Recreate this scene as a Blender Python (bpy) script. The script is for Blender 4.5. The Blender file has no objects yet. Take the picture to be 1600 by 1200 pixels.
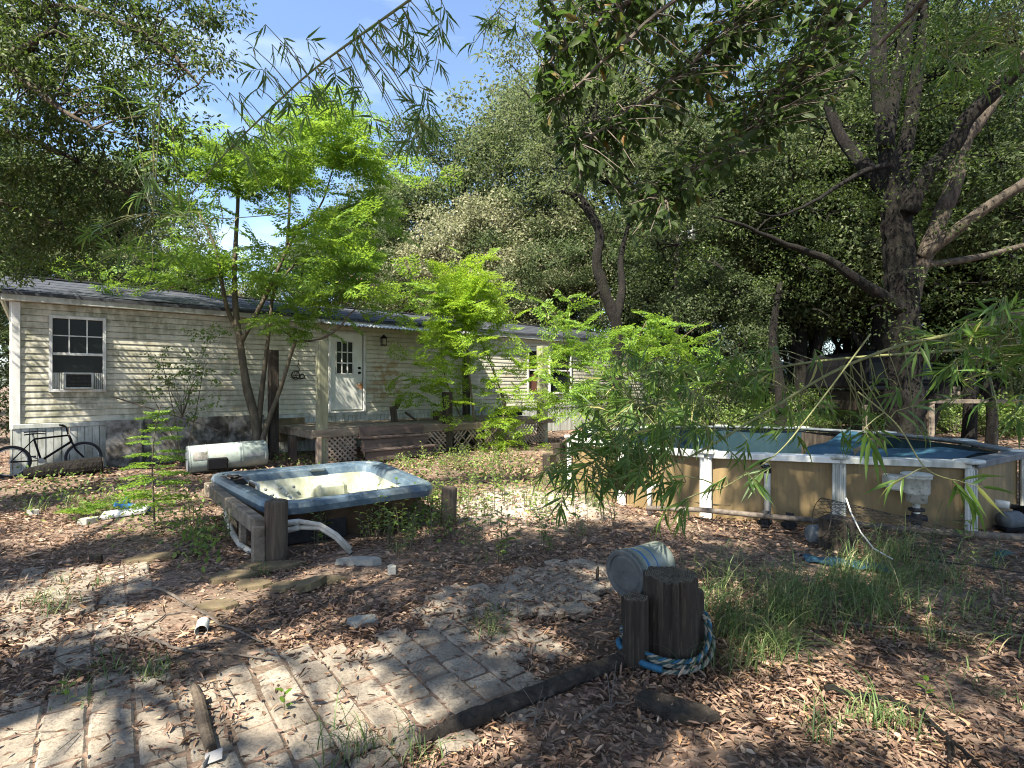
import bpy, bmesh, math, random
import numpy as np
from mathutils import Vector, Matrix, Quaternion

SC = bpy.context.scene
COL = SC.collection
R = math.radians

# ------------------------------------------------------------------ camera
CAM_H = 1.68
cam_data = bpy.data.cameras.new("camera")
cam_data.sensor_width = 36.0
cam_data.lens = 36.0 * 850.0 / 1600.0
cam_data.clip_end = 900.0
cam_data.clip_start = 0.05
cam = bpy.data.objects.new("camera", cam_data)
cam.location = (0, 0, CAM_H)
cam.rotation_euler = (R(90), 0, 0)
COL.objects.link(cam)
SC.camera = cam

# ------------------------------------------------------------------ sun and sky
SUN_EL = R(52)
SUN_H = Vector((-0.5, -0.866, 0)).normalized()          # horizontal direction towards the sun
SUN = Vector((SUN_H.x * math.cos(SUN_EL), SUN_H.y * math.cos(SUN_EL), math.sin(SUN_EL)))
sun_data = bpy.data.lights.new("sun", 'SUN')
sun_data.energy = 5.0
sun_data.angle = R(0.53)
sun_data.color = (1.0, 0.92, 0.77)
sun = bpy.data.objects.new("sun", sun_data)
sun.rotation_euler = (-SUN).to_track_quat('-Z', 'Y').to_euler()
COL.objects.link(sun)

world = bpy.data.worlds.new("World")
SC.world = world
world.use_nodes = True
wn = world.node_tree
wn.nodes.clear()
w_out = wn.nodes.new('ShaderNodeOutputWorld')
w_bg = wn.nodes.new('ShaderNodeBackground')
w_sky = wn.nodes.new('ShaderNodeTexSky')
w_sky.sky_type = 'NISHITA'
w_sky.sun_disc = False
w_sky.sun_elevation = SUN_EL
w_sky.sun_rotation = math.atan2(SUN_H.x, SUN_H.y)
w_sky.air_density = 1.0
w_sky.dust_density = 1.2
w_sky.ozone_density = 4.0
w_bg.inputs[1].default_value = 0.095
# thin streaky cloud veil
w_tc = wn.nodes.new('ShaderNodeTexCoord')
w_map = wn.nodes.new('ShaderNodeMapping')
w_map.inputs['Scale'].default_value = (1.2, 1.2, 5.0)
w_n = wn.nodes.new('ShaderNodeTexNoise')
w_n.inputs['Scale'].default_value = 2.2
w_n.inputs['Detail'].default_value = 6
w_r = wn.nodes.new('ShaderNodeValToRGB')
w_r.color_ramp.elements[0].position = 0.50
w_r.color_ramp.elements[0].color = (0.02, 0.02, 0.02, 1)
w_r.color_ramp.elements[1].position = 0.75
w_r.color_ramp.elements[1].color = (0.40, 0.40, 0.40, 1)
w_mix = wn.nodes.new('ShaderNodeMixRGB')
w_mix.inputs[2].default_value = (6.5, 7.0, 7.8, 1)
wn.links.new(w_tc.outputs['Generated'], w_map.inputs[0])
wn.links.new(w_map.outputs[0], w_n.inputs['Vector'])
wn.links.new(w_n.outputs[0], w_r.inputs[0])
wn.links.new(w_r.outputs[0], w_mix.inputs[0])
wn.links.new(w_sky.outputs[0], w_mix.inputs[1])
wn.links.new(w_mix.outputs[0], w_bg.inputs[0])
wn.links.new(w_bg.outputs[0], w_out.inputs[0])

SC.view_settings.view_transform = 'Standard'
SC.view_settings.look = 'None'
SC.view_settings.exposure = 1.85
SC.view_settings.gamma = 1.0
SC.view_settings.use_curve_mapping = False
SC.render.engine = 'CYCLES'
SC.cycles.max_bounces = 6
SC.cycles.diffuse_bounces = 4
SC.cycles.transmission_bounces = 4
SC.cycles.glossy_bounces = 2
SC.cycles.caustics_reflective = False
SC.cycles.caustics_refractive = False
SC.cycles.sample_clamp_indirect = 6.0
SC.cycles.pixel_filter_type = 'BLACKMAN_HARRIS'
SC.cycles.filter_width = 1.1
SC.cycles.use_denoising = True
SC.cycles.denoiser = 'OPENIMAGEDENOISE'
SC.cycles.denoising_input_passes = 'RGB_ALBEDO_NORMAL'
SC.cycles.denoising_prefilter = 'NONE'

# ------------------------------------------------------------------ survey of the yard
def G(px, py):
    """ground point seen at a photograph coordinate (survey helper)"""
    y = 850.0 * CAM_H / (py - 598.0)
    return Vector(((px - 800.0) / 850.0 * y, y, 0.0))
def V(px, py, y):
    """point at distance y along the view"""
    return Vector(((px - 800.0) / 850.0 * y, y, CAM_H - (py - 598.0) / 850.0 * y))

# ------------------------------------------------------------------ mesh helpers
ORG = {}
class MB:
    def __init__(s): s.v = []; s.f = []
    def add(s, vs, fs):
        n = len(s.v)
        s.v.extend([tuple(v) for v in vs])
        s.f.extend([tuple(i + n for i in f) for f in fs])
        return s
    def box(s, c, size, rot=None, ch=0.0):
        hx, hy, hz = size[0] / 2, size[1] / 2, size[2] / 2
        c = Vector(c)
        if ch <= 0:
            vs = [Vector((x * hx, y * hy, z * hz)) for x in (-1, 1) for y in (-1, 1) for z in (-1, 1)]
            fs = [(0, 1, 3, 2), (4, 6, 7, 5), (0, 4, 5, 1), (2, 3, 7, 6), (0, 2, 6, 4), (1, 5, 7, 3)]
        else:
            ch = min(ch, hx * .6, hy * .6, hz * .6)
            vs = []; idx = {}
            for x in (-1, 1):
                for y in (-1, 1):
                    for z in (-1, 1):
                        for k in range(3):
                            p = [x * hx, y * hy, z * hz]
                            for a in range(3):
                                if a != k: p[a] -= (x, y, z)[a] * ch
                            idx[(x, y, z, k)] = len(vs); vs.append(Vector(p))
            fs = []
            def q(*keys): fs.append(tuple(idx[k] for k in keys))
            for sg in (-1, 1):
                o = 1 if sg > 0 else -1
                q(*[(sg, a, b, 0) for a, b in [(-1, -1), (1, -1), (1, 1), (-1, 1)][::o]])
                q(*[(a, sg, b, 1) for a, b in [(-1, -1), (-1, 1), (1, 1), (1, -1)][::o]])
                q(*[(a, b, sg, 2) for a, b in [(-1, -1), (1, -1), (1, 1), (-1, 1)][::o]])
            for a in (-1, 1):
                for b in (-1, 1):
                    o = 1 if a * b > 0 else -1
                    q(*[(a, b, -1, 0), (a, b, -1, 1), (a, b, 1, 1), (a, b, 1, 0)][::o])
                    q(*[(a, -1, b, 2), (a, -1, b, 0), (a, 1, b, 0), (a, 1, b, 2)][::o])
                    q(*[(-1, a, b, 1), (-1, a, b, 2), (1, a, b, 2), (1, a, b, 1)][::o])
                    for e in (-1, 1):
                        o2 = 1 if a * b * e > 0 else -1
                        q(*[(a, b, e, 0), (a, b, e, 1), (a, b, e, 2)][::o2])
        if rot is not None: vs = [rot @ v for v in vs]
        return s.add([c + v for v in vs], fs)
    def bar(s, a, b, w, h, ch=0.0, up=(0, 0, 1)):
        a, b = Vector(a), Vector(b); d = b - a; L = d.length; d.normalize()
        up = Vector(up); x = up.cross(d)
        if x.length < 1e-4: x = Vector((1, 0, 0)).cross(d)
        x.normalize(); z = d.cross(x)
        m = Matrix((x, d, z)).transposed()
        return s.box((a + b) / 2, (w, L, h), m, ch)
    def tube(s, pts, r, n=8, cap=True):
        pts = [Vector(p) for p in pts]; m = len(pts)
        if not hasattr(r, '__len__'): r = [r] * m
        t0 = (pts[1] - pts[0]).normalized()
        ref = Vector((0, 0, 1)) if abs(t0.z) < .9 else Vector((1, 0, 0))
        x = ref.cross(t0).normalized()
        vs = []; fs = []
        for i in range(m):
            t = (pts[min(i + 1, m - 1)] - pts[max(i - 1, 0)])
            if t.length < 1e-7: t = t0
            t.normalize()
            x = (x - t * x.dot(t))
            if x.length < 1e-5: x = t.orthogonal()
            x.normalize(); y = t.cross(x)
            for k in range(n):
                a = 2 * math.pi * k / n
                vs.append(pts[i] + (x * math.cos(a) + y * math.sin(a)) * r[i])
        for i in range(m - 1):
            for k in range(n):
                k2 = (k + 1) % n
                fs.append((i * n + k, i * n + k2, (i + 1) * n + k2, (i + 1) * n + k))
        if cap:
            fs.append(tuple(range(n - 1, -1, -1))); fs.append(tuple((m - 1) * n + k for k in range(n)))
        return s.add(vs, fs)
    def lathe(s, prof, base, axis=(0, 0, 1), n=16, jit=None):
        base = Vector(base); ax = Vector(axis).normalized()
        x = ax.orthogonal().normalized(); y = ax.cross(x)
        vs = []; fs = []; m = len(prof)
        for r, h in prof:
            for k in range(n):
                a = 2 * math.pi * k / n
                rr = r if jit is None else r * (1 + jit[k % len(jit)])
                vs.append(base + ax * h + (x * math.cos(a) + y * math.sin(a)) * rr)
        for i in range(m - 1):
            for k in range(n):
                k2 = (k + 1) % n
                fs.append((i * n + k, i * n + k2, (i + 1) * n + k2, (i + 1) * n + k))
        if prof[0][0] > 1e-5: fs.append(tuple(range(n - 1, -1, -1)))
        if prof[-1][0] > 1e-5: fs.append(tuple((m - 1) * n + k for k in range(n)))
        return s.add(vs, fs)
    def grid(s, fn, nu, nv):
        vs = [fn(u / (nu - 1), v / (nv - 1)) for v in range(nv) for u in range(nu)]
        fs = [(v * nu + u, v * nu + u + 1, (v + 1) * nu + u + 1, (v + 1) * nu + u) for v in range(nv - 1) for u in range(nu - 1)]
        return s.add(vs, fs)
    def loops(s, rings, close_first=False, close_last=False):
        n = len(rings[0]); vs = [p for r in rings for p in r]; fs = []
        for i in range(len(rings) - 1):
            for k in range(n):
                k2 = (k + 1) % n
                fs.append((i * n + k, i * n + k2, (i + 1) * n + k2, (i + 1) * n + k))
        if close_first: fs.append(tuple(range(n - 1, -1, -1)))
        if close_last: fs.append(tuple((len(rings) - 1) * n + k for k in range(n)))
        return s.add(vs, fs)
    def prism(s, poly, z0, z1, top_in=0.0):
        """poly: list of (x,y) ccw"""
        n = len(poly); cx = sum(p[0] for p in poly) / n; cy = sum(p[1] for p in poly) / n
        a = [(p[0], p[1], z0) for p in poly]
        b = [(p[0] + (cx - p[0]) * top_in, p[1] + (cy - p[1]) * top_in, z1) for p in poly]
        return s.loops([a, b], True, True)

def mesh_of(name, mb, mat, off=None, smooth=False):
    me = bpy.data.meshes.new(name)
    v = mb.v if off is None else [(p[0] - off[0], p[1] - off[1], p[2] - off[2]) for p in mb.v]
    me.from_pydata(v, [], mb.f)
    if smooth: me.polygons.foreach_set('use_smooth', [True] * len(me.polygons))
    me.materials.append(mat)
    return me
def obj(name, mb, mat, parent=None, loc=None, smooth=False):
    """one mesh object; vertices are given in world space (or in the root's space when the root is registered at 0)"""
    off = ORG[parent.name] if parent is not None else (Vector(loc) if loc is not None else Vector((0, 0, 0)))
    o = bpy.data.objects.new(name, mesh_of(name, mb, mat, off, smooth))
    COL.objects.link(o)
    if parent is not None: o.parent = parent
    else: o.location = off
    ORG[o.name] = off
    return o
def tag(o, label=None, cat=None, group=None, kind=None):
    if label: o['label'] = label
    if cat: o['category'] = cat
    if group: o['group'] = group
    if kind: o['kind'] = kind
    return o
def thing(name, label, cat, loc=(0, 0, 0), group=None, rot=0.0):
    o = bpy.data.objects.new(name, None)
    COL.objects.link(o)
    o.location = loc; o.rotation_euler = (0, 0, rot)
    ORG[o.name] = Vector(loc) if rot == 0 else Vector((0, 0, 0))
    return tag(o, label, cat, group)
def inst(name, me, parent, M):
    """part sharing mesh data, placed by a world matrix under a root that only has a location"""
    o = bpy.data.objects.new(name, me)
    o.parent = parent
    o.matrix_basis = Matrix.Translation(-ORG[parent.name]) @ M
    COL.objects.link(o)
    return o
def copy_thing(src, loc, rz, sc, label):
    r = src.copy(); COL.objects.link(r)
    r.location = loc; r.rotation_euler = (0, 0, rz); r.scale = (sc, sc, sc)
    r['label'] = label
    for ch in src.children:
        c = ch.copy(); COL.objects.link(c); c.parent = r
        for g in ch.children:
            d = g.copy(); COL.objects.link(d); d.parent = c
    return r

# ------------------------------------------------------------------ leaf scattering (numpy)
def unit(a): return a / np.maximum(np.linalg.norm(a, axis=-1, keepdims=True), 1e-9)
LEAF = {   # x across (in widths), y along (in lengths), z (in lengths)
    'quad': (np.array([(0, 0, 0), (.5, .45, .06), (0, 1, -.04), (-.5, .45, .06)]), [(0, 1, 2), (0, 2, 3)]),
    'hex': (np.array([(0, 0, 0), (.42, .28, .07), (.42, .68, .03), (0, 1, -.1), (-.42, .68, .03), (-.42, .28, .07), (0, .5, 0)]),
            [(0, 1, 6), (1, 2, 6), (2, 3, 6), (3, 4, 6), (4, 5, 6), (5, 0, 6)]),
    'curl': (np.array([(0, 0, .0), (.45, .3, .14), (.4, .68, .12), (0, 1, .10), (-.4, .68, .16), (-.45, .3, .12), (0, .33, .03), (0, .67, .02)]),
             [(0, 1, 6), (1, 2, 7, 6), (2, 3, 7), (3, 4, 7), (4, 5, 6, 7), (5, 0, 6)]),
    'lance': (np.array([(0, 0, 0), (.5, .2, .02), (.42, .55, -.02), (0, 1, -.22), (-.42, .55, -.02), (-.5, .2, .02), (0, .2, -.012), (0, .55, -.045)]),
              [(0, 1, 6), (1, 2, 7, 6), (2, 3, 7), (3, 4, 7), (4, 5, 6, 7), (5, 0, 6)]),
}
def leaf_arrays(P, D, N, L, W, kind):
    T, F = LEAF[kind]
    D = unit(D); X = unit(np.cross(D, N)); Z = np.cross(X, D)
    L = np.asarray(L).reshape(-1, 1, 1) * np.ones((len(P), 1, 1)); W = np.asarray(W).reshape(-1, 1, 1) * np.ones((len(P), 1, 1))
    v = P[:, None, :] + X[:, None, :] * T[None, :, 0:1] * W + D[:, None, :] * T[None, :, 1:2] * L + Z[:, None, :] * T[None, :, 2:3] * L
    return v.reshape(-1, 3), F, len(T)
def mesh_from_parts(name, parts, mat, off, smooth=False):
    """parts: list of (verts (n*k,3), face template, k)"""
    vs = []; loops = []; starts = []; tot = []; base = 0; lo = 0
    for v, F, k in parts:
        n = len(v) // k
        lf = np.array([i for f in F for i in f]); ln = np.array([len(f) for f in F])
        off_v = base + np.arange(n) * k
        loops.append((off_v[:, None] + lf[None, :]).ravel())
        st = np.concatenate([[0], np.cumsum(ln)[:-1]])
        starts.append((lo + np.arange(n)[:, None] * len(lf) + st[None, :]).ravel())
        tot.append(np.tile(ln, n))
        vs.append(v); base += len(v); lo += n * len(lf)
    v = np.concatenate(vs) - np.asarray(off)[None, :]
    lp = np.concatenate(loops); st = np.concatenate(starts); tt = np.concatenate(tot)
    me = bpy.data.meshes.new(name)
    me.vertices.add(len(v)); me.vertices.foreach_set('co', v.astype(np.float32).ravel())
    me.loops.add(len(lp)); me.loops.foreach_set('vertex_index', lp.astype(np.int32))
    me.polygons.add(len(st)); me.polygons.foreach_set('loop_start', st.astype(np.int32)); me.polygons.foreach_set('loop_total', tt.astype(np.int32))
    if smooth: me.polygons.foreach_set('use_smooth', np.ones(len(st), dtype=bool))
    me.update(calc_edges=True)
    me.materials.append(mat)
    return me
def leaves(name, P, D, N, L, W, kind, mat, parent=None, loc=(0, 0, 0)):
    off = ORG[parent.name] if parent is not None else Vector(loc)
    me = mesh_from_parts(name, [leaf_arrays(np.asarray(P), np.asarray(D), np.asarray(N), L, W, kind)], mat, off)
    o = bpy.data.objects.new(name, me); COL.objects.link(o)
    if parent is not None: o.parent = parent
    else: o.location = off
    ORG[o.name] = off
    return o

# ------------------------------------------------------------------ materials
def ramp(nt, stops):
    r = nt.nodes.new('ShaderNodeValToRGB')
    e = r.color_ramp.elements
    while len(e) < len(stops): e.new(0.5)
    for i, (p, c) in enumerate(stops):
        e[i].position = p; e[i].color = (c[0], c[1], c[2], 1)
    return r
def new_mat(name):
    m = bpy.data.materials.new(name); m.use_nodes = True
    return m, m.node_tree, m.node_tree.nodes['Principled BSDF']
def noise(nt, scale, detail=5, rough=.6, stretch=(1, 1, 1), coord='Object', dist=0.0, off=(0, 0, 0)):
    tc = nt.nodes.new('ShaderNodeTexCoord'); mp = nt.nodes.new('ShaderNodeMapping')
    mp.inputs['Scale'].default_value = stretch; mp.inputs['Location'].default_value = off
    n = nt.nodes.new('ShaderNodeTexNoise')
    n.inputs['Scale'].default_value = scale; n.inputs['Detail'].default_value = detail; n.inputs['Roughness'].default_value = rough
    n.inputs['Distortion'].default_value = dist
    nt.links.new(tc.outputs[coord], mp.inputs[0]); nt.links.new(mp.outputs[0], n.inputs['Vector'])
    return n
def mixc(nt, fac, a, b, mode='MIX'):
    m = nt.nodes.new('ShaderNodeMixRGB'); m.blend_type = mode
    for s, v in ((0, fac), (1, a), (2, b)):
        if isinstance(v, bpy.types.NodeSocket): nt.links.new(v, m.inputs[s])
        elif isinstance(v, (int, float)): m.inputs[s].default_value = v
        else: m.inputs[s].default_value = (*v, 1)
    return m.outputs[0]
def bump(nt, h, strength, dist=.01):
    b = nt.nodes.new('ShaderNodeBump'); b.inputs['Strength'].default_value = strength; b.inputs['Distance'].default_value = dist
    nt.links.new(h, b.inputs['Height'])
    return b.outputs[0]
def M(name, stops, scale=4, stretch=(1, 1, 1), rough=.8, bmp=.3, detail=7, fine=None, metallic=0.0, spec=.3, vary=0.0, dirt=None, bdist=.01):
    """noise-ramped surface; fine = (scale, stretch, colour, amount) for a second layer; dirt the same at a broad scale"""
    m, nt, p = new_mat(name)
    n = noise(nt, scale, detail, .62, stretch)
    r = ramp(nt, stops); nt.links.new(n.outputs[0], r.inputs[0])
    c = r.outputs[0]; h = n.outputs[0]
    for layer in (fine, dirt):
        if layer:
            n2 = noise(nt, layer[0], 6, .65, layer[1], off=(3.1, 1.7, .4))
            r2 = ramp(nt, [(layer[4] if len(layer) > 4 else .45, (0, 0, 0)), ((layer[4] if len(layer) > 4 else .45) + .2, (layer[3],) * 3)])
            nt.links.new(n2.outputs[0], r2.inputs[0])
            c = mixc(nt, r2.outputs[0], c, layer[2])
            if layer is fine: h = n2.outputs[0]
    if vary:
        oi = nt.nodes.new('ShaderNodeObjectInfo')
        hv = nt.nodes.new('ShaderNodeHueSaturation')
        mr = nt.nodes.new('ShaderNodeMapRange'); mr.inputs['To Min'].default_value = 1 - vary; mr.inputs['To Max'].default_value = 1 + vary
        nt.links.new(oi.outputs['Random'], mr.inputs[0]); nt.links.new(mr.outputs[0], hv.inputs['Value']); nt.links.new(c, hv.inputs['Color'])
        c = hv.outputs[0]
    nt.links.new(c, p.inputs['Base Color'])
    p.inputs['Roughness'].default_value = rough; p.inputs['Metallic'].default_value = metallic
    p.inputs['Specular IOR Level'].default_value = spec
    if bmp: nt.links.new(bump(nt, h, bmp, bdist), p.inputs['Normal'])
    return m
def leaf_mat(name, stops, trans=(.25, .4, .05), amount=.35, rough=.45, spec=.35):
    m, nt, p = new_mat(name)
    g = nt.nodes.new('ShaderNodeNewGeometry'); oi = nt.nodes.new('ShaderNodeObjectInfo')
    ad = nt.nodes.new('ShaderNodeMath'); ad.operation = 'ADD'
    fr = nt.nodes.new('ShaderNodeMath'); fr.operation = 'FRACT'
    nt.links.new(g.outputs['Random Per Island'], ad.inputs[0]); nt.links.new(oi.outputs['Random'], ad.inputs[1]); nt.links.new(ad.outputs[0], fr.inputs[0])
    r = ramp(nt, stops); nt.links.new(fr.outputs[0], r.inputs[0])
    nt.links.new(r.outputs[0], p.inputs['Base Color'])
    p.inputs['Roughness'].default_value = rough; p.inputs['Specular IOR Level'].default_value = spec
    if amount > 0:
        t = nt.nodes.new('ShaderNodeBsdfTranslucent')
        tc = mixc(nt, .5, r.outputs[0], trans)
        nt.links.new(tc, t.inputs[0])
        mx = nt.nodes.new('ShaderNodeMixShader'); mx.inputs[0].default_value = amount
        out = nt.nodes['Material Output']
        nt.links.new(p.outputs[0], mx.inputs[1]); nt.links.new(t.outputs[0], mx.inputs[2]); nt.links.new(mx.outputs[0], out.inputs[0])
    return m
# ------------------------------------------------------------------ materials used across the yard
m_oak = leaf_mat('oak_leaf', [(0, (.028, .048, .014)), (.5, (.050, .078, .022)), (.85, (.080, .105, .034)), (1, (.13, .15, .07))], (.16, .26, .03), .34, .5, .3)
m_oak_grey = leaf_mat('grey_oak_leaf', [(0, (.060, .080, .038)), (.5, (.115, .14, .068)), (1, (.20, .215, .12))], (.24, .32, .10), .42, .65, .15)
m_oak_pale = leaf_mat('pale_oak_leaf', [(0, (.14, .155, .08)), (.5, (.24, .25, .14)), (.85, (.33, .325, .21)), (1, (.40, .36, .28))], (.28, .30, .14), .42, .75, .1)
m_brown_leaf = leaf_mat('dead_foliage', [(0, (.10, .07, .05)), (1, (.26, .17, .13))], (.3, .2, .1), .2, .7, .2)
m_bigleaf = leaf_mat('broad_leaf', [(0, (.026, .044, .014)), (.6, (.044, .072, .020)), (.97, (.070, .105, .028)), (1, (.22, .12, .04))], (.10, .19, .03), .42, .55, .3)
m_china = leaf_mat('chinaberry_leaf', [(0, (.075, .16, .018)), (.5, (.125, .235, .028)), (.85, (.18, .30, .036)), (1, (.27, .36, .05))], (.42, .60, .06), .46, .45, .4)
m_china_young = leaf_mat('young_chinaberry_leaf', [(0, (.12, .23, .018)), (.5, (.18, .32, .026)), (1, (.29, .40, .04))], (.55, .72, .06), .5, .45, .4)
m_bamboo = leaf_mat('bamboo_leaf', [(0, (.040, .088, .018)), (.6, (.070, .135, .026)), (.93, (.115, .19, .036)), (1, (.30, .26, .10))], (.30, .48, .06), .40, .42, .4)
m_weed = leaf_mat('weed_leaf', [(0, (.06, .11, .025)), (.6, (.12, .19, .04)), (1, (.24, .28, .08))], (.30, .42, .07), .35, .55, .3)
m_shrub = leaf_mat('undergrowth_leaf', [(0, (.065, .115, .025)), (.6, (.12, .19, .045)), (1, (.22, .28, .08))], (.25, .38, .06), .35, .5, .35)
m_grass = leaf_mat('grass_blade', [(0, (.05, .095, .03)), (.6, (.10, .16, .05)), (.85, (.19, .22, .09)), (1, (.34, .28, .17))], (.25, .34, .08), .3, .5, .35)
m_litter = leaf_mat('fallen_leaf', [(0, (.060, .036, .026)), (.25, (.135, .083, .060)), (.58, (.23, .152, .110)), (.86, (.31, .218, .158)), (.96, (.40, .23, .12)), (1, (.50, .39, .29))], (.4, .25, .12), .10, .55, .35)

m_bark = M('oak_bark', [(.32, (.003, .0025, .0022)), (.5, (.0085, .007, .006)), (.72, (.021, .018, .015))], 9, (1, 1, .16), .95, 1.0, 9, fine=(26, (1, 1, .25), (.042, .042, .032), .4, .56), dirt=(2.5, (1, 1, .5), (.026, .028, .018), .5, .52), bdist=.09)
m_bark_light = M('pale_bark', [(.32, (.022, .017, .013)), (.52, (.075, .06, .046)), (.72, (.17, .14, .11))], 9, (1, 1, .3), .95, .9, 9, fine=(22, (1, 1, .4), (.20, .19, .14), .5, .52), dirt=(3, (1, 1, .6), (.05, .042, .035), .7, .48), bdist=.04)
m_stem = M('green_brown_stem', [(.3, (.055, .042, .028)), (.7, (.14, .12, .085))], 12, (1, 1, .3), .8, .5)
m_twig = M('twig_bark', [(.3, (.06, .048, .04)), (.7, (.17, .145, .12))], 20, (1, 1, 1), .9, .4)
m_cane = M('bamboo_cane', [(.3, (.10, .115, .045)), (.7, (.19, .19, .08))], 9, (1, 1, .5), .5, .2)
m_post = M('weathered_post', [(.3, (.035, .027, .020)), (.55, (.085, .065, .048)), (.75, (.15, .125, .095))], 9, (1, 1, .10), .9, .8, 8, fine=(40, (1, 1, .06), (.20, .18, .13), .4, .52), bdist=.015)
m_post_dark = M('dark_wet_post', [(.3, (.012, .010, .008)), (.55, (.036, .028, .022)), (.8, (.085, .068, .05))], 14, (1, 1, .10), .85, 1.0, 8, fine=(60, (1, 1, .05), (.15, .125, .08), .5, .53), bdist=.012)
m_post_green = M('greenish_post', [(.3, (.16, .16, .105)), (.6, (.27, .27, .18)), (.8, (.36, .34, .25))], 6, (1, 1, .15), .9, .6, 7, fine=(30, (1, 1, .08), (.10, .13, .08), .5, .5), bdist=.01)
m_timber = M('greyed_timber', [(.3, (.10, .082, .062)), (.55, (.20, .165, .125)), (.75, (.32, .27, .205))], 5, (.25, 2, 2), .9, .6, 7, fine=(26, (.12, 3, 3), (.09, .07, .055), .6, .52), vary=.18, bdist=.008)
m_step = M('brown_step_board', [(.3, (.060, .044, .038)), (.6, (.12, .090, .078)), (.8, (.19, .15, .13))], 6, (.2, 2, 2), .85, .5, 7, fine=(22, (.15, 3, 3), (.05, .035, .03), .5, .52), vary=.12, bdist=.006)
m_lattice = M('lattice_slat', [(.3, (.17, .13, .10)), (.7, (.34, .28, .22))], 9, (1, 1, 1), .85, .3, 5, vary=.15)
m_edging = M('black_edging_timber', [(.3, (.010, .008, .007)), (.55, (.036, .029, .023)), (.8, (.105, .088, .068))], 16, (1, 1, 1), .85, 1.0, 9, bdist=.03)
m_paver = M('concrete_paver', [(.28, (.14, .116, .092)), (.5, (.25, .215, .172)), (.75, (.36, .32, .262))], 6, (1, 1, 1), .95, .9, 8, fine=(58, (1, 1, 1), (.105, .09, .074), .9, .47), vary=.10, dirt=(2.2, (1, 1, 1), (.16, .135, .11), .55, .50), bdist=.006)
m_flag = M('mossy_flagstone', [(.3, (.075, .058, .036)), (.55, (.14, .107, .066)), (.8, (.215, .17, .105))], 5, (1, 1, 1), .9, .7, 8, fine=(30, (1, 1, 1), (.11, .11, .035), .6, .5), vary=.25, bdist=.012)
m_slab = M('grey_stone', [(.3, (.17, .17, .155)), (.7, (.34, .33, .30))], 7, (1, 1, 1), .9, .5, 8, fine=(40, (1, 1, 1), (.15, .16, .12), .5, .5), vary=.15)
m_shingle = M('dark_roof', [(.3, (.022, .025, .032)), (.6, (.05, .056, .068)), (.8, (.11, .12, .135))], 3, (1, 3, 3), .75, .4, 7, fine=(30, (1, 1, 1), (.10, .10, .10), .4, .55))
m_white = M('chalky_white_paint', [(.3, (.44, .44, .42)), (.55, (.66, .67, .65)), (.75, (.76, .77, .76))], 5, (1, 1, .4), .6, .1, 7, dirt=(2.6, (1, 1, .3), (.26, .25, .19), .7, .50))
m_white_grimy = M('grimy_white_vinyl', [(.3, (.30, .31, .28)), (.55, (.47, .49, .465)), (.8, (.60, .62, .60))], 4, (1, 1, .3), .6, .1, 7, fine=(12, (1, 1, .25), (.15, .16, .11), .7, .50), dirt=(1.8, (1, 1, .6), (.20, .20, .13), .7, .52))
m_corr = M('galvanised_sheet', [(.3, (.34, .34, .33)), (.7, (.62, .62, .60))], 4, (1, 1, 1), .5, .15, 6, metallic=.25, fine=(15, (1, 1, 1), (.22, .17, .12), .5, .55))
m_glass_dark = M('dark_window_glass', [(.3, (.012, .015, .015)), (.7, (.012, .015, .015))], 1.5, (1, 1, 1), .22, 0, 3, spec=.22)
m_blind = M('red_brown_blind', [(.3, (.10, .045, .03)), (.7, (.16, .07, .05))], 6, (1, 1, 6), .7, .1)
m_black = M('black_rubber', [(.3, (.010, .010, .011)), (.7, (.028, .028, .030))], 20, (1, 1, 1), .7, .2)
m_blackmetal = M('black_metal', [(.3, (.005, .005, .006)), (.7, (.010, .010, .012))], 15, (1, 1, 1), .6, .1, spec=.12)
m_steel = M('dull_steel', [(.3, (.20, .20, .20)), (.7, (.42, .42, .42))], 12, (1, 1, 1), .45, .1, metallic=.6)
m_moss_board = M('mossy_black_board', [(.3, (.022, .020, .018)), (.42, (.070, .064, .056)), (.52, (.19, .18, .165)), (.72, (.38, .37, .34))], 3.6, (1, 1, 1), .95, .5, 9, fine=(9, (1, 1, .5), (.04, .042, .03), .8, .48), dirt=(1.3, (1, 1, 1), (.22, .12, .06), .5, .62))
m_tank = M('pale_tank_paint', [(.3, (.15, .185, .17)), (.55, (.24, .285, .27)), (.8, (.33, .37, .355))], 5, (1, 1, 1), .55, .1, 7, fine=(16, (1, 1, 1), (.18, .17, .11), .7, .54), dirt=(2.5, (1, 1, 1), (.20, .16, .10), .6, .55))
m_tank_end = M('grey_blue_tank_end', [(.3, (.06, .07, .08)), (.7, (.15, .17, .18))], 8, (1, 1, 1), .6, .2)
m_tub_blue = M('blue_spa_rim', [(.3, (.032, .052, .075)), (.5, (.062, .098, .135)), (.75, (.12, .165, .205))], 3.5, (1, 1, 1), .28, .05, 7, fine=(22, (1, 1, 1), (.20, .23, .22), .55, .52), dirt=(2.6, (1, 1, 1), (.17, .19, .18), .6, .50), spec=.5)
m_tub_in = M('stained_spa_shell', [(.3, (.15, .16, .105)), (.5, (.31, .325, .25)), (.7, (.46, .475, .41))], 3.0, (1, 1, .5), .45, .08, 8, fine=(14, (1, 1, .4), (.22, .23, .10), .65, .50), dirt=(1.6, (1, 1, .4), (.16, .15, .08), .6, .52))
m_tub_out = M('brown_foam_shell', [(.3, (.055, .036, .022)), (.55, (.12, .08, .05)), (.8, (.20, .145, .09))], 4, (1, 1, 1), .85, .4, 8, fine=(24, (1, 1, 1), (.05, .035, .025), .6, .52))
m_hose = M('dirty_white_hose', [(.3, (.28, .26, .22)), (.7, (.52, .50, .45))], 10, (1, 1, 1), .6, .2)
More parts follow.
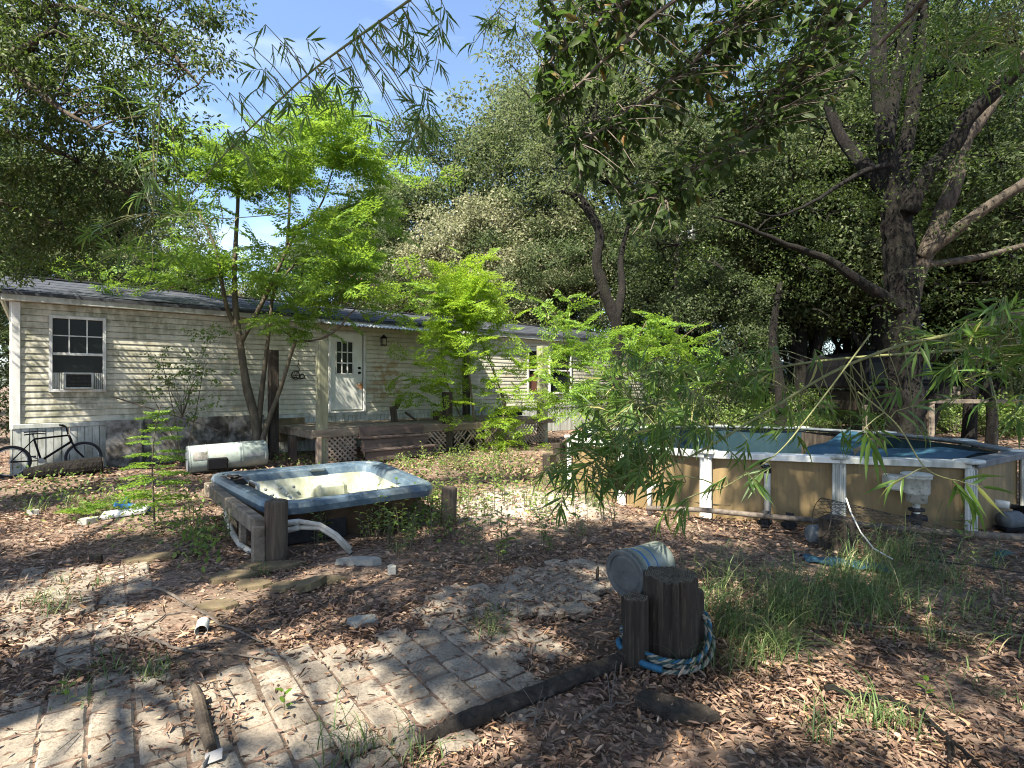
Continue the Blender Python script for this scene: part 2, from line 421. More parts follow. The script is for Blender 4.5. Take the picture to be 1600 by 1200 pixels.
m_pvc = M('pvc_pipe', [(.3, (.42, .41, .37)), (.7, (.66, .66, .62))], 8, (1, 1, 1), .5, .1, fine=(40, (1, 1, 1), (.12, .12, .09), .7, .56))
m_poolwall = M('tan_pool_wall', [(.3, (.15, .105, .050)), (.55, (.245, .178, .088)), (.8, (.34, .255, .14))], 2.2, (1, 1, .15), .5, .05, 7, fine=(24, (1, 1, .06), (.12, .09, .045), .65, .50), dirt=(1.6, (1, 1, .5), (.10, .085, .045), .7, .50))
m_liner = M('teal_liner', [(.3, (.008, .022, .030)), (.55, (.016, .036, .047)), (.8, (.032, .058, .070))], 2.0, (1, 1, .5), .4, .1, 7, fine=(30, (1, 1, .4), (.03, .05, .045), .7, .54))
m_tarp = M('blue_liner_sheet', [(.3, (.014, .044, .072)), (.6, (.032, .085, .13)), (.8, (.09, .17, .22))], 2.0, (1, 1, 1), .35, .1, 6, fine=(14, (1, 1, 1), (.03, .06, .07), .5, .55))
m_bluejunk = M('blue_foam', [(.3, (.02, .10, .28)), (.7, (.05, .22, .48))], 6, (1, 1, 1), .6, .2)
m_whitejunk = M('dirty_white_board', [(.3, (.35, .36, .35)), (.7, (.66, .68, .68))], 6, (1, 1, 1), .6, .2, fine=(20, (1, 1, 1), (.15, .13, .1), .6, .55))
m_bucket = M('grimy_bucket_plastic', [(.3, (.13, .15, .125)), (.6, (.21, .24, .215)), (.8, (.30, .33, .30))], 5, (1, 1, 1), .45, .05, 7, fine=(18, (1, 1, 1), (.19, .20, .10), .6, .54))
m_bucket_lid = M('grey_bucket_lid', [(.3, (.050, .055, .058)), (.55, (.088, .095, .098)), (.8, (.17, .175, .175))], 6, (1, 1, 1), .42, .1, 7, fine=(25, (1, 1, 1), (.10, .10, .09), .5, .55))
m_bucket_blue = M('faded_blue_print', [(.3, (.02, .09, .26)), (.7, (.06, .18, .36))], 9, (1, 1, 1), .5, 0)
m_rope_blue = M('blue_rope_strand', [(.3, (.012, .065, .125)), (.7, (.03, .125, .21))], 30, (1, 1, 1), .8, .3)
m_rope_white = M('dirty_white_rope_strand', [(.3, (.15, .14, .105)), (.7, (.34, .32, .26))], 30, (1, 1, 1), .85, .3)
m_rope_green = M('teal_rope_strand', [(.3, (.018, .042, .045)), (.7, (.045, .095, .095))], 30, (1, 1, 1), .85, .3)
m_rust = M('rust', [(.3, (.15, .055, .015)), (.7, (.32, .13, .04))], 9, (1, 1, 1), .9, .3)
m_fence = M('grey_picket', [(.3, (.17, .14, .115)), (.7, (.34, .30, .255))], 5, (1, 1, .2), .9, .3, vary=.25)
m_skimmer = M('mildewed_plastic', [(.3, (.30, .30, .26)), (.7, (.56, .56, .50))], 8, (1, 1, 1), .55, .1, fine=(26, (1, 1, 1), (.06, .06, .045), .85, .52))
m_wire = M('rusty_wire', [(.3, (.02, .018, .016)), (.7, (.07, .06, .05))], 30, (1, 1, 1), .7, .1)
m_grille = M('dark_grille', [(.3, (.02, .02, .018)), (.7, (.06, .06, .05))], 20, (1, 1, 1), .7, .1)

def siding_material():
    """cream lap siding: algae in drifts, tan blotches, and the brown marks beside the door"""
    m, nt, p = new_mat('mildewed_cream_siding')
    tc = nt.nodes.new('ShaderNodeTexCoord'); sx = nt.nodes.new('ShaderNodeSeparateXYZ')
    nt.links.new(tc.outputs['Object'], sx.inputs[0])
    base = noise(nt, 2.0, 6, .6, (1, 1, 1)); rb = ramp(nt, [(.3, (.50, .475, .38)), (.6, (.60, .58, .485)), (.8, (.67, .655, .57))])
    nt.links.new(base.outputs[0], rb.inputs[0])
    def rng(sock, a, b, lo=0.0, hi=1.0):
        mr = nt.nodes.new('ShaderNodeMapRange'); mr.interpolation_type = 'SMOOTHSTEP'
        mr.inputs['From Min'].default_value = a; mr.inputs['From Max'].default_value = b
        mr.inputs['To Min'].default_value = lo; mr.inputs['To Max'].default_value = hi
        nt.links.new(sock, mr.inputs[0]); return mr.outputs[0]
    def mul(a, b):
        n = nt.nodes.new('ShaderNodeMath'); n.operation = 'MULTIPLY'
        for i, v in enumerate((a, b)):
            if isinstance(v, (int, float)): n.inputs[i].default_value = v
            else: nt.links.new(v, n.inputs[i])
        return n.outputs[0]
    # algae, heaviest on the weathered end of the home (small x)
    al = noise(nt, 1.1, 8, .68, (1, 1, 1.6)); al2 = noise(nt, 9.0, 6, .6, (1, 1, .45), off=(4, 2, 9))
    a1 = rng(al.outputs[0], .36, .56); a2 = rng(al2.outputs[0], .30, .60)
    west = rng(sx.outputs[0], 6.2, 1.0, .36, 1.05)
    c = mixc(nt, mul(mul(a1, a2), mul(west, .70)), rb.outputs[0], (.115, .120, .062))
    # soft streaks
    st = noise(nt, 5.0, 5, .6, (1, 1, .12), off=(1, 5, 2)); c = mixc(nt, mul(rng(st.outputs[0], .5, .75), mul(west, .55)), c, (.17, .16, .10))
    # tan blotches
    tn = noise(nt, 1.5, 7, .7, (1, 1, 2.2), off=(8, 3, 1)); c = mixc(nt, mul(rng(tn.outputs[0], .56, .70), .55), c, (.34, .22, .10))
    # brown scuffs beside the door: left by something that once hung there
    bx = noise(nt, 6.0, 4, .6, (1, 1, 1.3), off=(2, 2, 2))
    win = mul(mul(rng(sx.outputs[0], 7.15, 7.35), rng(sx.outputs[0], 8.25, 8.0)), mul(rng(sx.outputs[2], 1.0, 1.3), rng(sx.outputs[2], 2.45, 2.2)))
    c = mixc(nt, mul(mul(win, rng(bx.outputs[0], .44, .56)), .75), c, (.30, .19, .075))
    nt.links.new(c, p.inputs['Base Color']); p.inputs['Roughness'].default_value = .6
    nt.links.new(bump(nt, al2.outputs[0], .08), p.inputs['Normal'])
    return m
m_siding = siding_material()

def door_material():
    m, nt, p = new_mat('rusting_door')
    tc = nt.nodes.new('ShaderNodeTexCoord'); sx = nt.nodes.new('ShaderNodeSeparateXYZ'); nt.links.new(tc.outputs['Object'], sx.inputs[0])
    n = noise(nt, 3, 6); r = ramp(nt, [(.3, (.56, .57, .52)), (.7, (.70, .71, .67))]); nt.links.new(n.outputs[0], r.inputs[0])
    vd = nt.nodes.new('ShaderNodeVectorMath'); vd.operation = 'DISTANCE'
    mp = nt.nodes.new('ShaderNodeMapping'); mp.inputs['Scale'].default_value = (1, 0, 1.6)
    nt.links.new(tc.outputs['Object'], mp.inputs[0]); nt.links.new(mp.outputs[0], vd.inputs[0]); vd.inputs[1].default_value = (6.93, 0, 1.63 * 1.6)
    n2 = noise(nt, 8, 6, .7)
    ad = nt.nodes.new('ShaderNodeMath'); ad.operation = 'MULTIPLY_ADD'; ad.inputs[1].default_value = .5; nt.links.new(n2.outputs[0], ad.inputs[0]); nt.links.new(vd.outputs['Value'], ad.inputs[2])
    rr = ramp(nt, [(.32, (.95, .95, .95)), (.46, (0, 0, 0))]); nt.links.new(ad.outputs[0], rr.inputs[0])
    nt.links.new(mixc(nt, rr.outputs[0], r.outputs[0], (.33, .13, .035)), p.inputs['Base Color']); p.inputs['Roughness'].default_value = .45
    return m
m_door = door_material()

def ground_material():
    m, nt, p = new_mat('leafy_soil')
    v = nt.nodes.new('ShaderNodeTexVoronoi'); v.inputs['Scale'].default_value = 26
    tc = nt.nodes.new('ShaderNodeTexCoord'); mp = nt.nodes.new('ShaderNodeMapping'); mp.inputs['Scale'].default_value = (1, 1.6, 1)
    nt.links.new(tc.outputs['Object'], mp.inputs[0])
    n0 = noise(nt, 7, 4, .5); mxv = mixc(nt, .12, mp.outputs[0], n0.outputs[1], 'ADD'); nt.links.new(mxv, v.inputs['Vector'])
    r = ramp(nt, [(0, (.05, .033, .025)), (.4, (.13, .086, .066)), (.8, (.24, .165, .125)), (1, (.34, .25, .19))])
    sp = nt.nodes.new('ShaderNodeSeparateColor'); nt.links.new(v.outputs['Color'], sp.inputs[0]); nt.links.new(sp.outputs[0], r.inputs[0])
    n1 = noise(nt, .8, 6, .6); r1 = ramp(nt, [(.45, (0, 0, 0)), (.62, (1, 1, 1))]); nt.links.new(n1.outputs[0], r1.inputs[0])
    c = mixc(nt, r1.outputs[0], r.outputs[0], (.14, .105, .075))
    n3 = noise(nt, 40, 5, .7); c = mixc(nt, .35, c, mixc(nt, n3.outputs[0], (.05, .038, .03), (.22, .17, .13)))
    # the worn sandy patch on the walk to the porch
    def blob(cx, cy, rad, soft):
        d = nt.nodes.new('ShaderNodeVectorMath'); d.operation = 'DISTANCE'; d.inputs[1].default_value = (cx, cy, 0); nt.links.new(tc.outputs['Object'], d.inputs[0])
        q = noise(nt, 2.2, 5, .6, off=(5, 1, 0)); a = nt.nodes.new('ShaderNodeMath'); a.operation = 'MULTIPLY_ADD'; a.inputs[1].default_value = 1.4
        nt.links.new(q.outputs[0], a.inputs[0]); nt.links.new(d.outputs['Value'], a.inputs[2])
        mr = nt.nodes.new('ShaderNodeMapRange'); mr.inputs['From Min'].default_value = rad + soft + .7; mr.inputs['From Max'].default_value = rad + .7
        nt.links.new(a.outputs[0], mr.inputs[0]); return mr.outputs[0]
    g = G(815, 785)
    c = mixc(nt, blob(g.x, g.y, .8, .7), c, (.36, .31, .26))
    nt.links.new(c, p.inputs['Base Color']); p.inputs['Roughness'].default_value = .95; p.inputs['Specular IOR Level'].default_value = .2
    nt.links.new(bump(nt, v.outputs['Distance'], .5, .02), p.inputs['Normal'])
    return m
m_ground = ground_material()

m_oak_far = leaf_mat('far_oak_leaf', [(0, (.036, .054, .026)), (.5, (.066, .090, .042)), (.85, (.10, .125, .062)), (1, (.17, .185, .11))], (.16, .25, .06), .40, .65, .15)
def stump_top():
    m, nt, p = new_mat('weathered_end_grain')
    tc = nt.nodes.new('ShaderNodeTexCoord'); w = nt.nodes.new('ShaderNodeTexWave'); w.wave_type = 'RINGS'; w.rings_direction = 'Z'
    w.inputs['Scale'].default_value = 26; w.inputs['Distortion'].default_value = 2.5; w.inputs['Detail'].default_value = 3
    nt.links.new(tc.outputs['Object'], w.inputs['Vector'])
    n = noise(nt, 14, 7, .7); r = ramp(nt, [(.3, (.022, .018, .012)), (.55, (.085, .068, .046)), (.8, (.20, .165, .12))]); nt.links.new(n.outputs[0], r.inputs[0])
    c = mixc(nt, .45, r.outputs[0], mixc(nt, w.outputs[0], (.022, .018, .013), (.15, .12, .085)))
    nt.links.new(c, p.inputs['Base Color']); p.inputs['Roughness'].default_value = .95
    nt.links.new(bump(nt, w.outputs[0], .6, .01), p.inputs['Normal'])
    return m
m_stump = stump_top()
# ================================================================== SETTING
rng = np.random.default_rng(7); random.seed(7)

def hump(x, y):
    return (.022 * math.sin(x * 1.3 + 1) * math.sin(y * 1.1) + .016 * math.sin(x * 3.1 + y * 2.3) + .012 * math.sin(x * 5.7 - y * 4.1)) - .02
def axis(lo, hi, a, b, step, far):
    n = list(np.arange(a, b + 1e-6, step)); k = step; v = a; left = []
    while v > lo: k *= 1.5; v -= k; left.append(max(v, lo))
    k = step; v = b; right = []
    while v < hi: k *= 1.5; v += k; right.append(min(v, hi))
    return left[::-1] + n + right
xs = axis(-350, 350, -14, 16, .3, 0); ys = axis(-60, 600, -2, 24, .3, 0)
mb = MB()
mb.add([(x, y, hump(x, y) if abs(x) < 20 and -4 < y < 28 else -.02) for y in ys for x in xs],
       [(j * len(xs) + i, j * len(xs) + i + 1, (j + 1) * len(xs) + i + 1, (j + 1) * len(xs) + i) for j in range(len(ys) - 1) for i in range(len(xs) - 1)])
tag(obj('ground', mb, m_ground, smooth=True), kind='structure')

# ---- paved path: pavers in running bond, laid on the bias
PAVED = [
    [(-40, 1130), (180, 1062), (300, 1075), (345, 1036), (440, 1030), (560, 1048), (640, 995), (720, 985), (815, 1075), (800, 1100), (640, 1150), (560, 1175), (400, 1240), (-40, 1260)],
    [(675, 930), (760, 925), (835, 1000), (800, 1030), (720, 990)],
    [(825, 895), (880, 880), (965, 895), (940, 920), (850, 950), (795, 955)],
    [(-20, 925), (40, 898), (205, 885), (225, 910), (150, 945), (60, 965), (-20, 985)],
    [(80, 990), (215, 958), (225, 990), (130, 1018)],
]
PAVED = [[tuple(G(x, y).xy) for x, y in poly] for poly in PAVED]
def in_poly(px, py, poly):
    c = np.zeros(np.shape(px), bool); n = len(poly); j = n - 1
    for i in range(n):
        xi, yi = poly[i]; xj, yj = poly[j]
        c ^= ((yi > py) != (yj > py)) & (px < (xj - xi) * (py - yi) / (yj - yi + 1e-12) + xi)
        j = i
    return c
def paved(px, py):
    c = np.zeros(np.shape(px), bool)
    for poly in PAVED: c |= in_poly(px, py, poly)
    return c
path = thing('paved_path', None, None, (0, 0, 0)); tag(path, kind='structure')
PA = R(36.3)
ub = Vector((math.cos(PA), math.sin(PA))); ua = Vector((math.sin(PA), -math.cos(PA)))
PL, PW = .245, .187
for i in range(-60, 60):
    for j in range(-60, 60):
        c = Vector((-.80, 2.98)) + ub * (i * PW) + ua * ((j + (.5 if i % 2 else 0)) * PL)
        pts = [c] + [c + ub * a + ua * b for a in (-.1, .1) for b in (-.14, .14)]
        if not any(bool(paved(np.array(p.x), np.array(p.y))) for p in pts) or c.y < 1.9: continue
        h = .012 + random.uniform(-.007, .007)
        rot = Matrix.Rotation(PA + random.gauss(0, .018), 3, 'Z') @ Matrix.Rotation(random.gauss(0, .018), 3, 'X') @ Matrix.Rotation(random.gauss(0, .018), 3, 'Y')
        b = MB().box((c.x + random.gauss(0, .003), c.y + random.gauss(0, .003), h - .03), (PW - random.uniform(.003, .007), PL - random.uniform(.012, .024), .06), rot, .013)
        obj('paver', b, m_paver, path, smooth=False)
sj = MB()
for poly in PAVED:
    cx = sum(p[0] for p in poly) / len(poly); cy = sum(p[1] for p in poly) / len(poly)
    x0 = min(p[0] for p in poly); x1 = max(p[0] for p in poly); y0 = max(1.8, min(p[1] for p in poly)); y1 = max(p[1] for p in poly)
    nx, ny = max(2, int((x1 - x0) / .07)), max(2, int((y1 - y0) / .07))
    gx, gy = (x1 - x0) / nx, (y1 - y0) / ny
    for i in range(nx):
        for j in range(ny):
            xa, ya = x0 + i * gx, y0 + j * gy
            if bool(in_poly(np.array(xa + gx / 2), np.array(ya + gy / 2), poly)):
                sj.add([(x, y, .003 + .004 * math.sin(31 * x) * math.sin(37 * y)) for x, y in ((xa, ya), (xa + gx, ya), (xa + gx, ya + gy), (xa, ya + gy))], [(0, 1, 2, 3)])
tag(obj('joint_soil', sj, m_ground, path), kind='stuff')

# ================================================================== MOBILE HOME  (local frame: x along the front wall, -y towards the yard)
HA = Vector((-9.29, 10.12, 0)); HROT = math.atan2(.658, .753)
home = thing('mobile_home', 'long mildewed cream mobile home with lap siding, white skirting and a dark low roof', 'mobile home', HA, rot=HROT)
HL, HD = 20.0, 4.3
def hw(x, y, z=0):   # house frame -> world
    return Vector((HA.x + .753 * x - .658 * y, HA.y + .658 * x + .753 * y, z))
Z0, Z1 = .93, 3.22
# openings in the front wall: x0, x1, z0, z1
OPEN = [(.54, 1.37, 1.55, 2.98), (6.02, 7.04, .93, 3.06), (13.05, 13.75, 1.35, 2.85), (14.1, 15.2, 1.35, 2.85)]
wall = obj('wall', MB().box((HL / 2, .14, (Z0 + Z1) / 2), (HL - .02, .2, Z1 - Z0)).box((HL / 2, HD - .1, (Z0 + Z1) / 2), (HL - .02, .2, Z1 - Z0))
           .box((.1, HD / 2, (Z0 + Z1) / 2), (.2, HD - .45, Z1 - Z0)).box((HL - .1, HD / 2, (Z0 + Z1) / 2), (.2, HD - .45, Z1 - Z0)), m_siding, home)
ch = .1175; n = int(round((Z1 - Z0) / ch)); ch = (Z1 - Z0) / n
for k in range(n):
    za, zb = Z0 + k * ch, Z0 + (k + 1) * ch
    cuts = [(a - .03, b + .03) for a, b, c, d in OPEN if c < zb - .02 and d > za + .02]
    xa = .1; segs = []
    for a, b in sorted(cuts): segs.append((xa, a)); xa = b
    segs.append((xa, HL - .1))
    for a, b in segs:
        if b - a < .04: continue
        za += random.uniform(0, .004); prof = [(-.004, za + .006), (-.014, za + .006), (-.015, za + .012), (-.012, za + ch * .5), (-.002, zb - .002), (.035, zb - .002), (.035, za + .006)]
        obj('siding_plank', MB().loops([[(a, y, z) for y, z in prof], [(b, y, z) for y, z in prof]], True, True), m_siding, wall)
# gable end (left) plain laps
for k in range(n):
    za = Z0 + k * ch
    obj('siding_plank', MB().box((-.012, HD / 2, za + ch / 2), (.02, HD - .1, ch - .006), Matrix.Rotation(.09, 3, 'Y')), m_siding, wall)
obj('corner_trim', MB().box((.045, -.012, (Z0 + Z1) / 2 - .05), (.13, .05, Z1 - Z0 + .1), None, .008).box((-.03, .05, (Z0 + Z1) / 2 - .05), (.03, .1, Z1 - Z0 + .1)), m_white, home)
obj('corner_trim', MB().box((HL - .045, -.012, (Z0 + Z1) / 2 - .05), (.13, .05, Z1 - Z0 + .1), None, .008), m_white, home)
obj('base_trim', MB().box((HL / 2, -.026, Z0 - .045), (HL, .05, .085), None, .006), m_white_grimy, home)
# skirting panels: ribbed vinyl sheets
xk = 0.0
while xk < HL - .05:
    w = min(.82, HL - xk); b = MB()
    nr = 7
    for q in range(nr):
        x0 = xk + w * q / nr
        b.box((x0 + w / nr / 2, -.012 - .006 * (q % 2), .44), (w / nr - .012, .03, .90))
    b.box((xk + w / 2, .012, .44), (w - .01, .02, .9))
    obj('skirting_panel', b, m_white_grimy, home)
    xk += w
obj('skirting_panel', MB().box((-.02, HD / 2, .44), (.03, HD, .9)), m_white_grimy, home)
# eave, fascia, roof
obj('fascia', MB().box((HL / 2, -.16, 3.30), (HL + .3, .035, .16), None, .006).box((-.16, HD / 2, 3.3), (.03, HD + .3, .15)), m_white_grimy, home)
obj('soffit', MB().box((HL / 2, -.075, 3.235), (HL + .28, .135, .02)), m_white, home)
def roof_fn(u, v):
    x = -.2 + (HL + .4) * u; y = -.2 + (HD + .4) * v
    z = 3.385 + (1 - abs(2 * v - 1)) * .62 + .012 * math.sin(x * 2.1 + v * 5)
    return (x, y, z)
rf = MB().grid(roof_fn, 41, 13); rf.grid(lambda u, v: (lambda p: (p[0], p[1], p[2] - .05))(roof_fn(u, v)), 41, 13)
rf.box((HL / 2, -.185, 3.36), (HL + .4, .03, .06))
roof = obj('roof', rf, m_shingle, home)
for q in range(5):   # shingle courses on the visible slope
    v = .06 + q * .085
    y = -.2 + (HD + .4) * v; z = 3.385 + 2 * v * .62
    obj('shingle_course', MB().box((HL / 2, y, z + .012), (HL + .36, .36, .012), Matrix.Rotation(math.atan(.62 / 2.35), 3, 'X')), m_shingle, roof)
obj('ridge_cap', MB().box((HL / 2, HD / 2, 4.015), (HL + .3, .22, .03)), m_shingle, roof)

def window(x0, x1, z0, z1, lights, ac=False):
    w = obj('window', MB().box(((x0 + x1) / 2, .028, (z0 + z1) / 2), (x1 - x0 - .02, .02, z1 - z0 - .02)), m_glass_dark, home)
    t = .055
    fr = MB().box((x0, -.02, (z0 + z1) / 2), (t, .07, z1 - z0 + t), None, .006).box((x1, -.02, (z0 + z1) / 2), (t, .07, z1 - z0 + t), None, .006)
    fr.box(((x0 + x1) / 2, -.022, z1), (x1 - x0 - t, .066, t), None, .006).box(((x0 + x1) / 2, -.022, z0), (x1 - x0 - t, .074, t), None, .006)
    obj('frame', fr, m_white, w)
    zm = (z0 + z1) / 2 + .06 if not ac else z0 + (z1 - z0) * .5
    obj('meeting_rail', MB().box(((x0 + x1) / 2, -.005, zm), (x1 - x0 - t, .05, .05), None, .005), m_white, w)
    nx, nz = lights
    for i in range(1, nx):
        xx = x0 + (x1 - x0) * i / nx
        obj('muntin', MB().box((xx, .001, (zm + z1) / 2), (.02, .024, z1 - zm - .05)), m_white, w)
    for i in range(1, nz):
        zz = zm + (z1 - zm) * i / nz
        obj('muntin', MB().box(((x0 + x1) / 2, .003, zz), (x1 - x0 - .06, .02, .02)), m_white, w)
    for i in range(nx):
        for k in range(nz):
            obj('pane', MB().box((x0 + (x1 - x0) * (i + .5) / nx, .0135, zm + (z1 - zm) * (k + .5) / nz), ((x1 - x0) / nx - .03, .006, (z1 - zm) / nz - .03)), m_glass_dark, w)
    return w
x0, x1, z0, z1 = OPEN[0]
w1 = window(x0, x1, z0, z1, (3, 2), True)
w1['label'] = 'six over one window with an air conditioner in its lower sash'
# filler panels beside the air conditioner
for a, b in ((x0 + .03, x0 + .19), (x1 - .19, x1 - .03)):
    fb = MB()
    for q in range(5): fb.box((a + (b - a) * (q + .5) / 5, .0, z0 + .19), ((b - a) / 5 - .008, .03, .32))
    obj('filler_panel', fb, m_white_grimy, w1)
for op in OPEN[2:]:
    window(*op, (1, 1))
obj('blind', MB().box((13.4, .008, 1.70), (.60, .012, .62)), m_blind, home)
# door
x0, x1, z0, z1 = OPEN[1]
door = obj('door', MB().box(((x0 + x1) / 2 - .02, .0, (z0 + z1) / 2 + .02), (x1 - x0 - .13, .04, z1 - z0 - .11), None, .006), m_door, home)
obj('door_frame', MB().box((x0 + .02, -.025, (z0 + z1) / 2), (.06, .09, z1 - z0), None, .006).box((x1 - .03, -.025, (z0 + z1) / 2), (.06, .09, z1 - z0), None, .006)
    .box(((x0 + x1) / 2, -.022, z1 - .02), (x1 - x0 - .08, .085, .05), None, .006).box(((x0 + x1) / 2, -.03, z0 + .015), (x1 - x0 - .08, .1, .04), None, .006), m_white, home)
gx0, gx1, gz0, gz1 = 6.22, 6.68, 1.95, 2.80
lt = MB()
for i in range(4): lt.box((gx0 + (gx1 - gx0) * i / 3, -.03, (gz0 + gz1) / 2), (.028, .024, gz1 - gz0 + .028))
for i in range(4): lt.box(((gx0 + gx1) / 2, -.032, gz0 + (gz1 - gz0) * i / 3), (gx1 - gx0 - .02, .022, .028))
obj('muntin_grid', lt, m_white, door)
for i in range(3):
    for k in range(3):
        obj('pane', MB().box((gx0 + (gx1 - gx0) * (i + .5) / 3, -.021, gz0 + (gz1 - gz0) * (k + .5) / 3), ((gx1 - gx0) / 3 - .026, .006, (gz1 - gz0) / 3 - .026)), m_glass_dark, door)
for z in (1.98, 2.11):
    obj('knob', MB().lathe([(.0, 0), (.035, .002), (.035, .012), (.014, .016), (.014, .04), (.03, .05), (.028, .07), (0, .078)], (6.86, -.02, z), (0, -1, 0), 12), m_blackmetal, door, smooth=True)
# porch light
lamp = obj('porch_lamp', MB().box((8.05 - .5, -.03, 2.88), (.11, .02, .16), None, .004).box((7.55, -.1, 2.95), (.15, .15, .03), None, .01).lathe([(.075, 0), (.02, .07), (0, .08)], (7.55, -.1, 2.965), n=8), m_blackmetal, home)
for a in (-.055, .055):
    for b in (-.055, .055): obj('lamp_bar', MB().box((7.55 + a, -.1 + b, 2.85), (.012, .012, .18)), m_blackmetal, lamp)
obj('lamp_glass', MB().box((7.55, -.1, 2.85), (.09, .09, .16)), m_hose, lamp)
obj('lamp_base', MB().box((7.55, -.1, 2.755), (.13, .13, .02), None, .006), m_blackmetal, lamp)
# corrugated awning
def awn(u, v, off=0.0):
    x = 5.75 + 4.6 * u; y = -.01 - .62 * v
    return (x, y, 3.33 - .16 * v + .018 * math.sin(x * 2 * math.pi / .115) + off)
ab = MB().grid(lambda u, v: awn(u, v), 330, 3); ab.grid(lambda u, v: awn(u, v, -.004), 330, 3)
aw = obj('awning', ab, m_corr, home, smooth=True)
obj('awning_bracket', MB().bar((5.9, -.01, 2.95), (5.9, -.58, 3.14), .03, .03).bar((10.2, -.01, 2.95), (10.2, -.58, 3.14), .03, .03), m_white, aw)

# window air conditioner: a thing that sits in the window
acx = .955
ac = thing('window_air_conditioner', 'boxy white window air conditioner with a dark opening hanging out of the left window', 'air conditioner', hw(acx, -.1, 1.57))
def hmb(mb):  # house-frame mesh -> world
    mb.v = [tuple(hw(*v)) for v in mb.v]; return mb
cs = MB(); t = .035
for (cx, cz, sx, sz) in ((acx, 1.60, .46, t), (acx, 1.885, .46, t), (acx - .21, 1.742, t, .25), (acx + .21, 1.742, t, .25)): cs.box((cx, -.12, cz), (sx, .3, sz), None, .005)
obj('casing', hmb(cs), m_white_grimy, ac)
obj('grille', hmb(MB().box((acx, -.14, 1.742), (.38, .22, .25))), m_grille, ac)
for q in range(9): obj('fin', hmb(MB().box((acx, -.255, 1.635 + q * .027), (.38, .008, .006))), m_blackmetal, ac)

# wall ornament left of the door
orn = thing('wall_ornament', 'small black wrought metal wheel ornament hanging on the siding left of the door', 'ornament', hw(5.22, -.05, 2.0))
mbx = MB()
for rr, cx, cz in ((.10, 5.17, 1.90), (.055, 5.33, 1.87)):
    mbx.tube([hw(cx + rr * math.cos(a), -.06, cz + rr * math.sin(a)) for a in np.linspace(0, 2 * math.pi, 17)], .012, 5)
for a in np.linspace(0, math.pi, 4)[:-1]: mbx.tube([hw(5.17 + .1 * math.cos(a), -.06, 1.90 + .1 * math.sin(a)), hw(5.17 - .1 * math.cos(a), -.06, 1.90 - .1 * math.sin(a))], .007, 4)
mbx.tube([hw(5.08, -.06, 1.86), hw(5.28, -.06, 1.82), hw(5.42, -.06, 1.83)], .012, 5)
obj('wheel', mbx, m_blackmetal, orn)
obj('hook', MB().tube([hw(5.24, -.045, 2.28), hw(5.25, -.06, 2.2), hw(5.21, -.06, 2.12), hw(5.27, -.06, 2.05), hw(5.24, -.06, 1.98)], .009, 5), m_blackmetal, orn)
# dried bouquet hanging from the awning edge
dv = thing('hanging_dried_plant', 'rust brown dried plant dangling under the awning right of the porch lamp', 'plant', hw(8.55, -.5, 3.1))
obj('cord', MB().tube([hw(8.6, -.55, 3.15), hw(8.58, -.52, 3.02)], .006, 4), m_twig, dv)
k = 60
P = np.array([hw(8.58 + random.gauss(0, .10), -.52 + random.gauss(0, .05), 2.92 + random.gauss(0, .05)) for _ in range(k)])
leaves('dead_leaf', P, rng.normal(0, 1, (k, 3)) + [0, 0, -.8], rng.normal(0, 1, (k, 3)), .10, .035, 'curl', m_brown_leaf, dv)
# ================================================================== PORCH (same frame as the home)
porch = thing('porch_deck', 'rotting low wooden porch with lattice skirting in front of the white door', 'porch', HA, rot=HROT)
FY = -2.43
# front beam: boards end to end, sagging to the right
for (a, b, za, zb, yy) in ((4.62, 5.66, .70, .70, FY - .11), (7.2, 9.9, .68, .64, FY - .11), (9.35, 11.75, .735, .70, FY - .155)):
    obj('rim_board', MB().bar((a, yy, za - .06), (b, yy, zb - .06), .05, .17, .008), m_timber, porch)
obj('rim_board', MB().bar((4.7, FY, .60), (4.7, -.1, .60), .045, .16, .006), m_timber, porch)
obj('rim_board', MB().bar((11.6, FY + .05, .58), (11.6, -.1, .58), .045, .16, .006), m_timber, porch)
for x in np.arange(5.1, 11.6, .6): obj('joist', MB().bar((x, FY + .04, .59), (x, -.08, .59), .04, .14), m_timber, porch)
y = FY + .02; q = 0
while y < -.15:
    for (a, b) in (((4.65, 8.2), (8.22, 11.6)) if q % 2 else ((4.65, 6.9), (6.92, 11.6))):
        if random.random() < .10: continue
        obj('deck_board', MB().box(((a + b) / 2, y + .065, .685 + random.uniform(-.004, .004)), (b - a - .01, .125, .03), Matrix.Rotation(random.gauss(0, .003), 3, 'Z'), .005), m_timber, porch)
    y += .14; q += 1
# lattice panels below the beam
def lattice(x0, x1, z0, z1, yy, skip=0.0):
    step = .115
    for sgn in (-1, 1):
        c = x0 - (z1 - z0)
        while c < x1 + (z1 - z0):
            # line x = c + t, z rises (sgn) over the panel height, clipped to the panel
            a = (c, z0 if sgn > 0 else z1); b = (c + (z1 - z0), z1 if sgn > 0 else z0)
            t0 = max(0, (x0 - a[0]) / (b[0] - a[0])); t1 = min(1, (x1 - a[0]) / (b[0] - a[0]))
            if t1 - t0 > .08 and random.random() > skip:
                pa = (a[0] + (b[0] - a[0]) * t0, yy + (.006 if sgn > 0 else -.006), a[1] + (b[1] - a[1]) * t0)
                pb = (a[0] + (b[0] - a[0]) * t1, yy + (.006 if sgn > 0 else -.006), a[1] + (b[1] - a[1]) * t1)
                obj('lattice_slat', MB().bar(pa, pb, .009, .036, up=(0, 0, 1)), m_lattice, porch)
            c += step
lattice(4.92, 5.60, .03, .56, FY - .10)
lattice(7.28, 8.0, .02, .56, FY - .10, .1)
lattice(8.2, 9.1, .02, .56, FY - .10, .35)
lattice(9.15, 11.35, .02, .56, FY - .14, .15)
obj('corner_post', MB().box((4.76, FY - .12, .27), (.10, .10, .62), None, .01), m_lattice, porch)
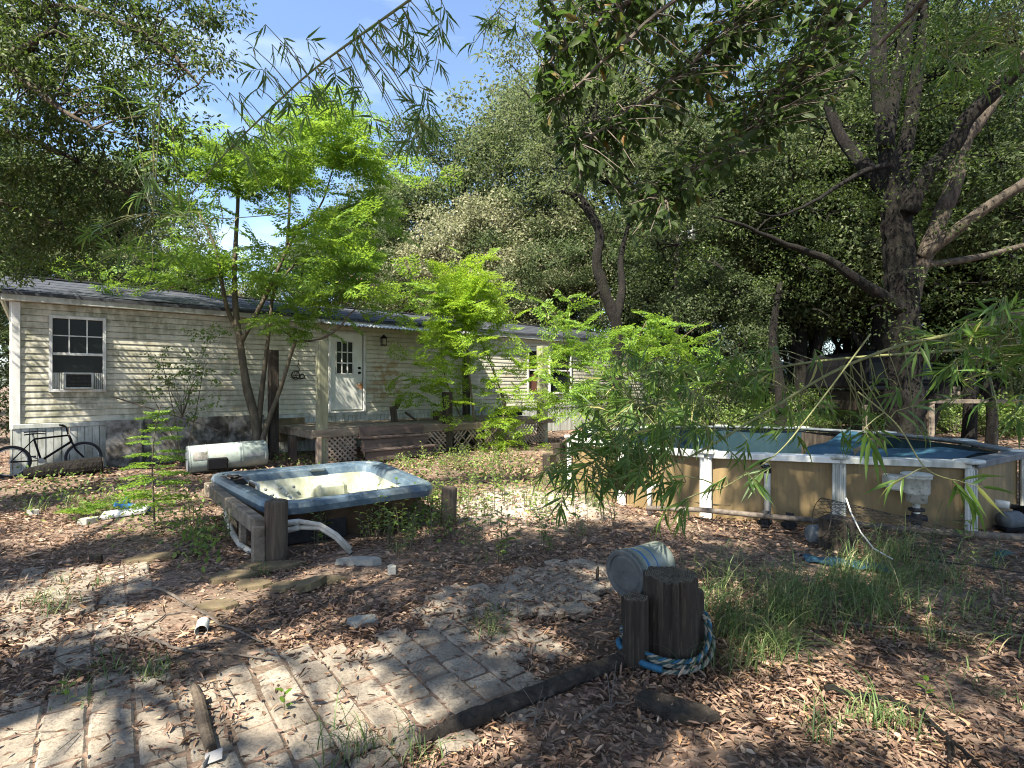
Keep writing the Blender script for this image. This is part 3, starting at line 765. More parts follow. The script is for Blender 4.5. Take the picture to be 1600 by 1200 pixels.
# steps: treads and risers
steps = thing('porch_steps', 'three weathered brown plank steps leading up to the porch', 'steps', HA, rot=HROT)
for k, (z, d) in enumerate(((.74, .0), (.50, .22), (.255, .44))):
    yy = FY - .16 - d
    if k: obj('tread', MB().box((6.44, yy + .10, z), (1.70 + .02 * k, .26, .045), Matrix.Rotation(random.gauss(0, .008), 3, 'Y'), .008), m_step, steps)
    obj('riser', MB().box((6.44, yy - (.02 if k == 0 else -.02), z - (.10 if k == 0 else .125)), (1.62, .04, .215 if k == 0 else .20), Matrix.Rotation(random.gauss(0, .006), 3, 'Y'), .006), m_step, steps)
for x in (5.70, 7.18): obj('stringer', MB().bar((x, FY - .17, .36), (x, FY - .50, .05), .04, .14), m_step, steps)
# posts
JIT = [random.gauss(0, .035) for _ in range(14)]
def post(label, x, y, z0, z1, w, mat, rnd=False, lean=(0, 0), grp=None, worldxy=None, cap=None):
    p = hw(x, y, 0) if worldxy is None else Vector((worldxy[0], worldxy[1], 0))
    b = MB(); n = 14 if rnd else 4
    ax = Vector((lean[0], lean[1], 1)).normalized()
    if rnd:
        jit = [random.gauss(0, .03) for _ in range(28)]
        prof = [(w / 2 * .98, z0), (w / 2 * 1.0, z0 + (z1 - z0) * .3), (w / 2 * .97, z0 + (z1 - z0) * .7), (w / 2 * .98, z1 - .03), (w / 2 * .93, z1 - .008), (w / 2 * .55, z1 + .004), (0, z1 - .002)]
        b.lathe(prof, p, ax, 28, jit)
    else:
        b.box(p + ax * (z0 + z1) / 2, (w, w, z1 - z0), Matrix.Rotation(HROT, 3, 'Z'), .012)
    o = obj('wooden_post', b, mat, loc=p, smooth=False)
    return tag(o, label, 'post', grp)
PG = 'old posts standing around the porch'
post('tall pale green square porch post left of the steps', 4.876, FY, 0, 2.60, .20, m_post_green, grp=PG)
post('pale grey green square post at the right end of the porch beam', 11.38, FY, 0, 2.78, .24, m_post_green, grp=PG)
post('short dark square post cut off beside the right end of the steps', 8.05, FY - .02, 0, 1.48, .20, m_post_dark, grp=PG)
post('slim black square post against the siding behind the bright sapling', 10.2, -.33, .70, 2.55, .18, m_post_dark, grp=PG)
post('tall black square post standing by the forked tree trunk', 4.33, -1.03, 0, 2.44, .19, m_post_dark, grp=PG)
post('knee high dark post stub between the tank and the porch', 0, 0, 0, .60, .15, m_post_dark, grp=PG, worldxy=V(457, 715, 11.4).xy)
# scraps on the deck: broken post piece and block
sc = thing('broken_wood_piece', 'jagged broken chunk of dark wood leaning on the deck above the steps', 'wood scrap', hw(7.35, -1.2, .70))
obj('chunk', hmb(MB().bar((7.28, -1.2, .70), (7.22, -1.2, 1.10), .16, .13, .02).bar((7.3, -1.22, 1.06), (7.42, -1.15, 1.22), .10, .12, .02)), m_post, sc)
obj('splinter', hmb(MB().bar((7.55, -1.25, .95), (7.85, -1.3, .72), .07, .05, .01)), m_post, sc)
tag(obj('wood_block', hmb(MB().box((9.0 - .45, -1.3, .83), (.26, .2, .25), None, .02)), m_post, loc=hw(8.55, -1.3, .70)), 'dark square block of wood sitting on the deck beside the cut post', 'wood block')
tag(obj('timber_scrap', hmb(MB().bar((10.35, -1.6, .86), (11.3, -1.55, .84), .22, .2, .015)), m_post_dark, loc=hw(10.8, -1.6, .7)), 'thick dark timber lying on the right half of the deck', 'timber')

# boards against the skirting left of the porch
def leaning_board(name, label, x0, x1, y0, z0, z1, lean, mat=None):
    b = MB().box((0, 0, 0), (x1 - x0, .03, z1 - z0), None, .004)
    rm = Matrix.Rotation(lean, 3, 'X'); c = Vector(((x0 + x1) / 2, y0 + math.sin(lean) * 0, (z0 + z1) / 2))
    b.v = [tuple(rm @ Vector(v) + c) for v in b.v]
    o = obj(name, hmb(b), mat or m_moss_board, loc=hw((x0 + x1) / 2, y0, z0))
    return tag(o, label, 'board', 'mouldy boards leaning along the skirting')
leaning_board('plywood_board', 'grey mottled upright board leaning on the skirting just right of the bicycle', 1.38, 1.98, -.18, .0, .95, -.12)
leaning_board('plywood_board', 'long black mouldy panel along the base of the home with a rust stain', 2.02, 3.72, -.10, .05, .95, -.06)
leaning_board('plywood_board', 'mottled grey board at the foot of the forked tree', 3.60, 4.35, -.30, .25, .96, -.08)
leaning_board('plywood_board', 'mossy tan board lying under the wall between the black post and the porch', 4.45, 5.3, -.32, .30, .86, -.1, m_flag)
# spar leaning from the wall to the tank
tag(obj('leaning_pole', MB().tube([hw(1.5, -.08, 1.42), hw(2.9, -.7, .86)], .014, 6).tube([hw(2.9, -.7, .86), hw(3.3, -.9, .66)], .013, 6), m_twig, loc=hw(2.4, -.5, .5)), 'thin pale pole slanting from the siding down to the tank', 'pole')

# ------------------------------------------------------------------ bicycle against the skirting
bp = hw(.42, -.42, 0)
bike = thing('bicycle', 'small black bicycle leaning on the white skirting under the window', 'bicycle', bp)
WR = .27; wl = Vector((-.10, -.42, WR)); 
def bw(x, z, dy=0.0): return hw(x, -.42 + dy + z * .16, z)
for cx in (-.02, 1.02):
    tyre = MB().tube([bw(cx + WR * math.cos(a), WR + WR * math.sin(a)) for a in np.linspace(0, 2 * math.pi, 33)], .026, 7, False)
    wob = obj('wheel', tyre, m_black, bike, smooth=True)
    obj('rim', MB().tube([bw(cx + (WR - .035) * math.cos(a), WR + (WR - .035) * math.sin(a)) for a in np.linspace(0, 2 * math.pi, 33)], .012, 5, False), m_steel, wob)
    sp = MB()
    for a in np.linspace(0, math.pi, 10)[:-1]:
        sp.tube([bw(cx + (WR - .03) * math.cos(a), WR + (WR - .03) * math.sin(a)), bw(cx - (WR - .03) * math.cos(a), WR - (WR - .03) * math.sin(a))], .0025, 3)
    obj('spokes', sp, m_steel, wob)
    obj('hub', MB().tube([bw(cx, WR, -.05), bw(cx, WR, .05)], .025, 8), m_steel, wob)
BBp, ST, HT, HB = (.40, .26), (.30, .66), (.80, .70), (.84, .58)
obj('frame', MB().tube([bw(*BBp), bw(*HB)], .022, 7).tube([bw(*ST), bw(*HT)], .018, 7).tube([bw(*BBp), bw(*ST)], .018, 7).tube([bw(*HT), bw(*HB)], .022, 7)
    .tube([bw(*BBp), bw(-.02, WR, .05)], .011, 5).tube([bw(*ST), bw(-.02, WR, .05)], .010, 5).tube([bw(*BBp), bw(-.02, WR, -.05)], .011, 5).tube([bw(*ST), bw(-.02, WR, -.05)], .010, 5), m_blackmetal, bike, smooth=True)
obj('seat_post', MB().tube([bw(.30, .66), bw(.275, .78)], .014, 6), m_steel, bike)
sd = MB()
def sad(u, v):
    L = u; w = (.075 if L < .3 else .075 - .055 * min(1, (L - .3) / .45)) * math.cos((v - .5) * math.pi * .0) * (2 * v - 1)
    c = bw(.16 + .30 * L, .80 + .012 * math.sin(L * 3) - .02 * (2 * v - 1) ** 2); return c + Vector((-.658, .753, 0)) * w
sd.grid(sad, 9, 7); sd.grid(lambda u, v: sad(u, v) - Vector((0, 0, .045)), 9, 7)
obj('saddle', sd, m_black, bike, smooth=True)
obj('fork', MB().tube([bw(.84, .58), bw(.90, .42, -.05), bw(1.02, WR, -.055)], .017, 6).tube([bw(.84, .58), bw(.90, .42, .05), bw(1.02, WR, .055)], .017, 6), m_blackmetal, bike)
obj('handlebar', MB().tube([bw(.79, .72), bw(.765, .84)], .015, 6).tube([bw(.70, .90, -.28), bw(.76, .86, -.12), bw(.76, .85, 0), bw(.76, .86, .12), bw(.70, .90, .26)], .012, 6), m_blackmetal, bike)
for dy in (-.27, .25): obj('grip', MB().tube([bw(.71, .895, dy), bw(.66, .92, dy * 1.3)], .018, 7), m_black, bike)
obj('crank', MB().tube([bw(*BBp, -.06), bw(*BBp, .06)], .05, 12).tube([bw(.40, .26, -.06), bw(.52, .19, -.07)], .011, 5).tube([bw(.40, .26, .06), bw(.28, .33, .07)], .011, 5), m_steel, bike)
for q, (x, z, dy) in enumerate(((.52, .19, -.12), (.28, .33, .12))): obj('pedal', MB().box(bw(x, z, dy), (.1, .08, .025), Matrix.Rotation(HROT, 3, 'Z'), .004), m_black, bike)
# rotten log in front of the bike
lg = thing('fallen_log', 'short black rotten log lying in front of the bicycle wheels', 'log', hw(.75, -.95, 0))
obj('bark', MB().tube([hw(.18, -.86, .09), hw(.5, -.92, .13), hw(.9, -.95, .15), hw(1.26, -.98, .17)], [.10, .13, .15, .15], 12), m_bark, lg)
obj('end_grain', MB().tube([hw(1.262, -.98, .17), hw(1.272, -.98, .17)], .135, 10), m_post, lg)

# ------------------------------------------------------------------ pale tank on its side
tc_ = V(357, 722, 10.6)
tank = thing('water_tank', 'pale green white cylindrical tank lying on its side against the mouldy panel', 'tank', (tc_.x, tc_.y, 0))
ta = hw(0, 0) ; td = (hw(1, -.1) - hw(0, 0)).normalized(); td.z = 0
ta = Vector((tc_.x, tc_.y, .26)) - td * .68; tbv = Vector((tc_.x, tc_.y, .30)) + td * .68
axd = (tbv - ta).normalized(); L = (tbv - ta).length
obj('shell', MB().lathe([(.245, 0), (.255, .01), (.255, L * .62), (.258, L * .625), (.255, L * .63), (.255, L - .03), (.23, L), (.10, L + .02), (0, L + .02)], ta, axd, 36), m_tank, tank, smooth=True)
obj('end_cap', MB().lathe([(.0, -.012), (.2, -.012), (.235, -.02), (.249, -.02), (.249, .012)], ta, axd, 36), m_tank_end, tank, smooth=False)
side = axd.cross(Vector((0, 0, 1))).normalized()
if side.y > 0: side = -side
def on_tank(t, ang, r=.257): return ta + axd * t + (side * math.cos(ang) + Vector((0, 0, 1)) * math.sin(ang)) * r
def patch(t0, t1, a0, a1, r): return MB().grid(lambda u, v: on_tank(t0 + (t1 - t0) * u, a0 + (a1 - a0) * v, r), 4, 8)
obj('label_sticker', patch(.06, .30, .0, .62, .2585), m_moss_board, tank)
obj('access_panel', patch(.98, 1.28, -.10, .16, .2585), m_tank_end, tank)
bx = MB().box(on_tank(.46, -.35, .27), (.34, .12, .22), Matrix.Rotation(math.atan2(axd.y, axd.x), 3, 'Z'), .02)
obj('control_cover', bx, m_blackmetal, tank)
for t in (.02, .30, .9, L - .05): obj('band', MB().lathe([(.257, t - .008), (.2595, t), (.257, t + .008)], ta, axd, 36), m_tank, tank, smooth=True)
# ================================================================== HOT TUB
def rounded(corners, rad, inset=0.0, n=12):
    """rounded polygon (ccw corners), inset inwards, as a list of xy"""
    m = len(corners); out = []; C = [Vector(c[:2]) for c in corners]
    lines = []
    for i in range(m):
        a, b = C[i], C[(i + 1) % m]; d = (b - a).normalized(); nrm = Vector((-d.y, d.x))
        lines.append((a + nrm * inset, d))
    P = []
    for i in range(m):
        p1, d1 = lines[i - 1]; p2, d2 = lines[i]
        den = d1.x * d2.y - d1.y * d2.x; t = ((p2 - p1).x * d2.y - (p2 - p1).y * d2.x) / den
        P.append(p1 + d1 * t)
    r = max(.03, rad - inset * .5)
    for i in range(m):
        p = P[i]; a = (P[i - 1] - p).normalized(); b = (P[(i + 1) % m] - p).normalized()
        s = p + a * r; e = p + b * r
        for k in range(n + 1):
            t = k / n; out.append(s * (1 - t) ** 2 + p * 2 * t * (1 - t) + e * t ** 2)
    # a few mid points on the sides
    return out
TZ = .50
tub_c = [V(422, 789, 5.35).xy, V(688, 757, 6.42).xy, V(592, 716, 8.55).xy, V(322, 739, 7.22).xy]
tub_m = sum((Vector(c) for c in tub_c), Vector((0, 0))) / 4
tub = thing('hot_tub', 'abandoned square blue rimmed hot tub shell with a stained cream interior', 'hot tub', (tub_m.x, tub_m.y, 0))
def ring(inset, z, rad=.36): return [(p.x, p.y, z + .012 * math.sin(p.x * 3 + p.y * 2)) for p in rounded(tub_c, rad, inset)]
obj('rim', MB().loops([ring(.05, TZ - .13), ring(.0, TZ - .125), ring(-.012, TZ - .06), ring(.012, TZ - .012), ring(.045, TZ + .004), ring(.10, TZ), ring(.106, TZ - .014), ring(.185, TZ - .024), ring(.205, TZ - .04), ring(.235, TZ - .13)]), m_tub_blue, tub, smooth=False)
obj('basin', MB().loops([ring(.235, TZ - .13), ring(.25, TZ - .16), ring(.34, TZ - .40), ring(.44, TZ - .45), ring(.66, TZ - .46), ring(.70, TZ - .50), ring(.76, TZ - .52)], False, True), m_tub_in, tub, smooth=True)
obj('outer_shell', MB().loops([ring(.07, TZ - .125), ring(.13, TZ - .15), ring(.30, .12), ring(.40, -.02)], False, False), m_tub_out, tub, smooth=True)
# frame of the basin: lounger back, bench and headrests
e1 = (Vector(tub_c[1]) - Vector(tub_c[0])).normalized(); e2 = (Vector(tub_c[3]) - Vector(tub_c[0])).normalized()
def tp(a, b, z): p = Vector(tub_c[0]) + e1 * a + e2 * b; return Vector((p.x, p.y, z))
trot = Matrix.Rotation(math.atan2(e1.y, e1.x), 3, 'Z')
obj('bench', MB().box(tp(.80, 1.75, -.06), (.80, .60, .36), trot, .05), m_tub_in, tub)
for (a, b, w, l) in ((1.34, 2.27, .22, .09),):
    obj('headrest', MB().box(tp(a, b, TZ - .045), (w, l, .05), trot @ Matrix.Rotation(random.gauss(0, .05), 3, 'X'), .02), m_tub_blue, tub)
obj('moulded_seat', MB().box(tp(1.42, 2.02, .09), (.46, .30, .40), trot @ Matrix.Rotation(-.25, 3, 'X'), .07), m_tub_in, tub)
obj('moulded_seat', MB().box(tp(1.55, 1.2, .06), (.28, .60, .36), trot @ Matrix.Rotation(.2, 3, 'Y'), .07), m_tub_in, tub)
for (a, z) in ((.62, .26), (.80, .26), (.98, .26), (.71, .18), (.89, .18)):
    c = tp(a, 2.15, z); obj('jet', MB().lathe([(.0, -.004), (.009, -.004), (.012, 0), (.018, .004), (.019, .03)], c + Vector((-e2.x, -e2.y, 0)) * .02, (e2.x, e2.y, .1), 12), m_tank_end, tub, smooth=True)
obj('controls_recess', MB().box(tp(.16, 1.7, TZ + .004), (.13, .70, .02), trot, .008), m_blackmetal, tub)
obj('filter_frame', MB().bar(tp(.36, 1.58, TZ - .20), tp(.36, 1.58, TZ - .07), .03, .03).bar(tp(.36, 1.9, TZ - .20), tp(.36, 1.9, TZ - .07), .03, .03).bar(tp(.36, 1.57, TZ - .07), tp(.36, 1.91, TZ - .07), .03, .03).bar(tp(.36, 1.57, TZ - .20), tp(.36, 1.91, TZ - .20), .03, .03), m_white, tub)
obj('filter_opening', MB().box(tp(.335, 1.74, TZ - .135), (.03, .3, .12), trot), m_tub_out, tub)
kd = 90; Pd_ = np.array([tp(random.uniform(.5, 1.4), random.uniform(.9, 2.0), TZ - .30 + random.uniform(0, .03)) for _ in range(kd)])
# equipment bay recess under the near rim, left part
obj('motor_bay', MB().box(tp(.52, .30, .17), (.70, .14, .34), trot, .01), m_black, tub)
for k, dz in enumerate((0.0, .055)):
    pts = [V(414, 846 - k * 22, 5.5), V(440, 830 - k * 12, 5.45), V(470, 822 - k * 9, 5.42), V(500, 823 - k * 5, 5.40), V(525, 838 - k * 5, 5.38), V(548, 862 - k * 6, 5.36)]
    obj('hose', MB().tube(pts, .024, 9), m_hose, tub, smooth=True)
    obj('hose_clamp', MB().tube([V(450, 826 - k * 11, 5.44), V(468, 822 - k * 9, 5.42)], .029, 9), m_pvc, tub)
obj('hose', MB().tube([V(352, 785, 6.2), V(356, 812, 6.0), V(364, 832, 5.8), V(376, 850, 5.6), V(392, 860, 5.45), V(412, 852, 5.4)], .03, 9), m_hose, tub, smooth=True)
# timber frame on the left side
fr = thing('support_trestle', 'weathered plank rail on legs carrying the left edge of the hot tub', 'wooden frame', (V(360, 800, 6.2).x, 6.2, 0))
pa, pb = V(406, 815, 5.14), V(326, 768, 7.05)
obj('rail', MB().bar((pa.x, pa.y, .335), (pb.x, pb.y, .335), .11, .15, .012), m_timber, fr)
for (px, py, w) in ((391, 878, .11), (336, 842, .09), (348, 858, .07)):
    g = G(px, py)
    g2 = Vector((g.x, g.y, 0)); d = (pb - pa); d.z = 0; t = max(0, min(1, (g2 - pa).dot(d) / d.dot(d))); q = Vector((pa.x, pa.y, 0)) + Vector((d.x, d.y, 0)) * t
    obj('leg', MB().box((q.x - .02, q.y + .02, .15), (w, w, .38), Matrix.Rotation(.6, 3, 'Z'), .01), m_timber, fr)
g = G(424, 876)
post('stout round wooden post at the near corner of the hot tub', 0, 0, -.02, .565, .205, m_post, True, (0.01, 0), 'round posts around the hot tub', (g.x, g.y + .1))
g = G(699, 822)
post('leaning round wooden post right of the hot tub among weeds', 0, 0, -.02, .46, .19, m_post, True, (.03, .02), 'round posts around the hot tub', (g.x, g.y + .08))
# leaves lying on the tub rim
k = 14; P = np.array([tp(random.uniform(.06, .22), random.uniform(1.3, 2.2), TZ + .03) for _ in range(k)])
tag(leaves('fallen_leaves', P, rng.normal(0, 1, (k, 3)) * [1, 1, .1], np.tile([0, 0, 1.], (k, 1)) + rng.normal(0, .2, (k, 3)), .085, .04, 'curl', m_litter), kind='stuff')

# ================================================================== SWIMMING POOL
PZ = .81
pool_xy = [(.97, 8.85), (1.57, 7.66), (2.47, 6.90), (3.85, 6.43), (5.05, 6.03), (6.45, 6.92), (6.85, 8.25), (6.6, 9.6), (5.7, 10.7), (4.3, 11.15), (2.8, 11.05), (1.55, 10.25)]
pc = sum((Vector(p) for p in pool_xy), Vector((0, 0))) / len(pool_xy)
pool = thing('swimming_pool', 'derelict above ground pool with tan panels, white uprights and a collapsed blue liner', 'swimming pool', (pc.x, pc.y, 0))
np_ = len(pool_xy)
for i in range(np_):
    a, b = Vector(pool_xy[i]), Vector(pool_xy[(i + 1) % np_]); d = (b - a).normalized(); nrm = Vector((d.y, -d.x))
    def wf(u, v, off=0.0):
        p = a + (b - a) * u + nrm * (-.02 + .035 * math.sin(math.pi * u) + .004 * math.sin(u * 60) * (1 if off == 0 else 0) + off)
        return (p.x, p.y, -.03 + (PZ - .03) * v)
    obj('wall_panel', MB().grid(lambda u, v: wf(u, v), 40, 4), m_poolwall, pool, smooth=True)
    if i < 9 or True:
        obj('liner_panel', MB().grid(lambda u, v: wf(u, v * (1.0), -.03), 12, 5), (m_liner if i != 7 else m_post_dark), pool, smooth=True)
    dirt = .0
    rr = MB().bar((a.x - nrm.x * .0, a.y - nrm.y * .0, PZ), (b.x, b.y, PZ), .19, .035, .008)
    rr.bar((a.x + nrm.x * .088, a.y + nrm.y * .088, PZ - .022), (b.x + nrm.x * .088, b.y + nrm.y * .088, PZ - .022), .02, .07, .004)
    obj('top_rail', rr, (m_tank_end if 4 <= i <= 9 else m_white_grimy) if i > 2 else m_white, pool)  # left rails get a brighter white: their sunlight is put into the colour
    # upright at corner a
    pdir = (a - pc).normalized(); rotm = Matrix.Rotation(math.atan2(pdir.y, pdir.x) + math.pi / 2, 3, 'Z')
    c = a + pdir * .03
    up = MB().box((c.x, c.y, PZ / 2 - .03), (.15, .05, PZ - .02), rotm, .012)
    for s in (-.045, 0, .045):
        q = c + Vector((rotm @ Vector((s, 0, 0))).xy) + pdir * .03
        up.box((q.x, q.y, PZ / 2 - .04), (.022, .02, PZ - .06), rotm, .005)
    obj('upright', up, m_white if i < 3 else m_white_grimy, pool)  # left uprights brighter like the rails, sunlight put into their white
    q = a + pdir * .012
    obj('rail_cap', MB().box((q.x, q.y, PZ + .012), (.24, .215, .045), rotm, .014), m_white_grimy, pool)
obj('pool_floor', MB().add([(p[0], p[1], .16) for p in pool_xy], [tuple(range(np_))]), m_liner, pool)
# collapsed liner hanging across the right end
def sheet(u, v):
    a = V(1335, 673, 10.2); b = V(1582, 706, 6.95)
    p = a.lerp(b, u); inward = (Vector((pc.x, pc.y, 0)) - Vector((p.x, p.y, 0))).normalized()
    sag = math.sin(math.pi * min(1, u * 1.05)) ** 1.3
    z = PZ - .005 - .13 * sag - v * (.20 + .12 * math.sin(3 * u)) + .030 * math.sin(u * 26 + v * 6) * (.4 + v) + .03 * math.sin(u * 11 + v * 9)
    q = Vector((p.x, p.y, 0)) + inward * (.10 + .35 * sag + v * (1.5 - .6 * u) + .05 * math.sin(u * 17))
    return (q.x, q.y, z)
obj('fallen_liner', MB().grid(sheet, 80, 22), m_tarp, pool, smooth=True)
def flap(u, v):
    a = V(1340, 700, 8.6); p = a + Vector((.16 * (u - .5) + .1 * v, .05 * u, -.30 * v + .05 * u))
    return p
obj('torn_flap', MB().grid(flap, 4, 5), m_poolwall, pool, smooth=True)
# return pipes and fittings
g = V(1199, 760, 6.62)
obj('return_pipe', MB().tube([(g.x, g.y, .02), (g.x, g.y, .64), (g.x, g.y + .02, .68), (g.x, g.y + .09, .70)], .036, 12), m_pvc, pool, smooth=True)
obj('pipe_collar', MB().tube([(g.x, g.y, .60), (g.x, g.y, .70)], .044, 12).tube([(g.x, g.y + .05, .70), (g.x + .01, g.y + .13, .70)], .065, 14), m_black, pool, smooth=True)
g = V(1015, 775, 7.0)
obj('return_pipe', MB().tube([(g.x, g.y, .0), (g.x, g.y, .33), (g.x + .03, g.y, .37), (g.x + .12, g.y + .06, .37)], .034, 10), m_pvc, pool, smooth=True)
# skimmer
s = V(1432, 760, 5.98)
sk = obj('skimmer', MB().lathe([(.0, .385), (.098, .385), (.104, .47), (.118, .475), (.124, .49), (.126, .64), (.142, .645), (.145, .675), (.125, .68), (.0, .675)], (s.x, s.y, 0), n=20), m_skimmer, pool, smooth=True)
obj('throat', MB().box((s.x - .07, s.y + .14, .575), (.30, .26, .16), Matrix.Rotation(-.3, 3, 'Z'), .02), m_skimmer, sk)
obj('lid', MB().lathe([(.148, 0), (.15, .012), (.13, .022), (0, .024)], (s.x, s.y, .680), n=20), m_skimmer, sk)
obj('drain_pipe', MB().tube([(s.x, s.y, .39), (s.x, s.y, -.02)], .035, 12), m_skimmer, sk, smooth=True)
obj('valve', MB().tube([(s.x, s.y, .14), (s.x, s.y, .26)], .05, 10).tube([(s.x - .10, s.y, .20), (s.x + .10, s.y, .20)], .04, 10).box((s.x, s.y, .30), (.14, .1, .04), None, .012), m_black, sk)
g = V(1565, 784, 6.45)
obj('outlet_pipe', MB().tube([(g.x - .12, g.y + .06, g.z), (g.x + .02, g.y - .08, g.z - .015)], .05, 12), m_pvc, pool, smooth=True)
tag(obj('black_hose', MB().tube([(g.x + .03, g.y - .09, g.z - .02), (g.x + .25, g.y - .2, g.z - .06), (g.x + .6, g.y - .3, g.z - .2), (g.x + .9, g.y - .3, .05), (g.x + .6, g.y - .45, .03), (g.x + .1, g.y - .5, .05)], .03, 8), m_black, loc=(g.x, g.y, 0), smooth=True), 'black hose looping from the pool outlet at the right end', 'hose')
g = G(1583, 828)
pm = thing('pool_pump', 'grey dusty pump lying by the right end of the pool', 'pump', (g.x, g.y, 0))
obj('motor', MB().lathe([(.0, -.01), (.09, 0), (.10, .03), (.10, .2), (.08, .23), (0, .24)], (g.x - .12, g.y, .12), (1, .15, .05), 14), m_tank_end, pm, smooth=True)
obj('volute', MB().lathe([(.0, 0), (.13, .01), (.14, .06), (.10, .1), (0, .1)], (g.x + .13, g.y + .03, .14), (1, .15, .05), 16), m_blackmetal, pm, smooth=True)
obj('foot', MB().box((g.x, g.y, .03), (.3, .16, .05), None, .01), m_blackmetal, pm)
# long grey pipe lying in front of the pool
pl = [V(1010, 792, 6.95), V(1100, 795, 6.6), V(1200, 805, 6.25), V(1300, 814, 5.95), V(1400, 824, 5.7), V(1500, 832, 5.5), V(1640, 841, 5.3)]
tag(obj('long_pipe', MB().tube(pl[:4], .032, 9).tube(pl[3:], .036, 9), m_twig, loc=(3, 6, 0), smooth=True), 'long grey pole lying low along the front of the pool', 'pole')
for (px, py, w) in ((1195, 822, .14), (1233, 826, .11)):
    g = G(px, py)
    tag(obj('pipe_fitting', MB().box((g.x, g.y, .07), (w, .10, .13), Matrix.Rotation(px, 3, 'Z'), .02).tube([(g.x, g.y, .1), (g.x + .02, g.y + .02, .19)], .045, 8).tube([(g.x - .08, g.y, .06), (g.x + .08, g.y, .06)], .03, 8), m_black, loc=(g.x, g.y, 0)),
        'black plastic pipe fitting under the long pole below the white pipe' if w > .12 else 'small black plastic lump under the long pole right of the white pipe', 'pipe fitting', 'black plastic bits under the long pole')
g = G(1280, 850)
pot = thing('corrugated_pot', 'dull grey ribbed plastic pot on its side left of the black stump', 'pot', (g.x, g.y, 0))
prof = []
for q in range(13): prof.append((.085 + .002 * q + (.006 if q % 2 else 0), .02 * q))
obj('body', MB().lathe([(0, 0)] + prof, (g.x - .10, g.y, .12), (1, .1, -.06), 18), m_tank_end, pot)
obj('mouth_ring', MB().lathe([(.11, 0), (.122, .005), (.122, .02), (.105, .02)], (g.x + .138, g.y + .02, .105), (1, .1, -.06), 18), m_tank_end, pot)
g = G(1322, 862)
post('black burnt looking stump post in front of the pool upright', 0, 0, -.02, .315, .26, m_post_dark, False, (0, 0), None, (g.x, g.y + .16))
# roll of chicken wire
g = G(1410, 868); rollc = Vector((g.x, g.y + .25, .20)); rax = Vector((.93, -.10, -.16)).normalized(); Rr = .20
rx = rax.orthogonal().normalized(); ry = rax.cross(rx)
wb = MB()
def rp(t, a): 
    sq = 1 - .25 * (t + .6)
    return rollc + rax * t + (rx * math.cos(a) + ry * math.sin(a)) * Rr * sq
NA, NT = 22, 19; st = 1.25 / NT
for i in range(NT):
    for j in range(NA):
        t = -.62 + i * st; a = 2 * math.pi * (j + .5 * (i % 2)) / NA; da = 2 * math.pi / NA
        wb.tube([rp(t, a), rp(t + st * .4, a)], .0028, 3, False)
        for sg in (-.5, .5): wb.tube([rp(t + st * .4, a), rp(t + st, a + sg * da)], .0028, 3, False)
roll = thing('chicken_wire_roll', 'rusty roll of hexagonal chicken wire slumped in front of the pool', 'wire roll', (rollc.x, rollc.y, 0))
tag(obj('wire_mesh', wb, m_wire, roll), kind='stuff')
for t in (-.62, .63): obj('end_wire', MB().tube([rp(t, a) for a in np.linspace(0, 2 * math.pi, 25)], .005, 4, False), m_wire, roll)
tag(obj('bent_white_stick', MB().tube([V(1322, 776, 5.0), V(1330, 800, 4.95), V(1345, 830, 4.9), V(1365, 855, 4.8), V(1395, 872, 4.72)], .0065, 6), m_pvc, loc=(3, 4.8, 0), smooth=True), 'thin bent white stick standing in front of the wire roll', 'stick')
# scraps by the stump
g = G(1312, 880); b = MB()
b.grid(lambda u, v: (g.x - .30 + .6 * u, g.y + .16 - .2 * v - .25 * u, .02 + .03 * abs(math.sin(u * 9 + v * 4)) + .02 * math.sin(v * 6)), 16, 6)
tag(obj('tarp_scrap', b, m_tarp, loc=(g.x, g.y, 0), smooth=True), 'crumpled strip of blue and white tarp lying by the black stump', 'tarp')
g = G(1573, 872)
tag(obj('plastic_scrap', MB().grid(lambda u, v: (g.x - .09 + .2 * u, g.y - .05 + .1 * v, .03 + .04 * math.sin(u * 3) + .01 * v), 8, 4), m_rope_green, loc=(g.x, g.y, 0)), 'small pale green plastic scrap on dark soil at the far right', 'plastic scrap')

# ================================================================== FOREGROUND: post cluster, bucket, rope
PCG = 'round timber posts roped together'
BX, BY = .985, 3.37
def rpost(label, x, y, z1, r, mat, n=40, lean=(0, 0)):
    root = thing('timber_post', label, 'post', (x, y, 0), PCG); n = int(n * 1.8); nz = 15
    groove = [random.gauss(0, .012) for _ in range(n)]
    for _ in range(int(n * .22)): groove[random.randrange(n)] -= random.uniform(.02, .075)
    ph = random.uniform(0, 6); verts = []; top = [random.uniform(-.012, .004) + .006 * math.sin(4 * 2 * math.pi * k / n + ph) for k in range(n)]
    rings = []
    for i in range(nz):
        t = i / (nz - 1); ring = []
        for k in range(n):
            a = 2 * math.pi * k / n; g = groove[k] * (.5 + .9 * t) + .02 * math.sin(3 * a + ph + t) + random.gauss(0, .006)
            rr = r * (1.03 - .05 * t + g) * (.965 if i == nz - 1 else 1)
            ring.append((x + rr * math.cos(a), y + rr * math.sin(a), -.05 + (z1 + .05 + (top[k] if t > .9 else 0)) * t))
        rings.append(ring)
    obj('shaft', MB().loops(rings), mat, root)
    tp_ = [rings[-1]]
    for f, dz in ((.8, -.004), (.55, .003), (.3, -.006)):
        tp_.append([(x + (v[0] - x) * f, y + (v[1] - y) * f, z1 + dz + random.gauss(0, .003)) for v in rings[-1]])
    obj('top', MB().loops(tp_, False, True), m_stump, root)
    return root
rpost('thick black wooden post, tallest of the roped cluster', BX, BY, .505, .166, m_post_dark)
rpost('slim short striped post left of the thick black post', .742, 3.27, .405, .078, m_post_dark, 26)
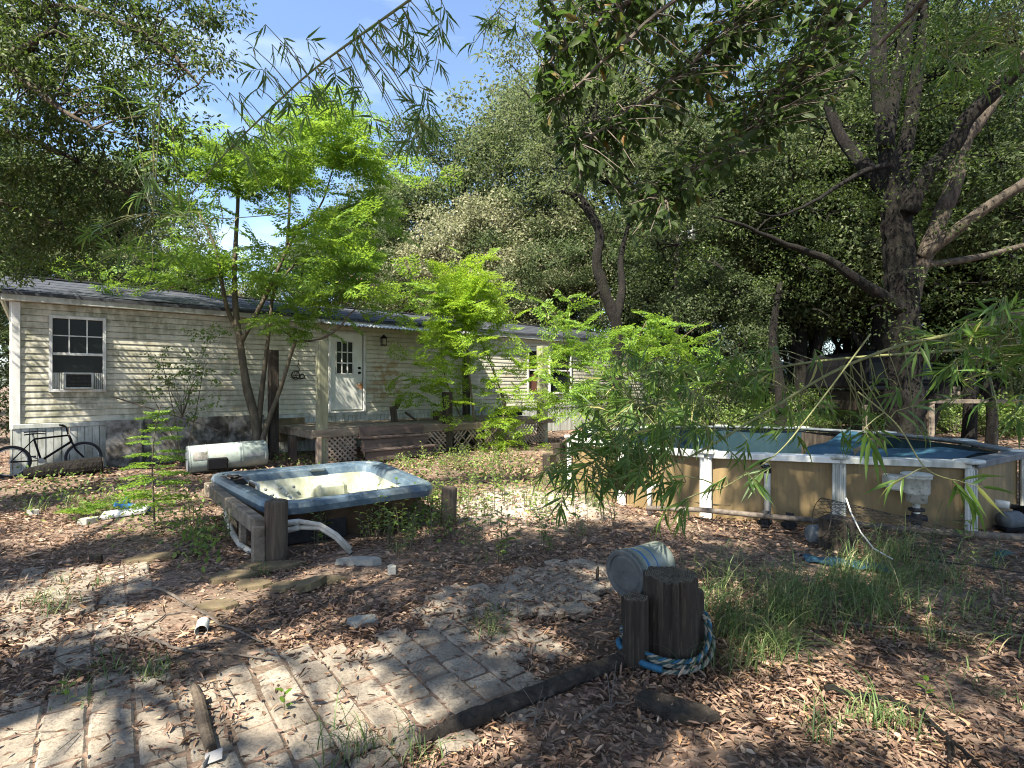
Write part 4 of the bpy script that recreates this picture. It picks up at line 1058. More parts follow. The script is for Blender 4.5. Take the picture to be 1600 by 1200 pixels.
rpost('narrow dark post half hidden behind the thick black post', 1.135, 3.47, .37, .085, m_post_dark, 26)
rpost('low post behind the cluster that the bucket lies on', .86, 3.66, .275, .12, m_post_dark, 26)
# bucket on its side
bd = Vector((.78, .62, .06)).normalized(); b0 = Vector((.735, 3.55, .437))
bk = thing('plastic_bucket', 'grimy plastic bucket with blue bands and a grey lid lying on its side on posts', 'bucket', (b0.x, b0.y, 0))
BL = .37
def br(h): return .150 - .022 * h / BL
obj('body', MB().lathe([(br(0.02), .02), (br(.06), .06), (br(.30), .30), (br(BL), BL), (br(BL) * .9, BL + .006), (0, BL + .004)], b0, bd, 40), m_bucket, bk, smooth=True)
for h0, h1 in ((.085, .105), (.175, .185)):
    obj('blue_band', MB().lathe([(br(h0) + .0012, h0), (br(h1) + .0012, h1)], b0, bd, 40), m_bucket_blue, bk, smooth=True)
for h in (.045, .06): obj('rib', MB().lathe([(br(h), h - .006), (br(h) + .010, h - .003), (br(h) + .010, h + .003), (br(h), h + .006)], b0, bd, 40), m_bucket, bk)
obj('lid', MB().lathe([(0, .004), (.02, .004), (.024, .0), (.105, .001), (.122, .006), (.128, -.004), (.150, -.006), (.158, .0), (.160, .022), (.153, .026)], b0, bd, 48), m_bucket_lid, bk, smooth=False)
hx = bd.orthogonal().normalized(); hy = bd.cross(hx)
nub = MB()
for q in range(24):
    a = 2 * math.pi * q / 24; c = b0 + (hx * math.cos(a) + hy * math.sin(a)) * .1575 + bd * .012
    nub.box(c, (.012, .012, .02), None, .003)
obj('lid_tabs', nub, m_bucket_lid, bk)
# rope: three turns of three-strand line
rope = thing('rope', 'thick blue and white twisted rope wound round the post cluster', 'rope', (BX, BY - .1, 0))
def ropepath(turn, s):
    a = s * 2 * math.pi; c = Vector((.955, 3.39))
    rx_, ry_ = .305 + .022 * turn, .215 + .022 * turn
    z = .035 + .05 * (1 if turn == 1 else 0) + .012 * math.sin(a * 2 + turn) + max(0, math.cos(a - .3)) ** 3 * (.20 - .06 * turn)
    z += max(0, math.cos(a - math.pi)) ** 4 * (.05 * (2 - turn))
    return Vector((c.x + rx_ * math.cos(a) * .82, c.y + ry_ * math.sin(a) - .01 * math.sin(3 * a), z))
mats3 = [m_rope_blue, m_rope_white, m_rope_green]
for turn in range(3):
    NP = 150
    for sdx in range(3):
        pts = []
        for i in range(NP + 1):
            s = i / NP; p = ropepath(turn, s); t = (ropepath(turn, s + .004) - ropepath(turn, s - .004)).normalized()
            u = t.cross(Vector((0, 0, 1))).normalized(); w = u.cross(t); ph = s * 2 * math.pi * 22 + sdx * 2.094
            pts.append(p + (u * math.cos(ph) + w * math.sin(ph)) * .0077)
        obj('strand', MB().tube(pts, .0072, 6), (m_rope_white, m_rope_white, m_rope_green)[sdx] if turn != 1 else (m_rope_green, m_rope_white, m_rope_blue)[sdx], rope, smooth=True)
# blue sleeve at the left of the rope
obj('blue_sleeve', MB().tube([ropepath(2, s) + Vector((0, -.004, .012)) for s in np.linspace(.46, .70, 18)], .020, 8), m_rope_blue, rope, smooth=True)
g = G(933, 907)
tag(obj('dark_stake', MB().tube([(g.x, g.y, -.02), (g.x + .004, g.y, .10), (g.x + .01, g.y, .13)], [.014, .015, .008], 7), m_post_dark, loc=(g.x, g.y, 0)), 'thin black stake poking out of the leaves left of the bucket', 'stake')

# edging timber
a, b = G(655, 1162), G(966, 1038)
et = thing('edging_timber', 'long half rotten black timber edging the brick path', 'timber', ((a.x + b.x) / 2, (a.y + b.y) / 2, 0))
n = 44
pts = [a.lerp(b, i / (n - 1)) + Vector((random.gauss(0, .0015), random.gauss(0, .0015), .030)) for i in range(n)]
tb = MB().tube(pts, [.012 + (.038 + random.uniform(-.002, .002)) * min(1, .35 + i / 15) for i in range(n)], 12)
tb.v = [(x + random.gauss(0, .0025), y + random.gauss(0, .0025), z * .85 + random.gauss(0, .003)) for x, y, z in tb.v]
obj('beam', tb, m_edging, et)
obj('sawn_end', MB().box(b + Vector((.035, .012, .045)), (.055, .075, .075), Matrix.Rotation(math.atan2(b.y - a.y, b.x - a.x), 3, 'Z'), .01), m_post_dark, et)
# short edging log set between the pavers at left, metal offcut
a, b = G(303, 1076), G(330, 1178)
tag(obj('rotten_log', MB().tube([a + Vector((0, 0, .02)), a.lerp(b, .3) + Vector((.004, 0, .034)), a.lerp(b, .7) + Vector((-.003, 0, .030)), b + Vector((0, 0, .026))], [.018, .027, .029, .024], 10), m_post, loc=(a.x, a.y, 0)), 'short mossy rotten log lying upright across the path joints', 'log')
g = G(334, 1192)
tag(obj('metal_offcut', MB().box((g.x, g.y, .035), (.07, .05, .004), Matrix.Rotation(.5, 3, 'X') @ Matrix.Rotation(.4, 3, 'Z')).box((g.x - .02, g.y - .02, .02), (.004, .06, .04)), m_steel, loc=(g.x, g.y, 0)), 'small bent metal offcut at the foot of the rotten log', 'metal scrap')
# tin can
g = G(316, 986); cd = Vector((.35, -.85, -.1)).normalized(); c0 = Vector((g.x - .02, g.y + .05, .045))
can = thing('tin_can', 'empty silver tin can lying on its side among the leaves', 'can', (g.x, g.y, 0))
obj('body', MB().lathe([(0, 0), (.038, 0), (.040, .003), (.0385, .008), (.0385, .045), (.0378, .05), (.0385, .055), (.0385, .107), (.040, .112), (.037, .113), (.0365, .02), (0, .02)], c0, cd, 24), m_pvc, can, smooth=False)
obj('rust_stain', MB().lathe([(0, .021), (.036, .021)], c0, cd, 24), m_rust, can)
# dark slab right of the timber
g = G(1040, 1104); poly = [(-.16, .02), (-.06, -.10), (.12, -.16), (.24, -.13), (.20, -.05), (.04, .04), (-.10, .10)]
tag(obj('stone_slab', MB().prism([(g.x + x, g.y + y) for x, y in poly], .0, .045, .04), m_edging, loc=(g.x, g.y, 0)), 'flat dark slab of stone or wood in front of the roped posts', 'stone slab')
# flagstones near the hot tub
FG = 'mossy flagstones in front of the hot tub'
def flag(label, px, py, wx, wy, rot, mat=m_flag, z=.03, grp=FG, tilt=.0):
    g = G(px, py); n = random.randint(6, 8); poly = []
    for k in range(n):
        a = 2 * math.pi * k / n + random.uniform(-.25, .25); r = random.uniform(.8, 1.1)
        x, y = wx * r * math.cos(a) / 2, wy * r * math.sin(a) / 2
        poly.append((g.x + x * math.cos(rot) - y * math.sin(rot), g.y + x * math.sin(rot) + y * math.cos(rot)))
    b = MB().prism(poly, -.01, z, .06)
    if tilt: b.v = [(x, y, zz + (x - g.x) * tilt + abs((wx) * tilt) * .2) for x, y, zz in b.v]
    return tag(obj('flagstone', b, mat, loc=(g.x, g.y, 0)), label, 'flagstone', grp)
flag('flat mossy stone under the foot of the round tub post', 424, 884, .62, .22, .2)
flag('green brown stone left of the tub post, below the frame leg', 362, 900, .46, .26, .4)
flag('oval tan flagstone lying in the leaf litter left of centre', 393, 914, .34, .26, 0)
flag('small tan flagstone between two other stones', 446, 916, .25, .20, .3)
flag('dark tilted flagstone right of the small tan one', 484, 916, .30, .20, .9, m_slab_dark if 'm_slab_dark' in globals() else m_flag, .05, FG, .12)
flag('pale edge of a thin flagstone, rightmost of the brown stones', 515, 906, .36, .14, .15)
flag('sunlit yellow ochre flagstone beside the tin can', 335, 948, .36, .24, .25)
flag('mossy slab in shade left of the tub frame', 235, 872, .55, .22, .5)
flag('thick green grey rectangular stone block under the tub', 560, 880, .44, .13, .05, m_slab, .06, 'pale stones in the leaf litter')
flag('round grey stepping stone alone in the brown leaves', 567, 971, .24, .17, .1, m_slab, .03, 'pale stones in the leaf litter')
for q, (px, py, s, lab) in enumerate(((52, 802, .16, 'pale round stone at the far left edge of the yard'), (138, 815, .22, 'white stone beside the blue board'), (612, 893, .12, 'small pale stone right of the stone block'), (150, 875, .14, 'dark little rock above the left pavers'))):
    flag(lab, px, py, s, s * .7, q, m_slab if q != 3 else m_post_dark, .06, 'small loose rocks')
# blue and white boards at left
g = G(195, 806)
jk = thing('foam_board', 'broken white and bright blue foam board lying in grass behind the sapling', 'board', (g.x, g.y, 0))
obj('white_face', MB().box((g.x, g.y, .06), (.50, .16, .05), Matrix.Rotation(.35, 3, 'Z') @ Matrix.Rotation(.25, 3, 'X') @ Matrix.Rotation(-.12, 3, 'Y'), .01), m_whitejunk, jk)
obj('blue_layer', MB().box((g.x + .03, g.y + .1, .11), (.40, .12, .06), Matrix.Rotation(.5, 3, 'Z') @ Matrix.Rotation(.3, 3, 'Y'), .015).box((g.x - .08, g.y + .12, .15), (.07, .1, .16), Matrix.Rotation(.3, 3, 'Y'), .015), m_bluejunk, jk)

# dark blocks left of the pool
for q, (px, py, h, lab) in enumerate(((858, 737, .36, 'black stub post standing left of the pool corner'), (874, 727, .48, 'taller black stub post next to the pool corner'))):
    g = G(px, py)
    post(lab, 0, 0, 0, h, .19, m_post_dark, False, (0, 0), 'black stub posts by the pool', (g.x, g.y))

# fallen sticks
SG = 'fallen sticks on the ground'
def stick(label, pts, r, mat=m_twig, twigs=0, name='stick'):
    P = [G(x, y) + Vector((0, 0, .02 + .01 * (i % 2))) for i, (x, y) in enumerate(pts)]
    Q = []
    for i in range(len(P) - 1):
        for k in range(4): Q.append(P[i].lerp(P[i + 1], k / 4) + Vector((random.gauss(0, .006), random.gauss(0, .006), random.gauss(0, .003))))
    Q.append(P[-1])
    b = MB().tube(Q, [r * (1 - .6 * i / len(Q)) for i in range(len(Q))], 6)
    for _ in range(twigs):
        i = random.randrange(1, len(Q) - 1); d = (Q[i + 1] - Q[i]).normalized(); sd_ = Vector((-d.y, d.x, 0)) * random.choice((-1, 1))
        l = random.uniform(.1, .28); e = Q[i] + (d + sd_ * random.uniform(.4, 1)) * l + Vector((0, 0, random.uniform(0, .08)))
        b.tube([Q[i], (Q[i] + e) / 2 + Vector((0, 0, .01)), e], [r * .45, r * .35, r * .2], 4)
    return tag(obj(name, b, mat, loc=P[0]), label, 'stick', SG)
stick('brown stick running diagonally behind the tin can', [(243, 918), (300, 950), (345, 978), (408, 1008)], .012)
stick('thin twig crossing the tin can from lower left', [(205, 1000), (260, 965), (310, 957), (372, 940)], .007, m_twig, 2)
stick('pale forked branch lying across the left path edge', [(70, 1028), (110, 1052), (200, 1052), (340, 1053)], .008, m_bark_light, 7)
stick('brown branch from the path towards the left', [(235, 1000), (280, 1020), (350, 1025), (425, 1035)], .011, m_twig, 3)
stick('crooked dark branch at the lower right corner', [(1288, 1078), (1340, 1094), (1390, 1096), (1440, 1122), (1490, 1165), (1545, 1215)], .018, m_bark, 3, 'fallen_branch')
stick('long thin stick lying across the right grass', [(1290, 972), (1380, 984), (1480, 988), (1600, 998)], .010, m_twig, 3)
stick('thin straight stick in front of the chicken wire', [(1400, 868), (1480, 882), (1560, 890), (1640, 905)], .010, m_black, 2)
stick('short grey stick below the roped posts', [(905, 1132), (940, 1110), (985, 1100)], .008, m_twig, 2)
stick('small stick lying left of the slim post', [(900, 985), (935, 972), (965, 966)], .006, m_twig, 1)
stick('bare twig in the middle of the yard', [(735, 905), (765, 880), (785, 868)], .006, m_twig, 2)
stick('little twig at the bottom edge of the leaf litter', [(835, 1140), (850, 1110), (853, 1085)], .005, m_twig, 2)
# ================================================================== BACKGROUND THINGS
# picket fence, far right
def picket_fence(label, a, b, h, step=.135):
    a, b = Vector(a), Vector(b); d = (b - a); L = d.length; d.normalize(); ang = math.atan2(d.y, d.x)
    f = thing('picket_fence', label, 'fence', (a.x, a.y, 0))
    me = mesh_of('picket', MB().prism([(-.05, -.01), (.05, -.01), (.05, .01), (-.05, .01)], 0, h - .06).add([(-.05, -.01, h - .06), (.05, -.01, h - .06), (.05, .01, h - .06), (-.05, .01, h - .06), (0, -.01, h), (0, .01, h)], [(0, 1, 4), (2, 3, 5), (0, 4, 5, 3), (1, 2, 5, 4)]), m_fence)
    k = 0; x = 0
    while x < L:
        p = a + d * x
        inst('picket', me, f, Matrix.Translation((p.x, p.y, random.uniform(-.03, .02))) @ Matrix.Rotation(ang + random.gauss(0, .02), 4, 'Z') @ Matrix.Rotation(random.gauss(0, .015), 4, 'Y'))
        x += step
    for z in (.35, h - .35): obj('rail', MB().bar((a.x, a.y + .04, z), (b.x, b.y + .04, z), .04, .09), m_fence, f)
    return f
picket_fence('grey picket fence far behind the big oak on the right', (14.5, 21.5, 0), (24, 19.0, 0), 1.65)
picket_fence('pale picket fence glimpsed beyond the pool left of the big oak', (9.6, 26.5, 0), (17, 26, 0), 1.65)
# post and rail by the big tree
pr = thing('post_and_rail', 'grey wooden post and single rail behind the right end of the pool', 'railing', (V(1453, 650, 13.2).x, 13.2, 0))
p0 = V(1453, 650, 13.2)
obj('post', MB().box((p0.x, p0.y, .62), (.14, .14, 1.28), None, .01), m_timber, pr)
obj('rail', MB().bar((p0.x - .1, p0.y - .09, 1.26), (p0.x + 5, p0.y + 1.2, 1.22), .05, .1, .006), m_timber, pr)
obj('post', MB().box((p0.x + 3.4, p0.y + .95, .6), (.14, .14, 1.22), None, .01), m_timber, pr)
# dark camper shell
q = V(1350, 580, 17.5)
cs_ = thing('camper_shell', 'dark boxy camper shell with smoked windows on a brown base beyond the pool', 'camper', (q.x, q.y, 0))
ccx, ccy = q.x, q.y
body = MB().loops([[(ccx + x * sx, ccy + y * sy, z) for x, y in ((-1, -1), (1, -1), (1, 1), (-1, 1))] for z, sx, sy in ((1.55, .98, 1.6), (1.6, 1.02, 1.65), (2.25, .98, 1.6), (2.55, .90, 1.5), (2.66, .78, 1.35))], True, True)
obj('shell', body, m_blackmetal, cs_)
for x in (-.48, .48):
    obj('window', MB().box((ccx + x, ccy - 1.64, 2.06), (.86, .03, .52), Matrix.Rotation(-.06, 3, 'X'), .01), m_glass_dark, cs_)
obj('bumper', MB().box((ccx, ccy - 1.72, 1.56), (2.0, .12, .12), None, .03).box((ccx, ccy - 1.70, 1.72), (1.9, .05, .05), None, .01), m_black, cs_)
obj('base', MB().box((ccx, ccy - .1, 1.16), (1.7, 2.4, .62), None, .03), m_post_dark, cs_)
for x in (-1, 1): obj('leg', MB().box((ccx + x * .9, ccy - 1.45, .4), (.12, .12, 1.3), None, .01), m_timber, cs_)
# pale shed far off
q = V(1252, 592, 38)
shd = thing('pale_shed', 'small pale building glimpsed far behind the pool', 'shed', (q.x, q.y, 0))
obj('wall', MB().box((q.x, q.y + 1.5, 1.2), (5.5, 3, 2.4), None, .02), m_white, shd)
obj('roof', MB().add([(q.x - 3, q.y - .3, 2.4), (q.x + 3, q.y - .3, 2.4), (q.x + 3, q.y + 3.3, 2.4), (q.x - 3, q.y + 3.3, 2.4), (q.x - 3, q.y + 1.5, 3.3), (q.x + 3, q.y + 1.5, 3.3)], [(0, 1, 5, 4), (2, 3, 4, 5), (0, 4, 3), (1, 2, 5), (0, 3, 2, 1)]), m_corr, shd)
obj('door', MB().box((q.x - .8, q.y - .02, 1.0), (.9, .05, 2.0), None, .01), m_timber, shd)
# yard light on a pole
q = V(1057, 480, 20.5)
sl = thing('yard_light', 'grey pole with a curved arm and a small yard lamp among dark trees', 'street lamp', (q.x, q.y, 0))
obj('pole', MB().tube([(q.x, q.y, 0), (q.x, q.y, 7.35)], [.11, .08], 10), m_bark_light, sl, smooth=True)
obj('arm', MB().tube([(q.x, q.y - .08, 6.9), (q.x + .06, q.y - .1, 7.2), (q.x + .2, q.y - .12, 7.38), (q.x + .5, q.y - .12, 7.46)], .025, 7), m_steel, sl, smooth=True)
lh = obj('lamp_head', MB().lathe([(0, .32), (.06, .31), (.08, .2), (.16, .1), (.2, .0), (.18, -.02), (.05, -.02)], (q.x + .55, q.y - .12, 7.32), n=14), m_steel, sl, smooth=True)
obj('globe', MB().lathe([(.16, 0), (.17, -.1), (.14, -.24), (.06, -.28), (0, -.28)], (q.x + .55, q.y - .12, 7.31), n=14), m_white_grimy, lh, smooth=True)

# spots of the yard the sun reaches: crowns keep a gap along those lines
LIT = []   # (point, radius): places the sun reaches through gaps
def lit(px, py, r, y=None): LIT.append((G(px, py), (max(.11, r * 1.25) if not (px > 850 and py > 930) else max(.08, r * .85))) if y is None else (V(px, py, y), r * 1.1))
for a in ((400, 1075, .30), (475, 1062, .22), (335, 1105, .24), (520, 1085, .14), (430, 1110, .12), (600, 1082, .10), (300, 940, .26), (245, 962, .26), (345, 945, .16), (150, 900, .34), (70, 930, .22), (105, 918, .30), (200, 890, .25),
          (130, 825, .50), (50, 805, .45), (260, 775, .50), (180, 770, .40), (40, 760, .5), (300, 800, .3), (450, 1003, .16), (500, 1040, .1), (40, 1000, .12), (100, 985, .1), (20, 1160, .14), (180, 1140, .10), (120, 1170, .08), (290, 1010, .08),
          (800, 778, .65), (745, 765, .55), (700, 785, .28), (850, 765, .55), (835, 815, .30), (890, 800, .3), (760, 722, .9), (700, 725, .6), (650, 740, .5), (830, 725, .8), (905, 745, .6), (780, 830, .2),
          (940, 785, .40), (1000, 800, .35), (1080, 806, .28), (1040, 770, .55), (1130, 818, .14), (1200, 842, .13), (1280, 862, .22), (1315, 882, .20), (1345, 890, .12), (1160, 835, .1),
          (1300, 1088, .16), (1190, 1072, .10), (1400, 1140, .20), (1540, 1008, .13), (1130, 1085, .10), (1420, 1180, .16), (1345, 1064, .08), (1250, 1125, .09), (700, 1172, .07), (780, 1155, .05), (1330, 1005, .07), (1200, 1010, .06), (1080, 1160, .06), (1480, 1120, .08), (680, 950, .06), (870, 1010, .05), (1450, 935, .08),
          (480, 900, .08), (620, 900, .07)): lit(*a)
for a in ((560, 755, .38, 7.9), (620, 762, .38, 7.3), (510, 752, .34, 7.9), (655, 752, .30, 6.8), (430, 735, .30, 7.9), (575, 722, .35, 8.4), (480, 727, .3, 8.0), (360, 745, .16, 7.0), (520, 775, .1, 5.9), (1060, 750, .40, 7.0), (1010, 740, .42, 7.3), (935, 720, .45, 8.4), (900, 700, .4, 8.8), (1100, 700, .3, 6.9), (960, 690, .4, 8),
          (503, 600, .30, 11.4), (503, 690, .3, 11.4), (600, 690, .55, 11.8), (660, 690, .5, 12.2), (848, 600, .4, 15.6), (355, 705, .42, 10.5), (400, 705, .25, 10.7), (240, 720, .22, 6.2), (245, 790, .2, 6.2),
          (600, 625, .9, 15.0), (680, 625, .9, 16.0), (540, 620, .5, 14.3), (780, 580, 1.2, 17.5), (800, 540, 1.0, 18), (900, 560, .9, 18.5), (960, 580, .9, 20), (725, 560, 1.3, 14.4), (725, 470, 1.4, 14.4), (725, 420, 1.2, 14.4), (770, 690, .8, 13.6), (650, 700, .5, 12.5),
          (480, 590, .35, 13.5), (470, 640, .3, 13.5), (200, 520, .22, 11.4), (260, 560, .24, 11.8), (320, 600, .28, 12.2), (230, 600, .2, 11.5), (300, 650, .22, 12), (350, 560, .2, 12.4), (60, 560, .12, 10.3), (45, 600, .1, 10.3), (400, 560, .2, 12.8), (450, 500, .25, 13.4), (180, 640, .14, 11.2), (700, 505, .8, 15.6), (600, 505, .7, 14.6),
          (1000, 540, 1.0, 9.6), (1080, 560, .6, 5.0), (980, 620, .5, 4.0), (1020, 640, .4, 3.4)): lit(*a)
for a in ((1250, 690, 1.2), (1310, 672, .8), (1520, 694, .9), (1570, 690, .8), (1240, 650, 1.4)): lit(*a)
for a in ((1250, 630, 1.3, 19), (1330, 640, 1.0, 19), (1500, 640, 1.0, 18), (1570, 640, 1.0, 17.5), (1300, 600, 1.6, 22), (1480, 570, 1.6, 24), (1215, 600, .6, 15.5), (1530, 610, 1.0, 20), (1190, 640, 1.0, 18), (1120, 630, 1.0, 17), (1060, 620, .9, 16.5)): lit(*a)
LP = np.array([tuple(p) for p, r in LIT]); LR = np.array([r for p, r in LIT])
Sn = np.array(SUN)
def keep_mask(P, pad, rg):
    """True where a leaf clump does not stand in the way of a sunlit spot"""
    keep = np.ones(len(P), bool)
    for p, r in zip(LP, LR):
        d = P - p; t = d @ Sn; q = d - t[:, None] * Sn[None, :]; dist = np.linalg.norm(q, axis=1)
        keep &= ~((t > 1.2) & (dist < r * .85 + pad * rg.uniform(.0, 1.3, len(P))))
    return keep

# ================================================================== TREES
def clump_leaves(rg, centers, cr, per, L, W, flat=.55, droop=.35, up=.7):
    n = len(centers)
    C = np.repeat(centers, per, axis=0)
    off = rg.normal(0, 1, (n * per, 3)); off = unit(off) * (rg.random((n * per, 1)) ** .45)
    cr_ = np.repeat(cr * rg.uniform(.6, 1.35, n), per)[:, None]
    P = C + off * cr_ * np.array([1, 1, flat])
    D = off * [1, 1, .3] + rg.normal(0, .55, P.shape) + [0, 0, -droop]
    N = rg.normal(0, 1 - up * .45, P.shape) + [0, 0, up * 1.3]
    LL = L * rg.uniform(.65, 1.3, len(P)); WW = W * rg.uniform(.7, 1.3, len(P))
    return P, D, N, LL, WW
def blob_centers(rg, blobs, dens):
    out = []
    for (x, y, z, rx, ry, rz) in blobs:
        k = max(3, int(dens * (rx * ry + ry * rz + rx * rz)))
        u = unit(rg.normal(0, 1, (k, 3))) * (rg.random((k, 1)) ** .33) ** .8
        out.append(np.array([x, y, z]) + u * [rx, ry, rz])
    return np.concatenate(out)
def twiggy(mb, rg, hub, targets, r0, r1, n=4, wig=.12):
    for t in targets:
        h = np.asarray(hub); d = t - h; l = np.linalg.norm(d)
        m1 = h + d * .35 + rg.normal(0, wig * l * .3, 3) + [0, 0, .06 * l]; m2 = h + d * .7 + rg.normal(0, wig * l * .3, 3)
        mb.tube([h, m1, m2, t], [r0, r0 * .75, r0 * .45, r1], n, False)
def limb(mb, pts, r0, r1, n=9, sub=5, wig=0.0, rough=0.0):
    """smooth tapered limb through points"""
    P = [Vector(p) for p in pts]; Q = []
    for i in range(len(P) - 1):
        a = P[max(i - 1, 0)]; b = P[i]; c = P[i + 1]; d = P[min(i + 2, len(P) - 1)]
        for k in range(sub):
            t = k / sub
            Q.append(.5 * ((2 * b) + (c - a) * t + (2 * a - 5 * b + 4 * c - d) * t * t + (3 * b - a - 3 * c + d) * t ** 3) + Vector((random.gauss(0, wig), random.gauss(0, wig), random.gauss(0, wig * .5))))
    Q.append(P[-1]); m = len(Q)
    rr = r0 if hasattr(r0, '__len__') else None
    R_ = [(r0 + (r1 - r0) * (i / (m - 1)) ** .85) * random.uniform(.94, 1.06) for i in range(m)]
    i0 = len(mb.v); mb.tube(Q, R_, n)
    if rough:
        flute = [random.gauss(0, rough) for _ in range(n)]
        for i in range(m):
            for k in range(n):
                v = Vector(mb.v[i0 + i * n + k]); f = 1 + flute[k] + random.gauss(0, rough * .5)
                mb.v[i0 + i * n + k] = tuple(Q[i] + (v - Q[i]) * f)
    return Q

# ---- generic oaks of the wood behind the home (three models, then copies)
def oak_model(seed, h, rad, leafmat, bark, label, cat='tree', nblob=11, dens=10, lsize=.15, name='oak_tree', lowcrown=.33, at=(0, 0, -50)):
    rg = np.random.default_rng(seed); random.seed(seed)
    t = thing(name, label, cat, (0, 0, 0), 'trees of the wood around the yard')
    b = MB(); lean = rg.normal(0, .05, 2)
    tr = limb(b, [(0, 0, -.2), (lean[0] * h * .2, lean[1] * h * .2, h * .18), (lean[0] * h * .5, lean[1] * h * .5, h * .42), (lean[0] * h * .7, lean[1] * h * .7, h * .66), (lean[0] * h, lean[1] * h, h * .88)], .030 * h * .75, .03, 9, 5, .02 * h * .15)
    blobs = []
    for i in range(nblob):
        f = (i + .5) / nblob; z = h * (lowcrown + (1 - lowcrown) * f * .95)
        prof = math.sin(math.pi * (.18 + .74 * f)) ** .8
        a = i * 2.399 + rg.normal(0, .4); r = rad * prof * rg.uniform(.45, .85)
        br_ = rad * rg.uniform(.36, .52) * (.75 + .35 * prof)
        c = (lean[0] * h * f + r * math.cos(a), lean[1] * h * f + r * math.sin(a), z)
        blobs.append((*c, br_, br_, br_ * .62))
        base = tr[min(len(tr) - 1, int(len(tr) * max(.15, f * .85)))]
        mid = base.lerp(Vector(c), .5) + Vector((0, 0, .05 * h))
        limb(b, [base, mid, c], .010 * h, .02, 6, 4, .03)
    blobs.append((lean[0] * h, lean[1] * h, h * .92, rad * .42, rad * .42, h * .10))
    C = blob_centers(rg, blobs, dens)
    for bl in blobs:
        near = C[np.linalg.norm(C - np.array(bl[:3]), axis=1) < max(bl[3:])][::5]
        twiggy(b, rg, bl[:3], near, .03, .008, 3)
    P, D, N, L, W = clump_leaves(rg, C, .62, 62, lsize, lsize * .5)
    obj('trunk', b, bark, t, smooth=True)
    leaves('crown', P, D, N, L, W, 'quad', leafmat, t)
    return t
WOODG = 'trees of the wood around the yard'
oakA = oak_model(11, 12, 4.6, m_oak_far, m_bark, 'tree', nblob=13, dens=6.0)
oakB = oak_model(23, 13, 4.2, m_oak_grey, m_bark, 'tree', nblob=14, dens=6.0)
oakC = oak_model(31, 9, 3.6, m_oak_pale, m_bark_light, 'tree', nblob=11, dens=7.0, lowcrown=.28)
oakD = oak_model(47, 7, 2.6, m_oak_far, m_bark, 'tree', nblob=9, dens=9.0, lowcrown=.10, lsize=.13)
used = set()
def plant(model, px, y, h, h0, rz, label):
    x = (px - 800) / 850 * y; s = h / h0
    if model.name not in used:
        used.add(model.name); model.location = (x, y, 0); model.rotation_euler = (0, 0, rz); model.scale = (s, s, s); model['label'] = label
        return model
    return copy_thing(model, (x, y, 0), rz, s, label)
